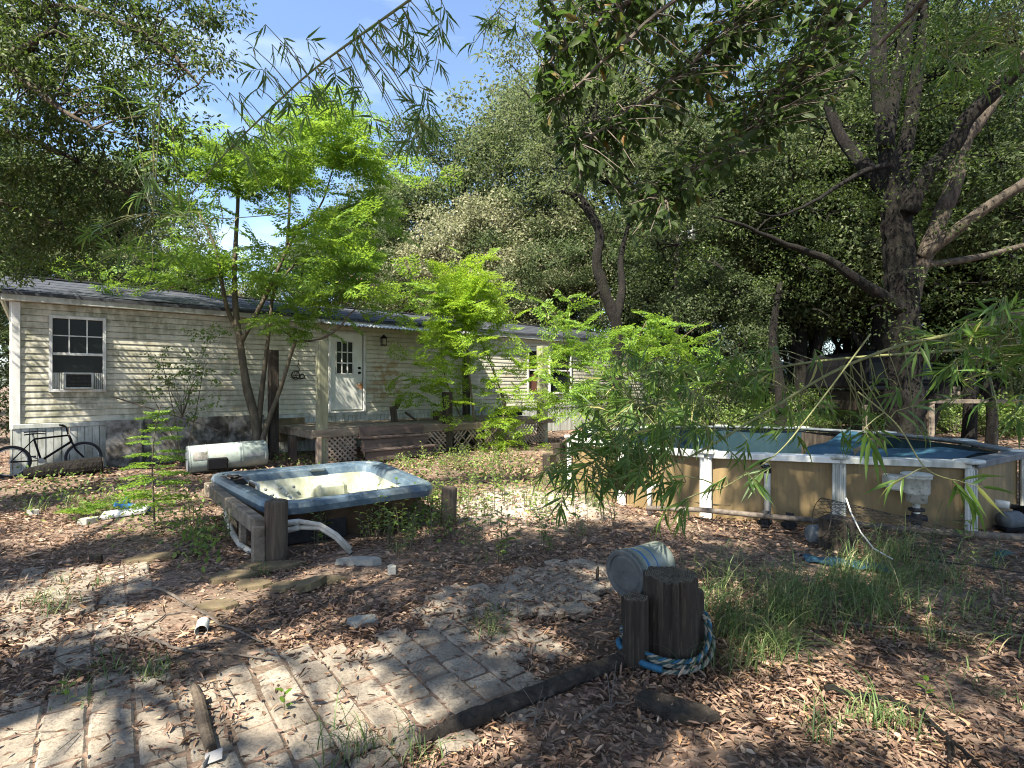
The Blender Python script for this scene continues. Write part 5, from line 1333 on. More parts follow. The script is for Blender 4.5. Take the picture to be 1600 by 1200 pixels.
TREES = [
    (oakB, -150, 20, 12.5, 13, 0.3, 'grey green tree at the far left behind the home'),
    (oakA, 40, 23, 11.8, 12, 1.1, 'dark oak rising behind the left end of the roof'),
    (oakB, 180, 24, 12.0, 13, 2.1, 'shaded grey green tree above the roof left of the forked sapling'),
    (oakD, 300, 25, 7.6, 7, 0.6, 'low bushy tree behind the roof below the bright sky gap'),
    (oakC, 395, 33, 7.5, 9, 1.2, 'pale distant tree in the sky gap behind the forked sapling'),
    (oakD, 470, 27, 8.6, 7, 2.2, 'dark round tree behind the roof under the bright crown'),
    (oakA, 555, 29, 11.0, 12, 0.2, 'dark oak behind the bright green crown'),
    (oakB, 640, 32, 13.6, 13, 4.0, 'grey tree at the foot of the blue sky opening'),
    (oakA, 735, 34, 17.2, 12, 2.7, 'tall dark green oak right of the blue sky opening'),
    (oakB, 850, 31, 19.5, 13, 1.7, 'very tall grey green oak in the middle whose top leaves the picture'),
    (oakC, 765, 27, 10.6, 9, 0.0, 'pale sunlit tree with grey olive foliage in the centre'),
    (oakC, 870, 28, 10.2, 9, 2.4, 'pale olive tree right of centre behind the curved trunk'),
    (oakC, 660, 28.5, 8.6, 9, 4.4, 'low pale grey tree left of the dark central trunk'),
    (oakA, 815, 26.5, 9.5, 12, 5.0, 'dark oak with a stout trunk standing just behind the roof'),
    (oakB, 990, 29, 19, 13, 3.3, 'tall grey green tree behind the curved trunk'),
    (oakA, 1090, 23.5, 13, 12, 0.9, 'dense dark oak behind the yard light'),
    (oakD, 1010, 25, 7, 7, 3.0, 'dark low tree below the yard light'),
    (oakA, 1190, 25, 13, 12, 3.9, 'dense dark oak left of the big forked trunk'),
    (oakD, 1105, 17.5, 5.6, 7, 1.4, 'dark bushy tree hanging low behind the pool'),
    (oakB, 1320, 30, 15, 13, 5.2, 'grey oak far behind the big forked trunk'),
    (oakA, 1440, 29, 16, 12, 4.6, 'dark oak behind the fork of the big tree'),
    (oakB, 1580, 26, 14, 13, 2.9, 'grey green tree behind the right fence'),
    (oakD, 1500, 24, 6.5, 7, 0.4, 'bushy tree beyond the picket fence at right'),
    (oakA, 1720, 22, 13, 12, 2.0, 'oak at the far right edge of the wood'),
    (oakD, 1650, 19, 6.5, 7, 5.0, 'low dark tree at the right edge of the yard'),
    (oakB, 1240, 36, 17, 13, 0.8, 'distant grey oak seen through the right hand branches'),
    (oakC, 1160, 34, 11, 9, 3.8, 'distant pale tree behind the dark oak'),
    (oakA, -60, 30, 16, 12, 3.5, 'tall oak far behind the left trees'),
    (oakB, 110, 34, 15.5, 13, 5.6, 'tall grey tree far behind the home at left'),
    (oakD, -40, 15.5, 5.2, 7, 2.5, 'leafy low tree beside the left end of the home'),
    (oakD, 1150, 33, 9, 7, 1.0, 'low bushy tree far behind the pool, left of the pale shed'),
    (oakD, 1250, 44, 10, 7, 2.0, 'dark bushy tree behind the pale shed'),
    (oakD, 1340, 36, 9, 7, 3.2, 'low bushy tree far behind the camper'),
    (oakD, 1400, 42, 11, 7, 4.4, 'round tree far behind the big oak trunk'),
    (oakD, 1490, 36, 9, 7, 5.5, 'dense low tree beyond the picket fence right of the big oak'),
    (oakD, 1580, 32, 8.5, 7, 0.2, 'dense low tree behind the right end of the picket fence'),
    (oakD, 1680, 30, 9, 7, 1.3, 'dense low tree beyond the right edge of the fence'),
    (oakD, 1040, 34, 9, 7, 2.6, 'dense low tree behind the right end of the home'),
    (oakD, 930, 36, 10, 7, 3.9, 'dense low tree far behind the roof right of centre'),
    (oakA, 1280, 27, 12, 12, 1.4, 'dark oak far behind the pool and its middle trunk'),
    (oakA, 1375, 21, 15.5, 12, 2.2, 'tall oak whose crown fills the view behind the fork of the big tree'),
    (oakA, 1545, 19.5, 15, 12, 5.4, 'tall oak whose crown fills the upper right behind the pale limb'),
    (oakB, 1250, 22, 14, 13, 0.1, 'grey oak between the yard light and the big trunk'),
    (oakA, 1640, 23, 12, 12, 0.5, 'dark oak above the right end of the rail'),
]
for a in TREES: plant(*a)
# reddish dead tree in the gap
dt = thing('dead_tree', 'small rust brown dead tree between the bright crowns', 'tree', (0, 0, 0), WOODG); dp = V(590, 430, 27)
dt.location = (dp.x, dp.y, 0); ORG[dt.name] = Vector((dp.x, dp.y, 0)); b = MB(); rg = np.random.default_rng(5)
limb(b, [(dp.x, dp.y, 0), (dp.x + .2, dp.y, 3), (dp.x - .1, dp.y, 6.2)], .16, .03, 7)
C = np.array([dp.x, dp.y, 6.3]) + rg.normal(0, 1, (34, 3)) * [1.5, .8, .65]; C = np.concatenate([C, np.array([dp.x + 2.4, dp.y, 6.0]) + rg.normal(0, 1, (20, 3)) * [.9, .6, .5]])
twiggy(b, rg, (dp.x, dp.y, 4.6), C, .05, .01, 4)
obj('trunk', b, m_bark_light, dt, smooth=True)
P, D, N, L, W = clump_leaves(rg, C, .45, 40, .10, .03)
leaves('crown', P, D, N, L, W, 'quad', m_brown_leaf, dt)

# ---- undergrowth along the fence
bush = thing('undergrowth_bush', 'bush', 'bush', (0, 0, 0), 'bushes of undergrowth behind the pool')
rg = np.random.default_rng(3); b = MB()
C = blob_centers(rg, [(0, 0, .55, .9, .7, .55), (.6, .2, .45, .6, .6, .5), (-.6, -.1, .5, .6, .6, .45)], 26)
twiggy(b, rg, (0, 0, 0), C[::3], .015, .004, 3)
obj('stems', b, m_twig, bush)
P, D, N, L, W = clump_leaves(rg, C, .22, 26, .075, .035); leaves('foliage', P, D, N, L, W, 'quad', m_shrub, bush)
BU = [(1235, 20, 1.5), (1290, 21.5, 1.4), (1340, 19.5, 1.1), (1385, 22, 1.5), (1480, 18.5, 1.2), (1530, 18, 1.3), (1580, 17.5, 1.3), (1630, 17, 1.4), (1170, 18, 1.3), (1110, 17, 1.2), (1060, 16.5, 1.2), (1000, 16, 1.1), (950, 18.5, .9), (1420, 24, 1.6), (1550, 22, 1.5), (1262, 17, .8), (1310, 24, 1.8)]
BL_ = ['bushy undergrowth below the pale shed behind the pool', 'leafy bush left of the dark camper', 'low bush in front of the dark camper base', 'bush in shade behind the big oak trunk', 'bush under the rail just right of the big oak', 'bush behind the two short trunks at right', 'bush below the right end of the rail', 'bush at the far right edge under the fence', 'bush under the dark oak behind the pool', 'bush behind the far rim of the pool in the middle', 'bush behind the left half of the pool rim', 'bush between the home and the pool', 'small bush by the right end of the home', 'tall bush far behind the big oak trunk', 'bush beyond the rail near the picket fence', 'smallest bush right behind the far pool rim', 'largest bush far behind the camper']
for i, ((px, y, s), lab) in enumerate(zip(BU, BL_)):
    x = (px - 800) / 850 * y
    if i == 0: bush.location = (x, y, 0); bush.scale = (s,) * 3; bush['label'] = lab
    else: copy_thing(bush, (x, y, 0), i * 1.7, s, lab)

# short trunks on the right
for q, (px, py, y, r, h, lab) in enumerate(((1513, 672, 14.6, .20, 3.6, 'slim shaded trunk behind the rail at right'), (1547, 682, 13.6, .15, 2.9, 'thin leaning trunk right of the slim shaded trunk'), (1217, 660, 15.5, .20, 4.6, 'dark trunk with a leafy top behind the middle of the pool'))):
    x = (px - 800) / 850 * y; t = thing('tree', lab, 'tree', (x, y, 0), 'small trunks behind the pool'); b = MB()
    limb(b, [(x, y, -.1), (x + .05, y, h * .3), (x - .1 * q + .05, y + .05, h * .65), (x + .1, y + .1, h)], r, r * .4, 8)
    obj('trunk', b, m_bark, t, smooth=True)
    rg = np.random.default_rng(50 + q); C = np.array([x, y, h]) + rg.normal(0, 1, (26, 3)) * [.8, .6, .55]
    P, D, N, L, W = clump_leaves(rg, C, .3, 30, .08, .04); leaves('crown', P, D, N, L, W, 'quad', m_oak, t)

# ---- curved trunk oak in the centre
ct_b = V(962, 690, 15.2); ct = thing('oak_tree', 'oak with a dark snaking trunk in front of the right end of the home', 'tree', (ct_b.x, ct_b.y, 0), 'large oaks in the yard')
random.seed(3); b = MB(); Y = 15.2
limb(b, [V(962, 700, Y), V(958, 640, Y), V(963, 560, Y), V(962, 500, Y), V(945, 455, Y), V(932, 410, Y), V(937, 365, Y), V(918, 325, Y), V(900, 305, Y)], .20, .11, 14, 5, .01, .05)
limb(b, [V(918, 325, Y), V(905, 295, Y), V(905, 262, Y), V(890, 225, Y), V(880, 180, Y), V(885, 120, Y)], .09, .02, 7)
limb(b, [V(905, 308, Y), V(885, 298, Y), V(865, 300, Y)], .09, .04, 7)
limb(b, [V(962, 500, Y), V(972, 450, Y + .3), V(970, 400, Y + .6), V(985, 340, Y + 1)], .15, .05, 8)
limb(b, [V(940, 450, Y), V(905, 470, Y - .3), V(870, 455, Y - .5)], .05, .02, 6)
rg = np.random.default_rng(61)
blobs = []
for (px, py, dy, r) in ((890, 215, 0, 1.5), (960, 180, .5, 1.7), (1010, 250, .8, 1.6), (860, 150, 0, 1.4), (980, 90, .5, 1.8), (880, 60, .3, 1.7), (1050, 330, 1, 1.3), (1060, 150, .8, 1.8), (800, 40, 0, 1.3), (1030, 20, .6, 1.8), (850, 265, -.3, .8), (825, 245, -.3, .7), (880, 290, -.5, .5), (1000, 320, .8, .8), (920, 260, -.4, .6)):
    p = V(px, py, Y + dy); blobs.append((p.x, p.y, p.z, r, r, r * .62))
C = blob_centers(rg, blobs, 8)
twiggy(b, rg, V(905, 262, Y), C[::7], .04, .01, 4)
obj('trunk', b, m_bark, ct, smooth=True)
P, D, N, L, W = clump_leaves(rg, C, .42, 56, .10, .048); leaves('crown', P, D, N, L, W, 'quad', m_oak_grey, ct)

# ---- big forked oak on the right
Y = 13.0; bo_b = V(1412, 700, Y); bo = thing('oak_tree', 'huge dark forked oak towering behind the right half of the pool', 'tree', (bo_b.x, bo_b.y, 0), 'large oaks in the yard')
random.seed(8); b = MB()
limb(b, [V(1408, 716, Y), V(1413, 670, Y), V(1412, 600, Y), V(1410, 500, Y), V(1408, 430, Y), V(1402, 360, Y), V(1398, 300, Y)], .42, .29, 30, 8, .012, .055)
limb(b, [V(1408, 716, Y), V(1412, 697, Y), V(1412, 672, Y)], .54, .41, 30, 6, .0, .05)
limb(b, [V(1396, 320, Y), V(1388, 250, Y), V(1378, 180, Y), V(1372, 90, Y), V(1376, -60, Y), V(1385, -250, Y)], .23, .13, 14, 5, .01, .04)
limb(b, [V(1404, 320, Y), V(1412, 250, Y + .2), V(1426, 160, Y + .2), V(1438, 40, Y + .1), V(1445, -200, Y)], .20, .12, 14, 5, .01, .04)
limb(b, [V(1382, 230, Y - .1), V(1400, 130, Y), V(1425, 10, Y - .3), V(1440, -80, Y)], .18, .12, 9, 4)
limb(b, [V(1420, 330, Y - .3), V(1445, 275, Y - .5), V(1490, 225, Y - .8), V(1510, 185, Y - 1), V(1560, 135, Y - 1.3), V(1620, 75, Y - 1.6), V(1700, -20, Y - 2)], .19, .14, 11, 4)
limb(b, [V(1402, 320, Y), V(1360, 265, Y + .4), V(1330, 235, Y + .8), V(1300, 180, Y + 1), V(1270, 60, Y + 1.2)], .20, .10, 9, 4)
limb(b, [V(1385, 256, Y - .3), V(1345, 268, Y - .5), V(1305, 292, Y - .7), V(1262, 318, Y - 1), V(1215, 335, Y - 1.2), V(1180, 330, Y - 1.3)], .08, .01, 7, 5, .01)
limb(b, [V(1406, 480, Y - .2), V(1370, 455, Y - .3), V(1335, 432, Y - .3), V(1290, 402, Y - .3), V(1230, 380, Y - .4), V(1160, 350, Y - .6), V(1110, 335, Y - .8)], .17, .015, 10, 5, .01, .04)
limb(b, [V(1425, 560, Y), V(1462, 548, Y - .2), V(1500, 520, Y - .4), V(1560, 500, Y - .6), V(1640, 470, Y - .8)], .19, .10, 9, 4)
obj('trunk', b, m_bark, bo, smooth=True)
b = MB()
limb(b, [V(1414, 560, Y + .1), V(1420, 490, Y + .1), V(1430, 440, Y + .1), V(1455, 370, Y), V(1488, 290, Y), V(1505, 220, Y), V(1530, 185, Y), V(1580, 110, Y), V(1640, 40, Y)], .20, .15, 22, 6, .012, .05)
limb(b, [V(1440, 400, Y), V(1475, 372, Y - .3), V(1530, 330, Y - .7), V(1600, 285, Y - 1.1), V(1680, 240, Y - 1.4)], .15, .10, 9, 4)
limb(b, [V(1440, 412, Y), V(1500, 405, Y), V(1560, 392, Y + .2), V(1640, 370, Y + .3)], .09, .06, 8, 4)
obj('lit_limbs', b, m_bark_light, bo, smooth=True)  # lit and shaded look put into bark colour: these limbs paler than the trunk
rg = np.random.default_rng(71); blobs = []
for (px, py, dy, r) in ((1300, 330, 1, 1.3), (1240, 300, 1, 1.5), (1180, 240, 1.5, 1.7), (1290, 200, 2, 1.7), (1230, 140, 1, 1.9), (1330, 90, 2, 1.8), (1300, 20, 1, 2.0), (1460, 120, 2.5, 1.7), (1520, 60, 2, 1.9), (1590, 150, 1.5, 1.7),
        (1560, 250, 2.2, 1.6), (1610, 340, 1, 1.5), (1530, 440, 2, 1.3), (1600, 440, 1, 1.5), (1180, 360, 1.5, 1.4), (1250, 410, .5, 1.1), (1150, 80, 1, 2.0), (1400, -60, 2, 2.1), (1550, -60, 1, 2.2), (1260, -80, 1.5, 2.2), (1680, 250, 0, 1.9), (1690, 80, -.5, 2.2), (1480, 330, 3, 1.4), (1350, 380, 3, 1.2), (1700, 420, -.5, 1.6), (1345, 310, -1.2, .6), (1300, 370, -1, .7), (1460, 440, -1, .6), (1545, 240, -1.5, .8), (1350, 130, -1, .8), (1480, 60, -1.2, .8), (1360, 480, -1, .6), (1500, 350, -.8, .6), (1580, 400, -1.5, .8), (1330, 40, -1, .9), (1440, 520, -1, .6), (1500, 160, -2, .9), (1400, 60, -1.6, .9), (1560, 330, -1.5, .8), (1250, 350, -1, .8), (1460, 260, -1.6, .7), (1590, 60, -2, 1.0), (1320, 220, -1.4, .8), (1130, 420, 2, 1.5), (1200, 460, 2.5, 1.3), (1060, 380, 3, 1.5), (1270, 480, 3, 1.0), (1500, -200, 0, 2.4), (1350, -220, 0, 2.4), (1640, -180, -1, 2.4), (1200, -200, 0, 2.2)):
    p = V(px, py, Y + dy); blobs.append((p.x, p.y, p.z, r, r, r * .55))
for (x, y, z, r) in ((3.5, 6, 9.3, 1.7), (5.5, 5.2, 9.2, 1.8), (7.5, 5.5, 9, 1.8), (9.5, 6, 9, 2), (4.8, 8, 10.2, 1.8), (7, 7.8, 10, 2), (9, 8.2, 10, 2), (11, 8, 9.5, 2), (6, 10, 11.5, 1.9), (8.5, 10, 11.5, 2), (10.8, 10.3, 11, 2), (12.5, 7, 9, 2), (2.6, 8.2, 10.8, 1.4)):  # unseen forward crown added to shade the trunk and the pool
    blobs.append((x, y, z, r, r, r * .5))
C = blob_centers(rg, blobs, 6.5)
C = C[keep_mask(C, .15, rg)]
b = MB()
for bl in blobs:
    near = C[np.linalg.norm(C - np.array(bl[:3]), axis=1) < bl[3]][::5]; twiggy(b, rg, bl[:3], near, .03, .007, 3)
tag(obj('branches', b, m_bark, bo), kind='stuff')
P, D, N, L, W = clump_leaves(rg, C, .46, 58, .090, .042); leaves('crown', P, D, N, L, W, 'quad', m_oak, bo)
# leaning trunk right of the big oak
lt_ = thing('leaning_tree', 'dark trunk leaning out to the right beside the big oak', 'tree', (V(1443, 680, 13.4).x, 13.4, 0), 'large oaks in the yard'); b = MB(); Yl = 13.4
limb(b, [V(1440, 705, Yl), V(1447, 655, Yl), V(1465, 615, Yl), V(1487, 582, Yl), V(1520, 562, Yl), V(1570, 545, Yl), V(1660, 510, Yl)], .26, .12, 10, 4)
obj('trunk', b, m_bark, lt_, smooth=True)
C = blob_centers(rg, [(*V(1560, 540, Yl), .9, .8, .5), (*V(1640, 500, Yl), 1.2, 1, .7), (*V(1500, 520, Yl), .7, .6, .4)], 10)
P, D, N, L, W = clump_leaves(rg, C, .3, 34, .07, .03); leaves('crown', P, D, N, L, W, 'quad', m_oak, lt_)

# ================================================================== SHADE CANOPIES (unseen oaks added behind the camera, crowns cut open for sun patches)
def shade_oak(label, base, region, seed, dens, zlo, zhi, trunk_r, limbs):
    """region: (x0,x1,y0,y1) covered by the crown"""
    rg = np.random.default_rng(seed); random.seed(seed)
    t = thing('oak_tree', label, 'tree', (base[0], base[1], 0), 'large oaks in the yard')
    x0, x1, y0, y1 = region
    n = int((x1 - x0) * (y1 - y0) * dens)
    C = np.stack([rg.uniform(x0, x1, n), rg.uniform(y0, y1, n), rg.uniform(zlo, zhi, n)], 1)
    C = C[keep_mask(C, .22, rg)]
    b = MB(); tops = []
    hub = Vector((base[0], base[1], zlo * .62))
    limb(b, [(base[0], base[1], -.2), (base[0] + .1, base[1], zlo * .3), hub], trunk_r, trunk_r * .8, 12)
    for (lx, ly) in limbs:
        e = Vector((lx, ly, (zlo + zhi) / 2)); mid = hub.lerp(e, .5) + Vector((0, 0, .8))
        tops += limb(b, [hub, mid, e], trunk_r * .24, .02, 8, 6, .02)[5:]
    T = np.array([tuple(v) for v in tops])
    for c in C[::9]:
        h = T[np.argmin(np.linalg.norm(T - c, axis=1))]; twiggy(b, rg, h, [c], .03, .008, 3)
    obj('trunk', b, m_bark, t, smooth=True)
    P, D, N, L, W = clump_leaves(rg, C, .36, 66, .14, .072, .45)
    k = keep_mask(P, .03, rg)
    leaves('crown', P[k], D[k], N[k], L[k], W[k], 'quad', m_oak, t)
    return t
shade_oak('unseen spreading oak added outside the frame to shade the left foreground', (-6.2, -3.2), (-10.5, -2.0, -6.5, 4.2), 81, 17, 7.2, 9.4, .5, [(-8.5, -1), (-8.5, 3), (-3, .8), (-9, -4.5)])
shade_oak('unseen spreading oak added outside the frame to shade the right foreground', (3.4, -4.2), (-2.4, 8.8, -6.5, 4.4), 82, 17, 7.0, 9.4, .55, [(-1, 1.5), (4.5, 3.5), (7.5, 0), (6, -4), (0, -4.5)])
# left oak whose boughs hang into the picture from the left
def left_oak():
    rg = np.random.default_rng(83); random.seed(83)
    t = thing('oak_tree', 'big oak at the left whose dark drooping boughs fill the upper left corner', 'tree', (-11.2, 6.8, 0), 'large oaks in the yard')
    b = MB(); base = Vector((-11.2, 6.8, 0)); hub = Vector((-11, 6.8, 4.6))
    limb(b, [base - Vector((0, 0, .2)), base + Vector((.1, 0, 2)), hub], .5, .42, 12)
    ends = []
    for pts in ([(-30, 95, 7.6), (60, 60, 7.6), (95, 25, 7.8)], [(-40, 110, 7.6), (40, 128, 7.6), (90, 165, 7.4), (150, 200, 7.4)], [(-40, 60, 8.0), (100, 10, 8.2), (240, 60, 8.2), (310, 130, 8.0)], [(-60, 200, 8.4), (80, 230, 8.6), (200, 300, 8.6)], [(-80, -40, 8.4), (120, -90, 8.6), (300, -40, 8.8)], [(-60, 300, 9), (60, 340, 9.2), (140, 380, 9.2)]):
        ends += limb(b, [hub] + [V(*p) for p in pts], .11, .015, 7, 6, .012)[8:]
    T = np.array([tuple(v) for v in ends])
    blobs = []
    for (px, py, y, r) in ((40, 40, 8, 1.0), (140, 20, 8.2, 1.0), (240, 10, 8.4, .9), (300, 60, 8.2, .62), (320, 110, 8, .46), (200, 90, 8, .85), (110, 120, 7.8, .9), (30, 150, 7.8, .9), (240, 160, 8, .72), (160, 190, 8, .8), (290, 190, 8.2, .42), (60, 230, 8.4, .9), (150, 270, 8.6, .85), (230, 250, 8.4, .6), (40, 310, 8.8, 1.0), (130, 340, 9, .85), (210, 330, 9, .6), (60, 390, 9.2, .7), (-60, 100, 8, 1.3), (-80, 280, 8.6, 1.4), (60, -80, 8.4, 1.2), (190, -90, 8.6, 1.2), (300, -70, 8.8, .9), (-100, -60, 8.4, 1.5), (150, 400, 9.6, .5), (20, 420, 9.8, .5), (340, 20, 8.6, .45)):
        p = V(px, py, y); blobs.append((p.x, p.y, p.z, r, r, r * .6))
    C = blob_centers(rg, blobs, 30)
    C = C[keep_mask(C, .0, rg) | (rg.random(len(C)) < .45)]
    for c in C[::4]:
        h = T[np.argmin(np.linalg.norm(T - c, axis=1))]; twiggy(b, rg, h, [c], .014, .004, 3)
    obj('trunk', b, m_bark_light, t, smooth=True)
    P, D, N, L, W = clump_leaves(rg, C, .24, 40, .080, .030, .6, .5, .5)
    k = rg.random(len(P)) < .97
    leaves('crown', P[k], D[k], N[k], L[k], W[k], 'hex', m_oak, t)
left_oak()

# ---- broad leaved bough hanging in close at the top right
rg = np.random.default_rng(91); random.seed(91)
ob = thing('overhanging_branch', 'leafy bough of broad dark leaves hanging close over the upper right of the yard', 'branch', (2.6, 1.0, 4.2))
me_leaf = mesh_from_parts('leaf', [leaf_arrays(np.zeros((1, 3)), np.array([[0, 1., 0]]), np.array([[0, 0, 1.]]), [1], [.42], 'hex')], m_bigleaf, (0, 0, 0))
b = MB(); P_, D_, N_ = [], [], []
limbs_ = [[(2.6, 1.0, 4.3), V(1250, -60, 3.1), V(1120, 60, 3.0), V(1000, 160, 2.9), V(900, 220, 2.8)], [(2.6, 1.0, 4.3), V(1350, 0, 3.3), V(1240, 120, 3.2), V(1140, 230, 3.1), V(1040, 310, 3.0)], [(2.6, 1.0, 4.3), V(1100, -120, 3.0), V(1000, -20, 2.9), V(900, 60, 2.8), V(850, 100, 2.8)], [(2.6, 1.0, 4.3), V(1420, 20, 3.5), V(1350, 90, 3.5), V(1290, 160, 3.4)], [(2.6, 1.0, 4.3), V(1200, -90, 2.9), V(1100, -40, 2.8), V(960, 80, 2.7), V(880, 150, 2.7)]]
T = []
for l in limbs_: T += limb(b, l, .022, .005, 6, 6, .006)[7:]
T = np.array([tuple(v) for v in T])
def edge_y(px):  # lower limit of the bough in the view
    return np.interp(px, [820, 850, 900, 960, 1000, 1040, 1080, 1140, 1200, 1300, 1380], [120, 210, 300, 330, 385, 365, 310, 270, 235, 180, 60])
for _ in range(800):
    px = random.uniform(835, 1340); py = random.uniform(-60, edge_y(px)) ; y = random.uniform(2.6, 3.6)
    e = np.array(V(px, py, y)); h = T[np.argmin(np.linalg.norm(T - e, axis=1))]
    d = e - h; ln = np.linalg.norm(d)
    if ln > .6: h = e - d / ln * .6
    m = (h + e) / 2 + [0, 0, .02]
    b.tube([h, m, e], [.004, .003, .0018], 4, False)
    k = random.randint(5, 8)
    for q in range(k):
        f = .25 + .75 * (q + .5) / k; p = h + (e - h) * f
        out = unit(rng.normal(0, 1, 3)) * [1, 1, .5] + unit(d) * .6 + [0, 0, -.55]
        P_.append(p); D_.append(out); N_.append(rng.normal(0, .6, 3) + [0, 0, 1])
obj('twigs', b, m_twig, ob)
P_, D_, N_ = np.array(P_), unit(np.array(D_)), np.array(N_)
L_ = rg.uniform(.05, .088, len(P_))
order = np.argsort(P_[:, 1] / L_)
X_ = unit(np.cross(D_, N_)); Z_ = np.cross(X_, D_)
for i in order[:300]:
    mm = Matrix(((X_[i][0], D_[i][0], Z_[i][0], P_[i][0]), (X_[i][1], D_[i][1], Z_[i][1], P_[i][1]), (X_[i][2], D_[i][2], Z_[i][2], P_[i][2]), (0, 0, 0, 1)))
    inst('leaf', me_leaf, ob, mm @ Matrix.Scale(L_[i], 4))
r_ = order[300:]
tag(leaves('foliage', P_[r_], D_[r_], N_[r_], L_[r_], L_[r_] * .42, 'hex', m_bigleaf, ob), kind='stuff')
# ================================================================== FEATHERY SAPLINGS (chinaberry): fronds of small leaflets
def frond_mesh(seed, L=1.0, pairs=6, sub=3, lw=.022, ll=.15):
    rg = np.random.default_rng(seed); P, D, N = [], [], []; LL = []
    def spine(t): return np.array([0.02 * math.sin(4 * t), t * L, -.30 * L * t * t + .06 * t + .02 * math.sin(seed + 3 * t)])
    for i in range(pairs):
        t = .16 + .84 * (i + .5) / pairs; base = spine(t); pl = L * .34 * math.sin(math.pi * (.22 + .66 * (i / pairs))) * rg.uniform(.85, 1.1)
        for s in (-1, 1):
            dr = unit(np.array([s * 1.0, .62, -.10]))
            for k in range(sub):
                q = (k + .6) / sub; p = base + dr * pl * q + [0, 0, -.10 * pl * q * q]
                for s2 in (-1, 1):
                    dl = unit(dr * .75 + np.array([-s * dr[1], abs(dr[0]), 0]) * s2 * .75 + [0, 0, -.30 + rg.normal(0, .2)])
                    P.append(p); D.append(dl); N.append(np.array([0, 0, 1.]) + rg.normal(0, .45, 3)); LL.append(ll * L * rg.uniform(.75, 1.15) * (1.15 - .4 * q))
            P.append(base + dr * pl); D.append(dr); N.append([0, 0, 1.]); LL.append(ll * L)
    P.append(spine(1)); D.append([0, 1, -.4]); N.append([0, 0, 1.]); LL.append(ll * L)
    P, D, N, LL = np.array(P), np.array(D, float), np.array(N, float), np.array(LL)
    arr = leaf_arrays(P, D, N, LL, LL * .42, 'quad')
    sp = MB().tube([spine(t) for t in np.linspace(0, .95, 6)], [.006, .005, .004, .003, .002, .001], 3, False)
    for i in range(pairs):
        t = .16 + .84 * (i + .5) / pairs; base = spine(t); pl = L * .34 * math.sin(math.pi * (.22 + .66 * (i / pairs)))
        for s in (-1, 1): sp.add([base, base + np.array([s, .62, -.1]) * pl * .8, base + np.array([s, .62, -.1]) * pl * .8 + [0, .002, .002]], [(0, 1, 2)])
    return arr, sp
def frond_me(seed, mat, **k):
    arr, sp = frond_mesh(seed, **k)
    v4 = np.array(sp.v, float)
    tri = [f for f in sp.f]
    me = bpy.data.meshes.new('frond')
    va = np.concatenate([arr[0], v4]); F = []
    n0 = len(arr[0]) // arr[2]
    for i in range(n0): F += [tuple(j + i * arr[2] for j in f) for f in arr[1]]
    F += [tuple(j + len(arr[0]) for j in f) for f in tri]
    me.from_pydata(va.tolist(), [], F); me.materials.append(mat)
    return me, va, F
FR = [frond_me(100 + i, m_china) for i in range(3)]
FRY = [(lambda me: (me.materials.clear(), me.materials.append(m_china_young), me)[2])(f[0].copy()) for f in FR]
def frames(P, D, N):
    D = unit(D); X = unit(np.cross(D, N)); Z = np.cross(X, D); return X, D, Z
def fronds(root, P, D, N, S, maxobj=300, name='frond', young=False):
    X, D, Z = frames(P, D, N); n = len(P); order = np.argsort(P[:, 1] / S)
    for i in order[:maxobj]:
        mm = Matrix(((X[i][0] * S[i], D[i][0] * S[i], Z[i][0] * S[i], P[i][0]), (X[i][1] * S[i], D[i][1] * S[i], Z[i][1] * S[i], P[i][1]), (X[i][2] * S[i], D[i][2] * S[i], Z[i][2] * S[i], P[i][2]), (0, 0, 0, 1)))
        inst(name, FRY[i % 3] if young else FR[i % 3][0], root, mm)
    rest = order[maxobj:]
    if len(rest):
        va = FR[0][1]; F = FR[0][2]; k = len(va)
        A = P[rest][:, None, :] + (X[rest][:, None, :] * va[None, :, 0:1] + D[rest][:, None, :] * va[None, :, 1:2] + Z[rest][:, None, :] * va[None, :, 2:3]) * S[rest][:, None, None]
        me = mesh_from_parts('foliage', [(A.reshape(-1, 3), F, k)], m_china_young if young else m_china, ORG[root.name])
        o = bpy.data.objects.new('foliage', me); o.parent = root; COL.objects.link(o); tag(o, kind='stuff'); ORG[o.name] = ORG[root.name]
def frond_sets(rg, ends, per, S, spread=.25, tilt=.15):
    P, D, N, SS = [], [], [], []
    for e, out in ends:
        k = per if isinstance(per, int) else rg.integers(*per)
        a0 = rg.uniform(0, 6.28)
        for q in range(k):
            a = a0 + q * 2.4 + rg.normal(0, .3); d = np.array([math.cos(a), math.sin(a), rg.normal(tilt, .38)]) + np.asarray(out) * .7
            P.append(np.asarray(e) + rg.normal(0, spread, 3) * [1, 1, .6]); D.append(d); N.append(np.array([0, 0, 1.]) + rg.normal(0, .42, 3)); SS.append(S * rg.uniform(.7, 1.25))
    return np.array(P), np.array(D), np.array(N), np.array(SS)

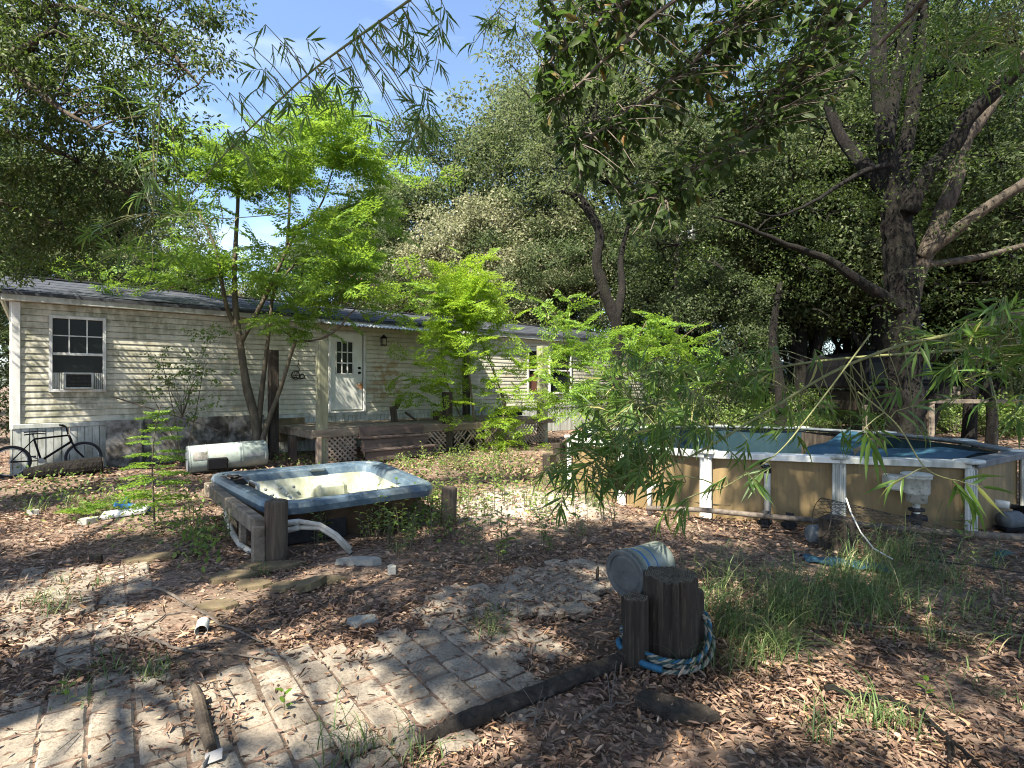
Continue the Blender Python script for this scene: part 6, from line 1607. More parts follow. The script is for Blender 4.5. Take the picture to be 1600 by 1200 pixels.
# ---- forked chinaberry by the tank
rg = np.random.default_rng(121); random.seed(121); Y = 12.1
ch_b = V(404, 716, Y); ch_t = thing('chinaberry_tree', 'forked sapling tree with a bright yellow green feathery crown over the roof', 'tree', (ch_b.x, ch_b.y, 0), 'feathery bright green saplings')
b = MB()
def lv(*p): return [V(x, y, Y + d) for x, y, d in p]
limb(b, lv((404, 718, 0), (400, 660, 0), (385, 600, 0), (376, 540, 0), (370, 500, 0), (366, 440, .1), (368, 380, .2), (372, 300, .3), (370, 220, .3)), .115, .03, 9, 4)
limb(b, lv((371, 515, 0), (355, 480, -.1), (345, 430, -.2), (335, 380, -.3), (310, 330, -.4)), .06, .02, 7, 4)
limb(b, lv((378, 530, 0), (400, 490, .1), (425, 440, .2), (448, 390, .3), (470, 355, .4), (520, 330, .6), (570, 312, .8)), .06, .018, 7, 4)
limb(b, lv((448, 390, .3), (452, 330, .4), (452, 260, .4), (445, 200, .5)), .04, .012, 6, 4)
limb(b, lv((470, 355, .4), (500, 320, .5), (515, 280, .6), (530, 220, .7)), .03, .012, 6, 4)
limb(b, lv((402, 690, 0), (408, 620, .1), (415, 560, .15), (422, 500, .2), (430, 450, .3), (470, 400, .4)), .075, .02, 8, 4)
limb(b, lv((408, 716, -.1), (412, 680, -.1), (425, 640, -.1), (440, 600, 0), (455, 550, 0), (462, 532, 0)), .07, .035, 8, 4)
limb(b, lv((462, 532, 0), (500, 528, -.2), (530, 510, -.3), (545, 490, -.4), (570, 470, -.5)), .03, .012, 6, 4)
limb(b, lv((462, 532, 0), (445, 515, .1), (430, 500, .1)), .025, .012, 6, 3)
limb(b, lv((345, 430, -.2), (300, 440, -.5), (250, 450, -.8), (180, 455, -1.2)), .025, .008, 6, 4)
obj('trunk', b, m_stem, ch_t, smooth=True)
ends = []
for (cx, cy, sx, sy, k) in ((560, 255, 60, 60, 34), (470, 245, 65, 55, 32), (405, 265, 60, 45, 20), (340, 290, 50, 40, 9), (600, 320, 45, 40, 20), (520, 330, 60, 40, 18), (460, 410, 60, 40, 11), (560, 410, 60, 36, 13), (360, 410, 60, 26, 7), (270, 430, 60, 22, 4), (190, 440, 40, 14, 3), (480, 490, 40, 22, 7), (600, 450, 40, 24, 7), (290, 240, 45, 40, 8), (520, 190, 50, 25, 10), (430, 200, 40, 25, 7), (640, 450, 22, 22, 4), (530, 470, 40, 24, 7)):
    for _ in range(k):
        ends.append((V(cx + rg.normal(0, sx * .62), cy + rg.normal(0, sy * .62), Y + rg.normal(.2, .75)), (0, -.15, 0)))
# gaps through which the sun strikes the porch skirting and the sapling
porch_sun = [(V(540, 610, 14.3), .45), (V(600, 628, 15.0), .7), (V(660, 628, 15.7), .7), (V(700, 640, 16.2), .5), (V(600, 690, 11.9), .6), (V(503, 610, 11.4), .3), (V(725, 470, 14.2), 1.0), (V(715, 540, 14.2), .8), (V(690, 590, 14.1), .6), (V(760, 600, 14.3), .6), (V(780, 560, 17.3), .9), (V(300, 600, 12), .3), (V(240, 560, 11.6), .3)]
E_ = np.array([tuple(e) for e, o in ends]); ok = np.ones(len(ends), bool)
for p, r in porch_sun:
    d = E_ - np.array(p); t = d @ Sn; ok &= ~((np.linalg.norm(d - t[:, None] * Sn, axis=1) < r + .15) & (t > .8) & (rg.random(len(ends)) < .6))
ends = [e for e, k in zip(ends, ok) if k]
P, D, N, S = frond_sets(rg, ends, (6, 9), .63, .18)
fronds(ch_t, P, D, N, S)

# ---- bright sapling through the porch
rg = np.random.default_rng(131); Y = 14.2
sp_b = V(745, 700, Y); sp_t = thing('chinaberry_tree', 'bushy bright green sapling growing up through the porch deck', 'tree', (sp_b.x, sp_b.y, 0), 'feathery bright green saplings')
b = MB()
limb(b, lv((750, 700, 0), (742, 660, 0), (735, 600, 0), (728, 520, 0), (722, 450, 0), (720, 400, 0)), .04, .01, 7, 4)
limb(b, lv((748, 700, 0), (720, 650, 0), (700, 600, -.1), (690, 560, -.2), (690, 500, -.2)), .03, .01, 6, 4)
limb(b, lv((758, 690, .1), (790, 640, .2), (775, 590, .2), (755, 540, .2), (740, 510, .2)), .03, .01, 6, 4)
limb(b, lv((790, 640, .2), (770, 570, .3), (752, 530, .3)), .025, .008, 6, 4)
limb(b, lv((755, 700, -.3), (775, 670, -.3), (800, 640, -.3)), .02, .008, 5, 3)
obj('trunk', b, m_stem, sp_t, smooth=True)
ends = []
for (cx, cy, sx, sy, k) in ((724, 425, 14, 14, 16), (725, 455, 24, 20, 26), (718, 495, 32, 22, 34), (702, 540, 26, 18, 20), (765, 530, 24, 20, 6), (692, 580, 22, 12, 9), (752, 490, 24, 16, 12), (676, 605, 20, 8, 7), (725, 622, 18, 8, 5), (808, 640, 22, 10, 10), (770, 680, 24, 12, 11), (812, 585, 26, 16, 7), (815, 560, 20, 10, 4), (700, 460, 30, 20, 8), (740, 600, 16, 10, 3)):
    for _ in range(k): ends.append((V(cx + rg.normal(0, sx * .62), cy + rg.normal(0, sy * .62), Y + rg.normal(-.1, .45)), (0, -.25, 0)))
P, D, N, S = frond_sets(rg, ends, (3, 5), .50, .34)
fronds(sp_t, P, D, N, S, young=True)

# ---- sapling left of the pool, leaning right
rg = np.random.default_rng(141); Y = 10.8
s3 = thing('chinaberry_tree', 'long fronded green sapling spreading over the left end of the pool', 'tree', (V(905, 735, Y).x, Y, 0), 'feathery bright green saplings')
b = MB()
limb(b, lv((905, 732, 0), (915, 690, 0), (935, 640, 0), (960, 590, 0), (990, 540, 0), (1010, 500, 0)), .04, .01, 7, 4)
limb(b, lv((925, 660, 0), (900, 620, .1), (885, 570, .2), (880, 510, .2)), .025, .008, 6, 4)
limb(b, lv((960, 590, 0), (1010, 570, -.2), (1060, 530, -.4), (1100, 500, -.5)), .02, .006, 6, 4)
obj('trunk', b, m_stem, s3, smooth=True)
ends = []
for (cx, cy, sx, sy, k) in ((1010, 510, 25, 15, 7), (980, 545, 40, 18, 9), (1060, 530, 40, 20, 9), (900, 560, 35, 30, 12), (875, 510, 20, 18, 7), (930, 620, 40, 18, 9), (890, 620, 25, 16, 6), (1020, 590, 50, 25, 9), (1090, 580, 30, 20, 5)):
    for _ in range(k): ends.append((V(cx + rg.normal(0, sx * .62), cy + rg.normal(0, sy * .62), Y + rg.normal(0, .35)), (.35, -.1, .12)))
P, D, N, S = frond_sets(rg, ends, (2, 4), .50, .10)
fronds(s3, P, D, N, S)

# ---- layered fern-like sapling left of the tub
rg = np.random.default_rng(151); Yf = 6.2
f4b = G(242, 832); f4 = thing('fern_sapling', 'waist high ferny sapling with layered fronds left of the hot tub', 'sapling', (f4b.x, f4b.y, 0))
b = MB(); st_pts = [V(242, 834, Yf), V(240, 780, Yf), V(238, 720, Yf), V(244, 660, Yf), V(252, 628, Yf)]
limb(b, st_pts, .012, .004, 6, 4); obj('stem', b, m_stem, f4, smooth=True)
ends = []
P, D, N, S = [], [], [], []
for i in range(46):
    t = rg.uniform(.02, .92); py = 640 + 160 * t; a = i * 2.399; L = .20 + .16 * t
    P.append(np.array(V(246 - 6 * t, py, Yf))); D.append([math.cos(a), math.sin(a), .30 - .1 * t]); N.append([0, 0, 1.]); S.append(L)
fronds(f4, np.array(P), np.array(D), np.array(N), np.array(S))
# smaller fern tuft near it
f5b = V(150, 800, 6.9); f5 = thing('fern_sapling', 'low arching fern fronds beside the blue board', 'sapling', (f5b.x, f5b.y, 0))
P, D, N, S = [], [], [], []
for i in range(16):
    a = i * 2.399; P.append([f5b.x + rg.normal(0, .1), f5b.y + rg.normal(0, .1), .06]); D.append([math.cos(a), math.sin(a), .5]); N.append([0, 0, 1.]); S.append(rg.uniform(.18, .34))
fronds(f5, np.array(P), np.array(D), np.array(N), np.array(S))
# ---- round-leaved shrub against the siding
rg = np.random.default_rng(161); Ys = 11.0
s6 = thing('wall_shrub', 'thin shrub with small rounded leaves growing up the siding behind the ferny sapling', 'shrub', (V(285, 730, Ys).x, Ys, 0))
b = MB(); 
for pts in ([(285, 730), (275, 660), (262, 600), (250, 550)], [(288, 730), (300, 670), (312, 610), (320, 560)], [(284, 730), (270, 680), (240, 620), (232, 580)]): limb(b, [V(x, y, Ys) for x, y in pts], .014, .004, 5, 4)
C = np.array([tuple(V(cx + rg.normal(0, sx), cy + rg.normal(0, sy), Ys + rg.normal(0, .15))) for (cx, cy, sx, sy, k) in ((260, 570, 18, 16, 20), (250, 610, 16, 18, 12), (310, 610, 18, 22, 24), (325, 575, 18, 12, 8), (285, 650, 18, 14, 8), (330, 520, 22, 10, 12), (310, 540, 22, 14, 8)) for _ in range(k)])
twiggy(b, rg, V(285, 650, Ys), C[::3], .006, .002, 3); obj('stems', b, m_stem, s6)
P, D, N, L, W = clump_leaves(rg, C, .10, 12, .06, .038); leaves('foliage', P, D, N, L, W, 'hex', m_shrub, s6)

# ================================================================== BAMBOO
me_bl = mesh_from_parts('leaf', [leaf_arrays(np.zeros((1, 3)), np.array([[0, 1., 0]]), np.array([[0, 0, 1.]]), [1], [.105], 'lance')], m_bamboo, (0, 0, 0))
def bamboo(label, cane, r0, r1, sprays, LL, root_at, seed, grp='bamboo canes leaning into the yard', twig_r=.0022, maxobj=300):
    """cane: list of points; sprays: list of (point, hang direction, leaf count)"""
    rg = np.random.default_rng(seed); random.seed(seed)
    t = thing('bamboo', label, 'bamboo', root_at, grp)
    b = MB()
    if cane:
        Q = limb(b, cane, r0, r1, 8, 7)
        for i in range(3, len(Q) - 1, 4):   # nodes
            d = (Q[i + 1] - Q[i]).normalized(); rr = r0 + (r1 - r0) * i / len(Q)
            b.tube([Q[i] - d * .006, Q[i], Q[i] + d * .006], [rr, rr * 1.35, rr], 8)
        obj('cane', b, m_cane, t, smooth=True)
        T = np.array([tuple(v) for v in Q])
    else: T = None
    tw = MB(); P, D, N, L = [], [], [], []
    for p, hang, k in sprays:
        p = np.asarray(p, float); hang = unit(np.asarray(hang, float))
        if T is not None:
            h = T[np.argmin(np.linalg.norm(T - p, axis=1))]; d = p - h
            if np.linalg.norm(d) > .02:
                ln = np.linalg.norm(d); h0 = h if ln < .7 else p - d / ln * .7
                tw.tube([h0, h0 + (p - h0) * .5 + [0, 0, .05 * ln], p], [twig_r * 1.6, twig_r * 1.2, twig_r], 4, False)
        side = unit(np.cross(hang, rg.normal(0, 1, 3))); e = p + hang * LL * .55
        tw.tube([p, p + hang * LL * .3, e], [twig_r, twig_r * .8, twig_r * .5], 3, False)
        for q in range(k):
            f = q / max(1, k - 1); s = 1 if q % 2 else -1
            P.append(p + hang * LL * .55 * f); ang = (.85 - .5 * f) * rg.uniform(.5, 1.3)
            D.append(hang * math.cos(ang) + side * s * math.sin(ang) + rg.normal(0, .2, 3) + np.array([0, 0, -.18])); N.append(np.cross(hang, side) + rg.normal(0, .35, 3) + [0, 0, .4]); L.append(LL * rg.uniform(.6, 1.15))
    tag(obj('twigs', tw, m_cane, t), kind='stuff')
    P, D, N, L = np.array(P), np.array(D), np.array(N), np.array(L)
    N = np.where((N @ np.array([0, 0, 1.]) < 0)[:, None], -N, N)
    X, Dn, Z = frames(P, D, N); order = np.argsort(P[:, 1] / L)
    for i in order[:maxobj]:
        mm = Matrix(((X[i][0], Dn[i][0], Z[i][0], P[i][0]), (X[i][1], Dn[i][1], Z[i][1], P[i][1]), (X[i][2], Dn[i][2], Z[i][2], P[i][2]), (0, 0, 0, 1))) @ Matrix.Scale(L[i], 4)
        inst('leaf', me_bl, t, mm)
    r = order[maxobj:]
    if len(r): tag(leaves('foliage', P[r], D[r], N[r], L[r], L[r] * .105, 'lance', m_bamboo, t), kind='stuff')
    return t
rg = np.random.default_rng(171); random.seed(171)
def cloud(items, hang=(0, -.1, -1), jit=.5):
    out = []
    for (cx, cy, sx, sy, y, dy, k, lc) in items:
        for _ in range(k):
            h = np.array(hang) + rg.normal(0, jit, 3)
            out.append((V(cx + rg.normal(0, sx), cy + rg.normal(0, sy), max(1.5, y + rg.normal(0, dy))), h, random.randint(*lc)))
    return out
# main arching cane on the right, tip hanging before the pool
cane1 = [V(1760, 420, 3.3), V(1600, 492, 3.1), V(1480, 522, 3.0), V(1400, 540, 2.95), V(1300, 580, 2.9), V(1200, 640, 2.85), V(1100, 700, 2.8), V(1030, 735, 2.75), V(985, 770, 2.7)]
bamboo('long arching bamboo cane sweeping down from the right in front of the pool', cane1, .013, .004,
       cloud([(960, 690, 36, 30, 2.7, .2, 26, (6, 9)), (935, 720, 28, 22, 2.75, .2, 18, (6, 9)), (990, 715, 30, 20, 2.75, .2, 10, (6, 9)), (1010, 680, 40, 30, 2.75, .2, 12, (6, 9)), (1090, 660, 40, 30, 2.8, .2, 10, (6, 9)), (1060, 745, 14, 14, 2.7, .1, 4, (6, 8)), (1190, 650, 60, 20, 2.85, .1, 6, (5, 8)), (1290, 620, 60, 22, 2.9, .1, 7, (5, 8)), (1370, 610, 40, 30, 2.95, .1, 8, (5, 8)), (1345, 670, 40, 16, 2.95, .1, 6, (5, 8))], (-.5, -.1, -.6), .65), .135, (V(1760, 420, 3.3).x, 3.3, 0), 172)
# second, denser cane behind it
cane2 = [V(1800, 520, 4.3), V(1500, 545, 4.1), V(1300, 560, 4.0), V(1180, 580, 3.9), V(1080, 610, 3.8), V(1000, 640, 3.7)]
bamboo('dense bamboo cane behind the first, its foliage hiding the left part of the pool', cane2, .014, .004,
       cloud([(1000, 620, 55, 28, 3.8, .35, 30, (6, 9)), (1080, 590, 60, 32, 3.9, .35, 30, (6, 9)), (1150, 600, 55, 32, 3.9, .35, 26, (6, 9)), (1060, 655, 60, 22, 3.8, .3, 22, (6, 9)), (960, 650, 40, 30, 3.7, .3, 16, (6, 9)), (1190, 560, 30, 25, 3.9, .3, 10, (6, 9)), (1130, 550, 30, 18, 3.9, .3, 8, (6, 8)), (1230, 620, 50, 25, 4, .3, 10, (5, 8)), (940, 700, 30, 22, 3.6, .2, 10, (6, 9))], (-.3, -.1, -.45), .75), .15, (V(1800, 520, 4.3).x, 4.3, 0), 173)
# near drooping sprigs in front of the pool
bamboo('few thin bamboo sprigs hanging in front of the white pipe of the pool', [V(1360, 520, 2.4), V(1270, 640, 2.3), V(1210, 710, 2.25), V(1130, 760, 2.2)], .004, .002,
       [(V(1205, 728, 2.25), (-.8, 0, -.5), 7), (V(1135, 742, 2.2), (-.9, 0, -.6), 8), (V(1070, 742, 2.2), (-.7, 0, -.7), 8), (V(1078, 775, 2.2), (-.6, 0, -.8), 7), (V(1165, 735, 2.2), (.7, 0, -.7), 6), (V(1045, 790, 2.2), (-.5, 0, -.8), 6)], .13, (V(1360, 520, 2.4).x, 2.4, 0), 174)
bamboo('bamboo sprig with long pale leaves hanging in front of the right pool upright', [V(1340, 610, 2.5), V(1400, 660, 2.4), V(1445, 728, 2.3), V(1488, 748, 2.25)], .004, .002,
       [(V(1488, 748, 2.25), (.6, 0, -.6), 8), (V(1420, 740, 2.3), (-.8, 0, -.4), 5), (V(1350, 668, 2.45), (.4, 0, -.8), 6), (V(1400, 640, 2.4), (.7, 0, .2), 6), (V(1500, 750, 2.25), (.8, 0, -.2), 5)], .17, (V(1340, 610, 2.5).x, 2.5, 0), 175)
# right edge foliage
bamboo('bamboo foliage crowding in at the right edge above the pool', [V(1850, 380, 3.4), V(1700, 440, 3.2), V(1600, 500, 3.0), V(1540, 560, 2.9)], .010, .004,
       cloud([(1580, 520, 40, 24, 3.0, .25, 20, (6, 9)), (1560, 570, 45, 20, 3.0, .25, 14, (6, 9)), (1500, 535, 45, 14, 3.0, .2, 8, (5, 8)), (1620, 560, 20, 40, 2.9, .2, 10, (6, 9)), (1570, 620, 35, 18, 2.9, .2, 5, (5, 8))], (-.5, -.1, -.3), .6), .165, (V(1850, 380, 3.4).x, 3.4, 0), 176)
bamboo('bamboo spray in the upper right corner', [V(1800, -120, 3.6), V(1640, -20, 3.5), V(1540, 40, 3.4), V(1480, 90, 3.4)], .008, .003,
       cloud([(1560, 60, 55, 30, 3.5, .25, 24, (6, 9)), (1500, 90, 30, 20, 3.4, .2, 8, (6, 8)), (1600, 110, 25, 25, 3.5, .2, 10, (6, 9))], (-.4, -.1, -.6), .6), .14, (V(1800, -120, 3.6).x, 3.6, 0), 177)
# upper left cane against the sky
cane3 = [V(760, -90, 3.0), V(640, -2, 3.0), V(560, 55, 3.0), V(480, 115, 3.05), V(400, 190, 3.1), V(350, 240, 3.1), V(300, 300, 3.15)]
bamboo('slender bamboo cane slanting across the blue sky with hanging leaf tufts', cane3, .0085, .003,
       cloud([(560, 55, 70, 12, 3.0, .12, 14, (5, 7)), (450, 130, 50, 22, 3.05, .12, 16, (5, 7)), (380, 210, 36, 26, 3.1, .12, 13, (5, 7)), (610, 75, 30, 26, 3.0, .12, 7, (5, 7)), (545, 105, 18, 30, 3.0, .1, 7, (5, 7)), (440, 60, 40, 18, 3.1, .1, 5, (4, 6)), (650, 60, 14, 34, 3.0, .08, 7, (5, 7)), (500, 170, 30, 25, 3.05, .1, 7, (5, 7)), (660, 170, 8, 14, 3.0, .05, 4, (6, 8)), (640, 200, 10, 10, 3.0, .05, 4, (6, 8)), (578, 178, 8, 6, 3.0, .05, 2, (5, 7)), (690, 20, 14, 18, 3.0, .05, 4, (5, 7))], (.15, -.1, -.9), .5), .115, (V(760, -90, 3.0).x, 3.0, 0), 178)
bamboo('drooping thin bamboo shoot with tufts in the middle of the blue sky', [V(700, -60, 3.05), V(690, 0, 3.0), V(686, 60, 3.0), V(676, 120, 3.0), V(660, 190, 3.0)], .0025, .0015,
       [(V(690, 40, 3), (.2, 0, -.9), 7), (V(684, 90, 3), (.3, 0, -.8), 7), (V(664, 160, 3), (-.6, 0, -.7), 8), (V(655, 185, 3), (-.8, 0, -.5), 8), (V(668, 175, 3), (.5, 0, -.8), 7), (V(645, 215, 3), (-.3, 0, -.9), 7), (V(640, 130, 3), (.2, 0, -.9), 5)], .11, (V(700, -60, 3.05).x, 3.05, 0), 179)
bamboo('pale bamboo tips in front of the dark oak boughs at left', [V(470, 330, 4.2), V(330, 340, 4.2), V(240, 330, 4.2)], .004, .002,
       cloud([(240, 270, 30, 22, 4.2, .1, 8, (5, 7)), (250, 160, 35, 12, 4.2, .1, 6, (5, 7)), (160, 350, 20, 10, 4.2, .1, 4, (5, 7)), (280, 320, 40, 18, 4.2, .1, 7, (5, 7)), (210, 390, 50, 22, 4.4, .1, 9, (5, 7)), (330, 330, 30, 25, 4.2, .1, 6, (5, 7))], (-.7, -.1, .15), .5), .15, (V(470, 330, 4.2).x, 4.2, 0), 180)
bamboo('small bamboo tuft beside the pale oak top at the right of the sky', [V(820, -40, 3.2), V(780, 10, 3.2), V(760, 40, 3.2)], .003, .002,
       cloud([(765, 40, 12, 12, 3.2, .05, 4, (6, 8)), (790, 30, 14, 12, 3.2, .05, 4, (6, 8)), (755, 75, 6, 6, 3.2, .05, 1, (4, 5))], (-.5, 0, -.5), .5), .11, (V(820, -40, 3.2).x, 3.2, 0), 181)

# ================================================================== WEEDS, GRASS, LEAF LITTER
# weed model and copies
rg = np.random.default_rng(201); random.seed(201)
def weed_model(seed, label, h, nst, leaf, mat, name='weed_plant'):
    rg = np.random.default_rng(seed); t = thing(name, label, 'weed', (0, 0, 0), 'weeds sprouting in the leaf litter'); b = MB(); P, D, N = [], [], []
    for s in range(nst):
        a = rg.uniform(0, 6.28); lean = rg.uniform(.03, .35) if nst > 1 else .08; hh = h * rg.uniform(.6, 1.1)
        pts = [np.array([.02 * math.cos(a), .02 * math.sin(a), 0]), np.array([lean * hh * .5 * math.cos(a), lean * hh * .5 * math.sin(a), hh * .55]), np.array([lean * hh * math.cos(a), lean * hh * math.sin(a), hh])]
        b.tube(pts, [.004, .003, .0015], 4, False)
        for q in range(9):
            f = .3 + .7 * q / 8; p = pts[0] + (pts[2] - pts[0]) * f; aa = q * 2.4 + a
            P.append(p); D.append([math.cos(aa), math.sin(aa), .35]); N.append([0, 0, 1.])
    obj('stem', b, m_stem, t)
    P, D, N = np.array(P), np.array(D), np.array(N) + rg.normal(0, .3, (len(N), 3)); L = leaf * rg.uniform(.6, 1.2, len(P))
    leaves('foliage', P, D, N, L, L * .38, 'hex', mat, t); return t
wm = [weed_model(301, 'weed', .42, 2, .08, m_weed), weed_model(302, 'weed', .30, 4, .06, m_shrub), weed_model(303, 'weed', .55, 1, .07, m_shrub)]
spots = []
for (cx, cy, sx, sy, k) in ((690, 790, 30, 20, 16), (740, 790, 40, 24, 18), (830, 800, 40, 26, 14), (620, 820, 40, 16, 14), (650, 845, 60, 18, 14), (700, 720, 50, 14, 10), (790, 730, 50, 16, 9), (890, 770, 26, 20, 7), (300, 830, 16, 16, 6), (345, 840, 8, 20, 3), (950, 830, 60, 20, 5), (830, 860, 60, 16, 5), (470, 850, 40, 8, 3), (920, 790, 20, 20, 4), (740, 860, 30, 20, 4), (1480, 890, 60, 15, 4)):
    for _ in range(k): spots.append((cx + rg.normal(0, sx * .8), cy + rg.normal(0, sy * .8)))
WL = ['thin leafy weed standing in the open yard between the hot tub and the pool', 'low bushy weed clump in the leaf litter between the hot tub and the pool', 'single stemmed weed in the leaf litter between the hot tub and the pool']
for i, (px, py) in enumerate(spots):
    if py < 690: py = 690
    g = G(px, py); k = i % 3
    if i < 3: wm[k].location = g; wm[k]['label'] = WL[k]
    else: copy_thing(wm[k], g, rg.uniform(0, 6.28), rg.uniform(.6, 1.25), WL[k])
# low weedy ground cover by the porch and left yard
def cover(name, items, L, W, mat, kind='hex', h=.10):
    P = []
    for (cx, cy, sx, sy, k) in items:
        for _ in range(k):
            py = cy + rg.normal(0, sy); 
            if py < 685: continue
            P.append(G(cx + rg.normal(0, sx), py))
    P = np.array([tuple(p) for p in P]); P[:, 2] = rg.random(len(P)) ** 1.5 * h
    n = len(P); return tag(leaves(name, P, rg.normal(0, 1, (n, 3)) + [0, 0, .3], rg.normal(0, .5, (n, 3)) + [0, 0, 1], L * rg.uniform(.5, 1.3, n), W * rg.uniform(.6, 1.3, n), kind, mat), kind='stuff')
cover('ground_cover', [(720, 722, 55, 14, 900), (790, 735, 45, 20, 700), (690, 770, 50, 20, 450), (870, 770, 25, 25, 300), (640, 725, 30, 8, 250), (100, 770, 60, 18, 500), (230, 800, 50, 22, 500), (310, 850, 20, 16, 250), (660, 810, 40, 20, 350), (430, 715, 30, 6, 160), (480, 720, 30, 8, 120)], .065, .032, m_weed, 'hex', .22)
# tall grass
def grass(name, clumps, mat, seed):
    rg = np.random.default_rng(seed); V_, n_st = [], 6
    for (p, k, hgt, spread, lean) in clumps:
        for _ in range(k):
            b0 = np.array([p.x + rg.normal(0, spread), p.y + rg.normal(0, spread), 0.0]); a = rg.uniform(0, 6.28); h = hgt * rg.lognormal(-.12, .33); ln = h * rg.uniform(.25, 1.0) 
            d = np.array([math.cos(a), math.sin(a), 0]) * ln + np.array(lean) * h; w = rg.uniform(.0016, .0040); sd = np.array([-math.sin(a), math.cos(a), 0]) * w
            for s in range(n_st + 1):
                t = s / n_st; c = b0 + d * t ** 1.6 + [0, 0, h * (t - .42 * t ** 2.6 * (1 + ln / h * .5))]
                ww = 1 - t ** 2 * .95
                V_.append(c - sd * ww); V_.append(c + sd * ww)
    F = [(2 * s, 2 * s + 1, 2 * s + 3, 2 * s + 2) for s in range(n_st)]
    me = mesh_from_parts(name, [(np.array(V_), F, 2 * (n_st + 1))], mat, (0, 0, 0))
    o = bpy.data.objects.new(name, me); COL.objects.link(o); return tag(o, kind='stuff')
cl = []
for (cx, cy, sx, sy, k, n, h) in ((1180, 985, 40, 26, 8, 18, .36), (1250, 945, 45, 28, 11, 20, .42), (1330, 930, 55, 28, 11, 17, .36), (1210, 1010, 25, 16, 5, 24, .36), (1400, 915, 60, 22, 12, 18, .34), (1480, 950, 60, 30, 10, 12, .30), (1130, 960, 25, 22, 6, 24, .28), (1380, 880, 40, 10, 6, 30, .45), (1300, 900, 30, 12, 6, 24, .30), (1150, 1030, 30, 14, 5, 20, .25)):
    for _ in range(k): cl.append((G(cx + rg.normal(0, sx * .8), cy + rg.normal(0, sy * .8)), n, h * .9, .07, (.10, -.15, 0)))
for (cx, cy, sx, sy, k, n, h) in ((1230, 920, 60, 20, 9, 12, .50), (1330, 960, 70, 26, 12, 12, .48), (1420, 950, 70, 26, 12, 10, .42), (1140, 1000, 30, 24, 7, 16, .46), (1200, 960, 40, 24, 8, 16, .52), (1390, 870, 50, 8, 8, 14, .55), (1480, 900, 50, 14, 8, 10, .40), (1540, 970, 40, 30, 8, 8, .3), (1110, 900, 30, 20, 6, 10, .25)):
    for _ in range(k): cl.append((G(cx + rg.normal(0, sx * .8), cy + rg.normal(0, sy * .8)), n, h * .9, .08, (.12, -.22, 0)))
grass('tall_grass', cl, m_grass, 401)
cl = []
for (cx, cy, sx, sy, k, n, h) in ((1380, 1130, 18, 14, 4, 26, .18), (1290, 1130, 20, 14, 4, 14, .14), (580, 1180, 30, 20, 6, 8, .22), (640, 1200, 20, 10, 3, 8, .22), (90, 930, 25, 20, 8, 18, .16), (770, 985, 16, 8, 4, 22, .15), (790, 960, 10, 8, 2, 14, .12), (410, 890, 10, 8, 2, 16, .12), (255, 1050, 30, 8, 4, 16, .14), (130, 1085, 30, 12, 4, 10, .10), (180, 1045, 20, 8, 3, 14, .12), (1450, 1010, 30, 20, 5, 12, .18), (60, 790, 40, 14, 10, 14, .2), (200, 790, 40, 14, 12, 16, .22), (880, 745, 20, 14, 10, 20, .35), (930, 790, 30, 16, 8, 16, .25), (820, 760, 60, 16, 10, 10, .18), (1090, 850, 60, 20, 5, 8, .14), (1500, 1080, 40, 30, 5, 8, .12), (640, 860, 60, 14, 6, 10, .14), (370, 770, 40, 8, 4, 12, .2)):
    for _ in range(k): cl.append((G(cx + rg.normal(0, sx * .8), max(700, cy + rg.normal(0, sy * .8))), n, h, .05, (0, 0, 0)))
grass('grass_tufts', cl, m_grass, 402)
# little bright seedling among the pavers
for i, (px, py, lab) in enumerate(((444, 1112, 'tiny bright green seedling growing between the pavers'), (1447, 1090, 'tiny bright green seedling at the right in brown leaves'), (105, 1100, 'small green leafy twig lying at the left edge of the pavers'))):
    g = G(px, py); t = thing('seedling', lab, 'seedling', g); P = np.array([[g.x, g.y, .03 + .02 * q] for q in range(5)]); a = np.arange(5) * 2.4
    obj('stem', MB().tube([(g.x, g.y, 0), (g.x, g.y, .11)], .002, 4), m_stem, t)
    leaves('leaf', P, np.stack([np.cos(a), np.sin(a), np.full(5, .5)], 1), np.tile([0, 0, 1.], (5, 1)), .05, .028, 'hex', m_china, t)

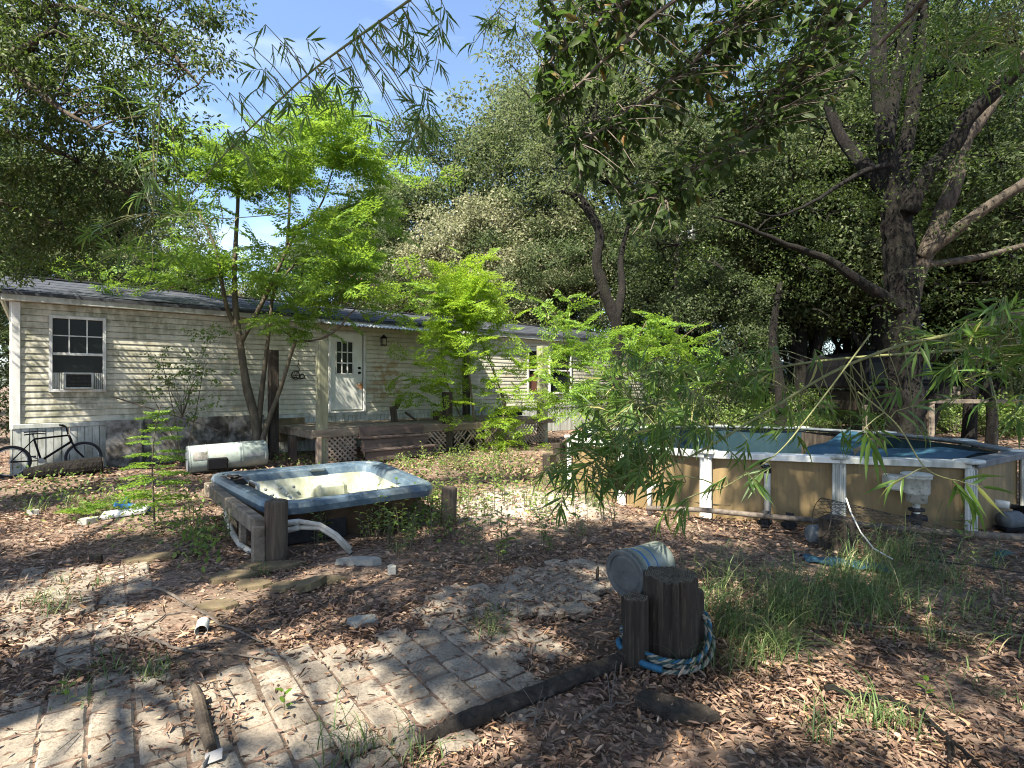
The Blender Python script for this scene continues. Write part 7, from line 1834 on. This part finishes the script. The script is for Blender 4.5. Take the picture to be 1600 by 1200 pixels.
# ---- leaf litter
def litter():
    rg = np.random.default_rng(501); PP, LL, WW = [], [], []
    for (y0, y1, xl, xr, dens, l, w) in ((1.7, 3.2, -1.12, 1.12, 3300, .043, .0145), (3.2, 5.0, -1.08, 1.08, 2200, .049, .0165), (5.0, 8.0, -1.05, 1.05, 950, .062, .022), (8.0, 13.0, -1.02, 1.02, 230, .10, .040), (13, 22, -.2, 1.0, 40, .13, .055)):
        n = int(dens * (y1 ** 2 - y0 ** 2) / 2 * (xr - xl) * .93)
        y = np.sqrt(rg.uniform(y0 ** 2, y1 ** 2, n)); x = rg.uniform(xl, xr, n) * y
        PP.append(np.stack([x, y, rg.random(n) ** 1.5 * .03], 1)); LL.append(l * rg.lognormal(-.05, .38, n).clip(.35, 2.0)); WW.append(w * rg.lognormal(0, .32, n).clip(.5, 2.2))
    P = np.concatenate(PP); L = np.concatenate(LL); W = np.concatenate(WW); n = len(P)
    # drifts: thinner litter in places; pavers mostly swept clear, a few leaves on top
    nz = np.sin(P[:, 0] * 2.1 + 1.3 * np.sin(P[:, 1] * 1.7)) * np.sin(P[:, 1] * 2.6 + np.sin(P[:, 0] * 3.3))
    wob = P[:, :2] + .06 * np.stack([np.sin(P[:, 1] * 23), np.sin(P[:, 0] * 19)], 1) + rg.normal(0, .03, (n, 2))
    on = paved(wob[:, 0], wob[:, 1]); main_ = in_poly(wob[:, 0], wob[:, 1], PAVED[0])
    keep = np.where(on, rg.random(n) < np.where(main_, .04, .34) + .05 * (nz > .3) + .12 * (nz > .75), rg.random(n) < .78 + .30 * nz)
    # inside the pool, tub and home: none
    keep &= ~in_poly(P[:, 0], P[:, 1], pool_xy) & ~in_poly(P[:, 0], P[:, 1], [tuple(c) for c in tub_c])
    hx_ = (P[:, 0] - HA.x) * .753 + (P[:, 1] - HA.y) * .658; hy_ = -(P[:, 0] - HA.x) * .658 + (P[:, 1] - HA.y) * .753
    keep &= ~((hy_ > -.05) & (hx_ > -.1) & (hx_ < HL))
    sand = np.linalg.norm((P[:, :2] - np.array(G(815, 785).xy)) / [1.3, 1.0], axis=1); keep &= (sand > .75) | (rg.random(n) < .3)
    P = P[keep]; L = L[keep]; W = W[keep]; n = len(P); on = on[keep]
    P[:, 2] = np.where(on, .018 + P[:, 2] * .3, P[:, 2] - .012)
    D = rg.normal(0, 1, (n, 3)) * [1, 1, .22]; N = rg.normal(0, .38, (n, 3)) + [0, 0, 1]
    near = P[:, 1] < 4.2
    parts = [leaf_arrays(P[near], D[near], N[near], L[near], W[near], 'curl'), leaf_arrays(P[~near], D[~near], N[~near], L[~near], W[~near], 'quad')]
    o = bpy.data.objects.new('leaf_litter', mesh_from_parts('leaf_litter', parts, m_litter, (0, 0, 0))); COL.objects.link(o); tag(o, kind='stuff')
    print('litter leaves', n)
litter()
# fine twigs strewn through the litter
tw = MB(); rg = np.random.default_rng(502)
for _ in range(420):
    y = math.sqrt(rg.uniform(2 ** 2, 8.5 ** 2)); x = rg.uniform(-1, 1) * y; a = rg.uniform(0, 6.28); l = rg.uniform(.06, .28)
    if in_poly(np.array(x), np.array(y), pool_xy) or in_poly(np.array(x), np.array(y), [tuple(c) for c in tub_c]): continue
    p = np.array([x, y, .022]); d = np.array([math.cos(a), math.sin(a), rg.normal(0, .05)]) * l
    tw.tube([p, p + d * .5 + rg.normal(0, .008, 3), p + d], [.003, .0024, .0015], 4, False)
tag(obj('twig_litter', tw, m_twig), kind='stuff')
print('objects', len(bpy.data.objects), 'tris', sum(len(m.loops) - 2 * len(m.polygons) for m in bpy.data.meshes))
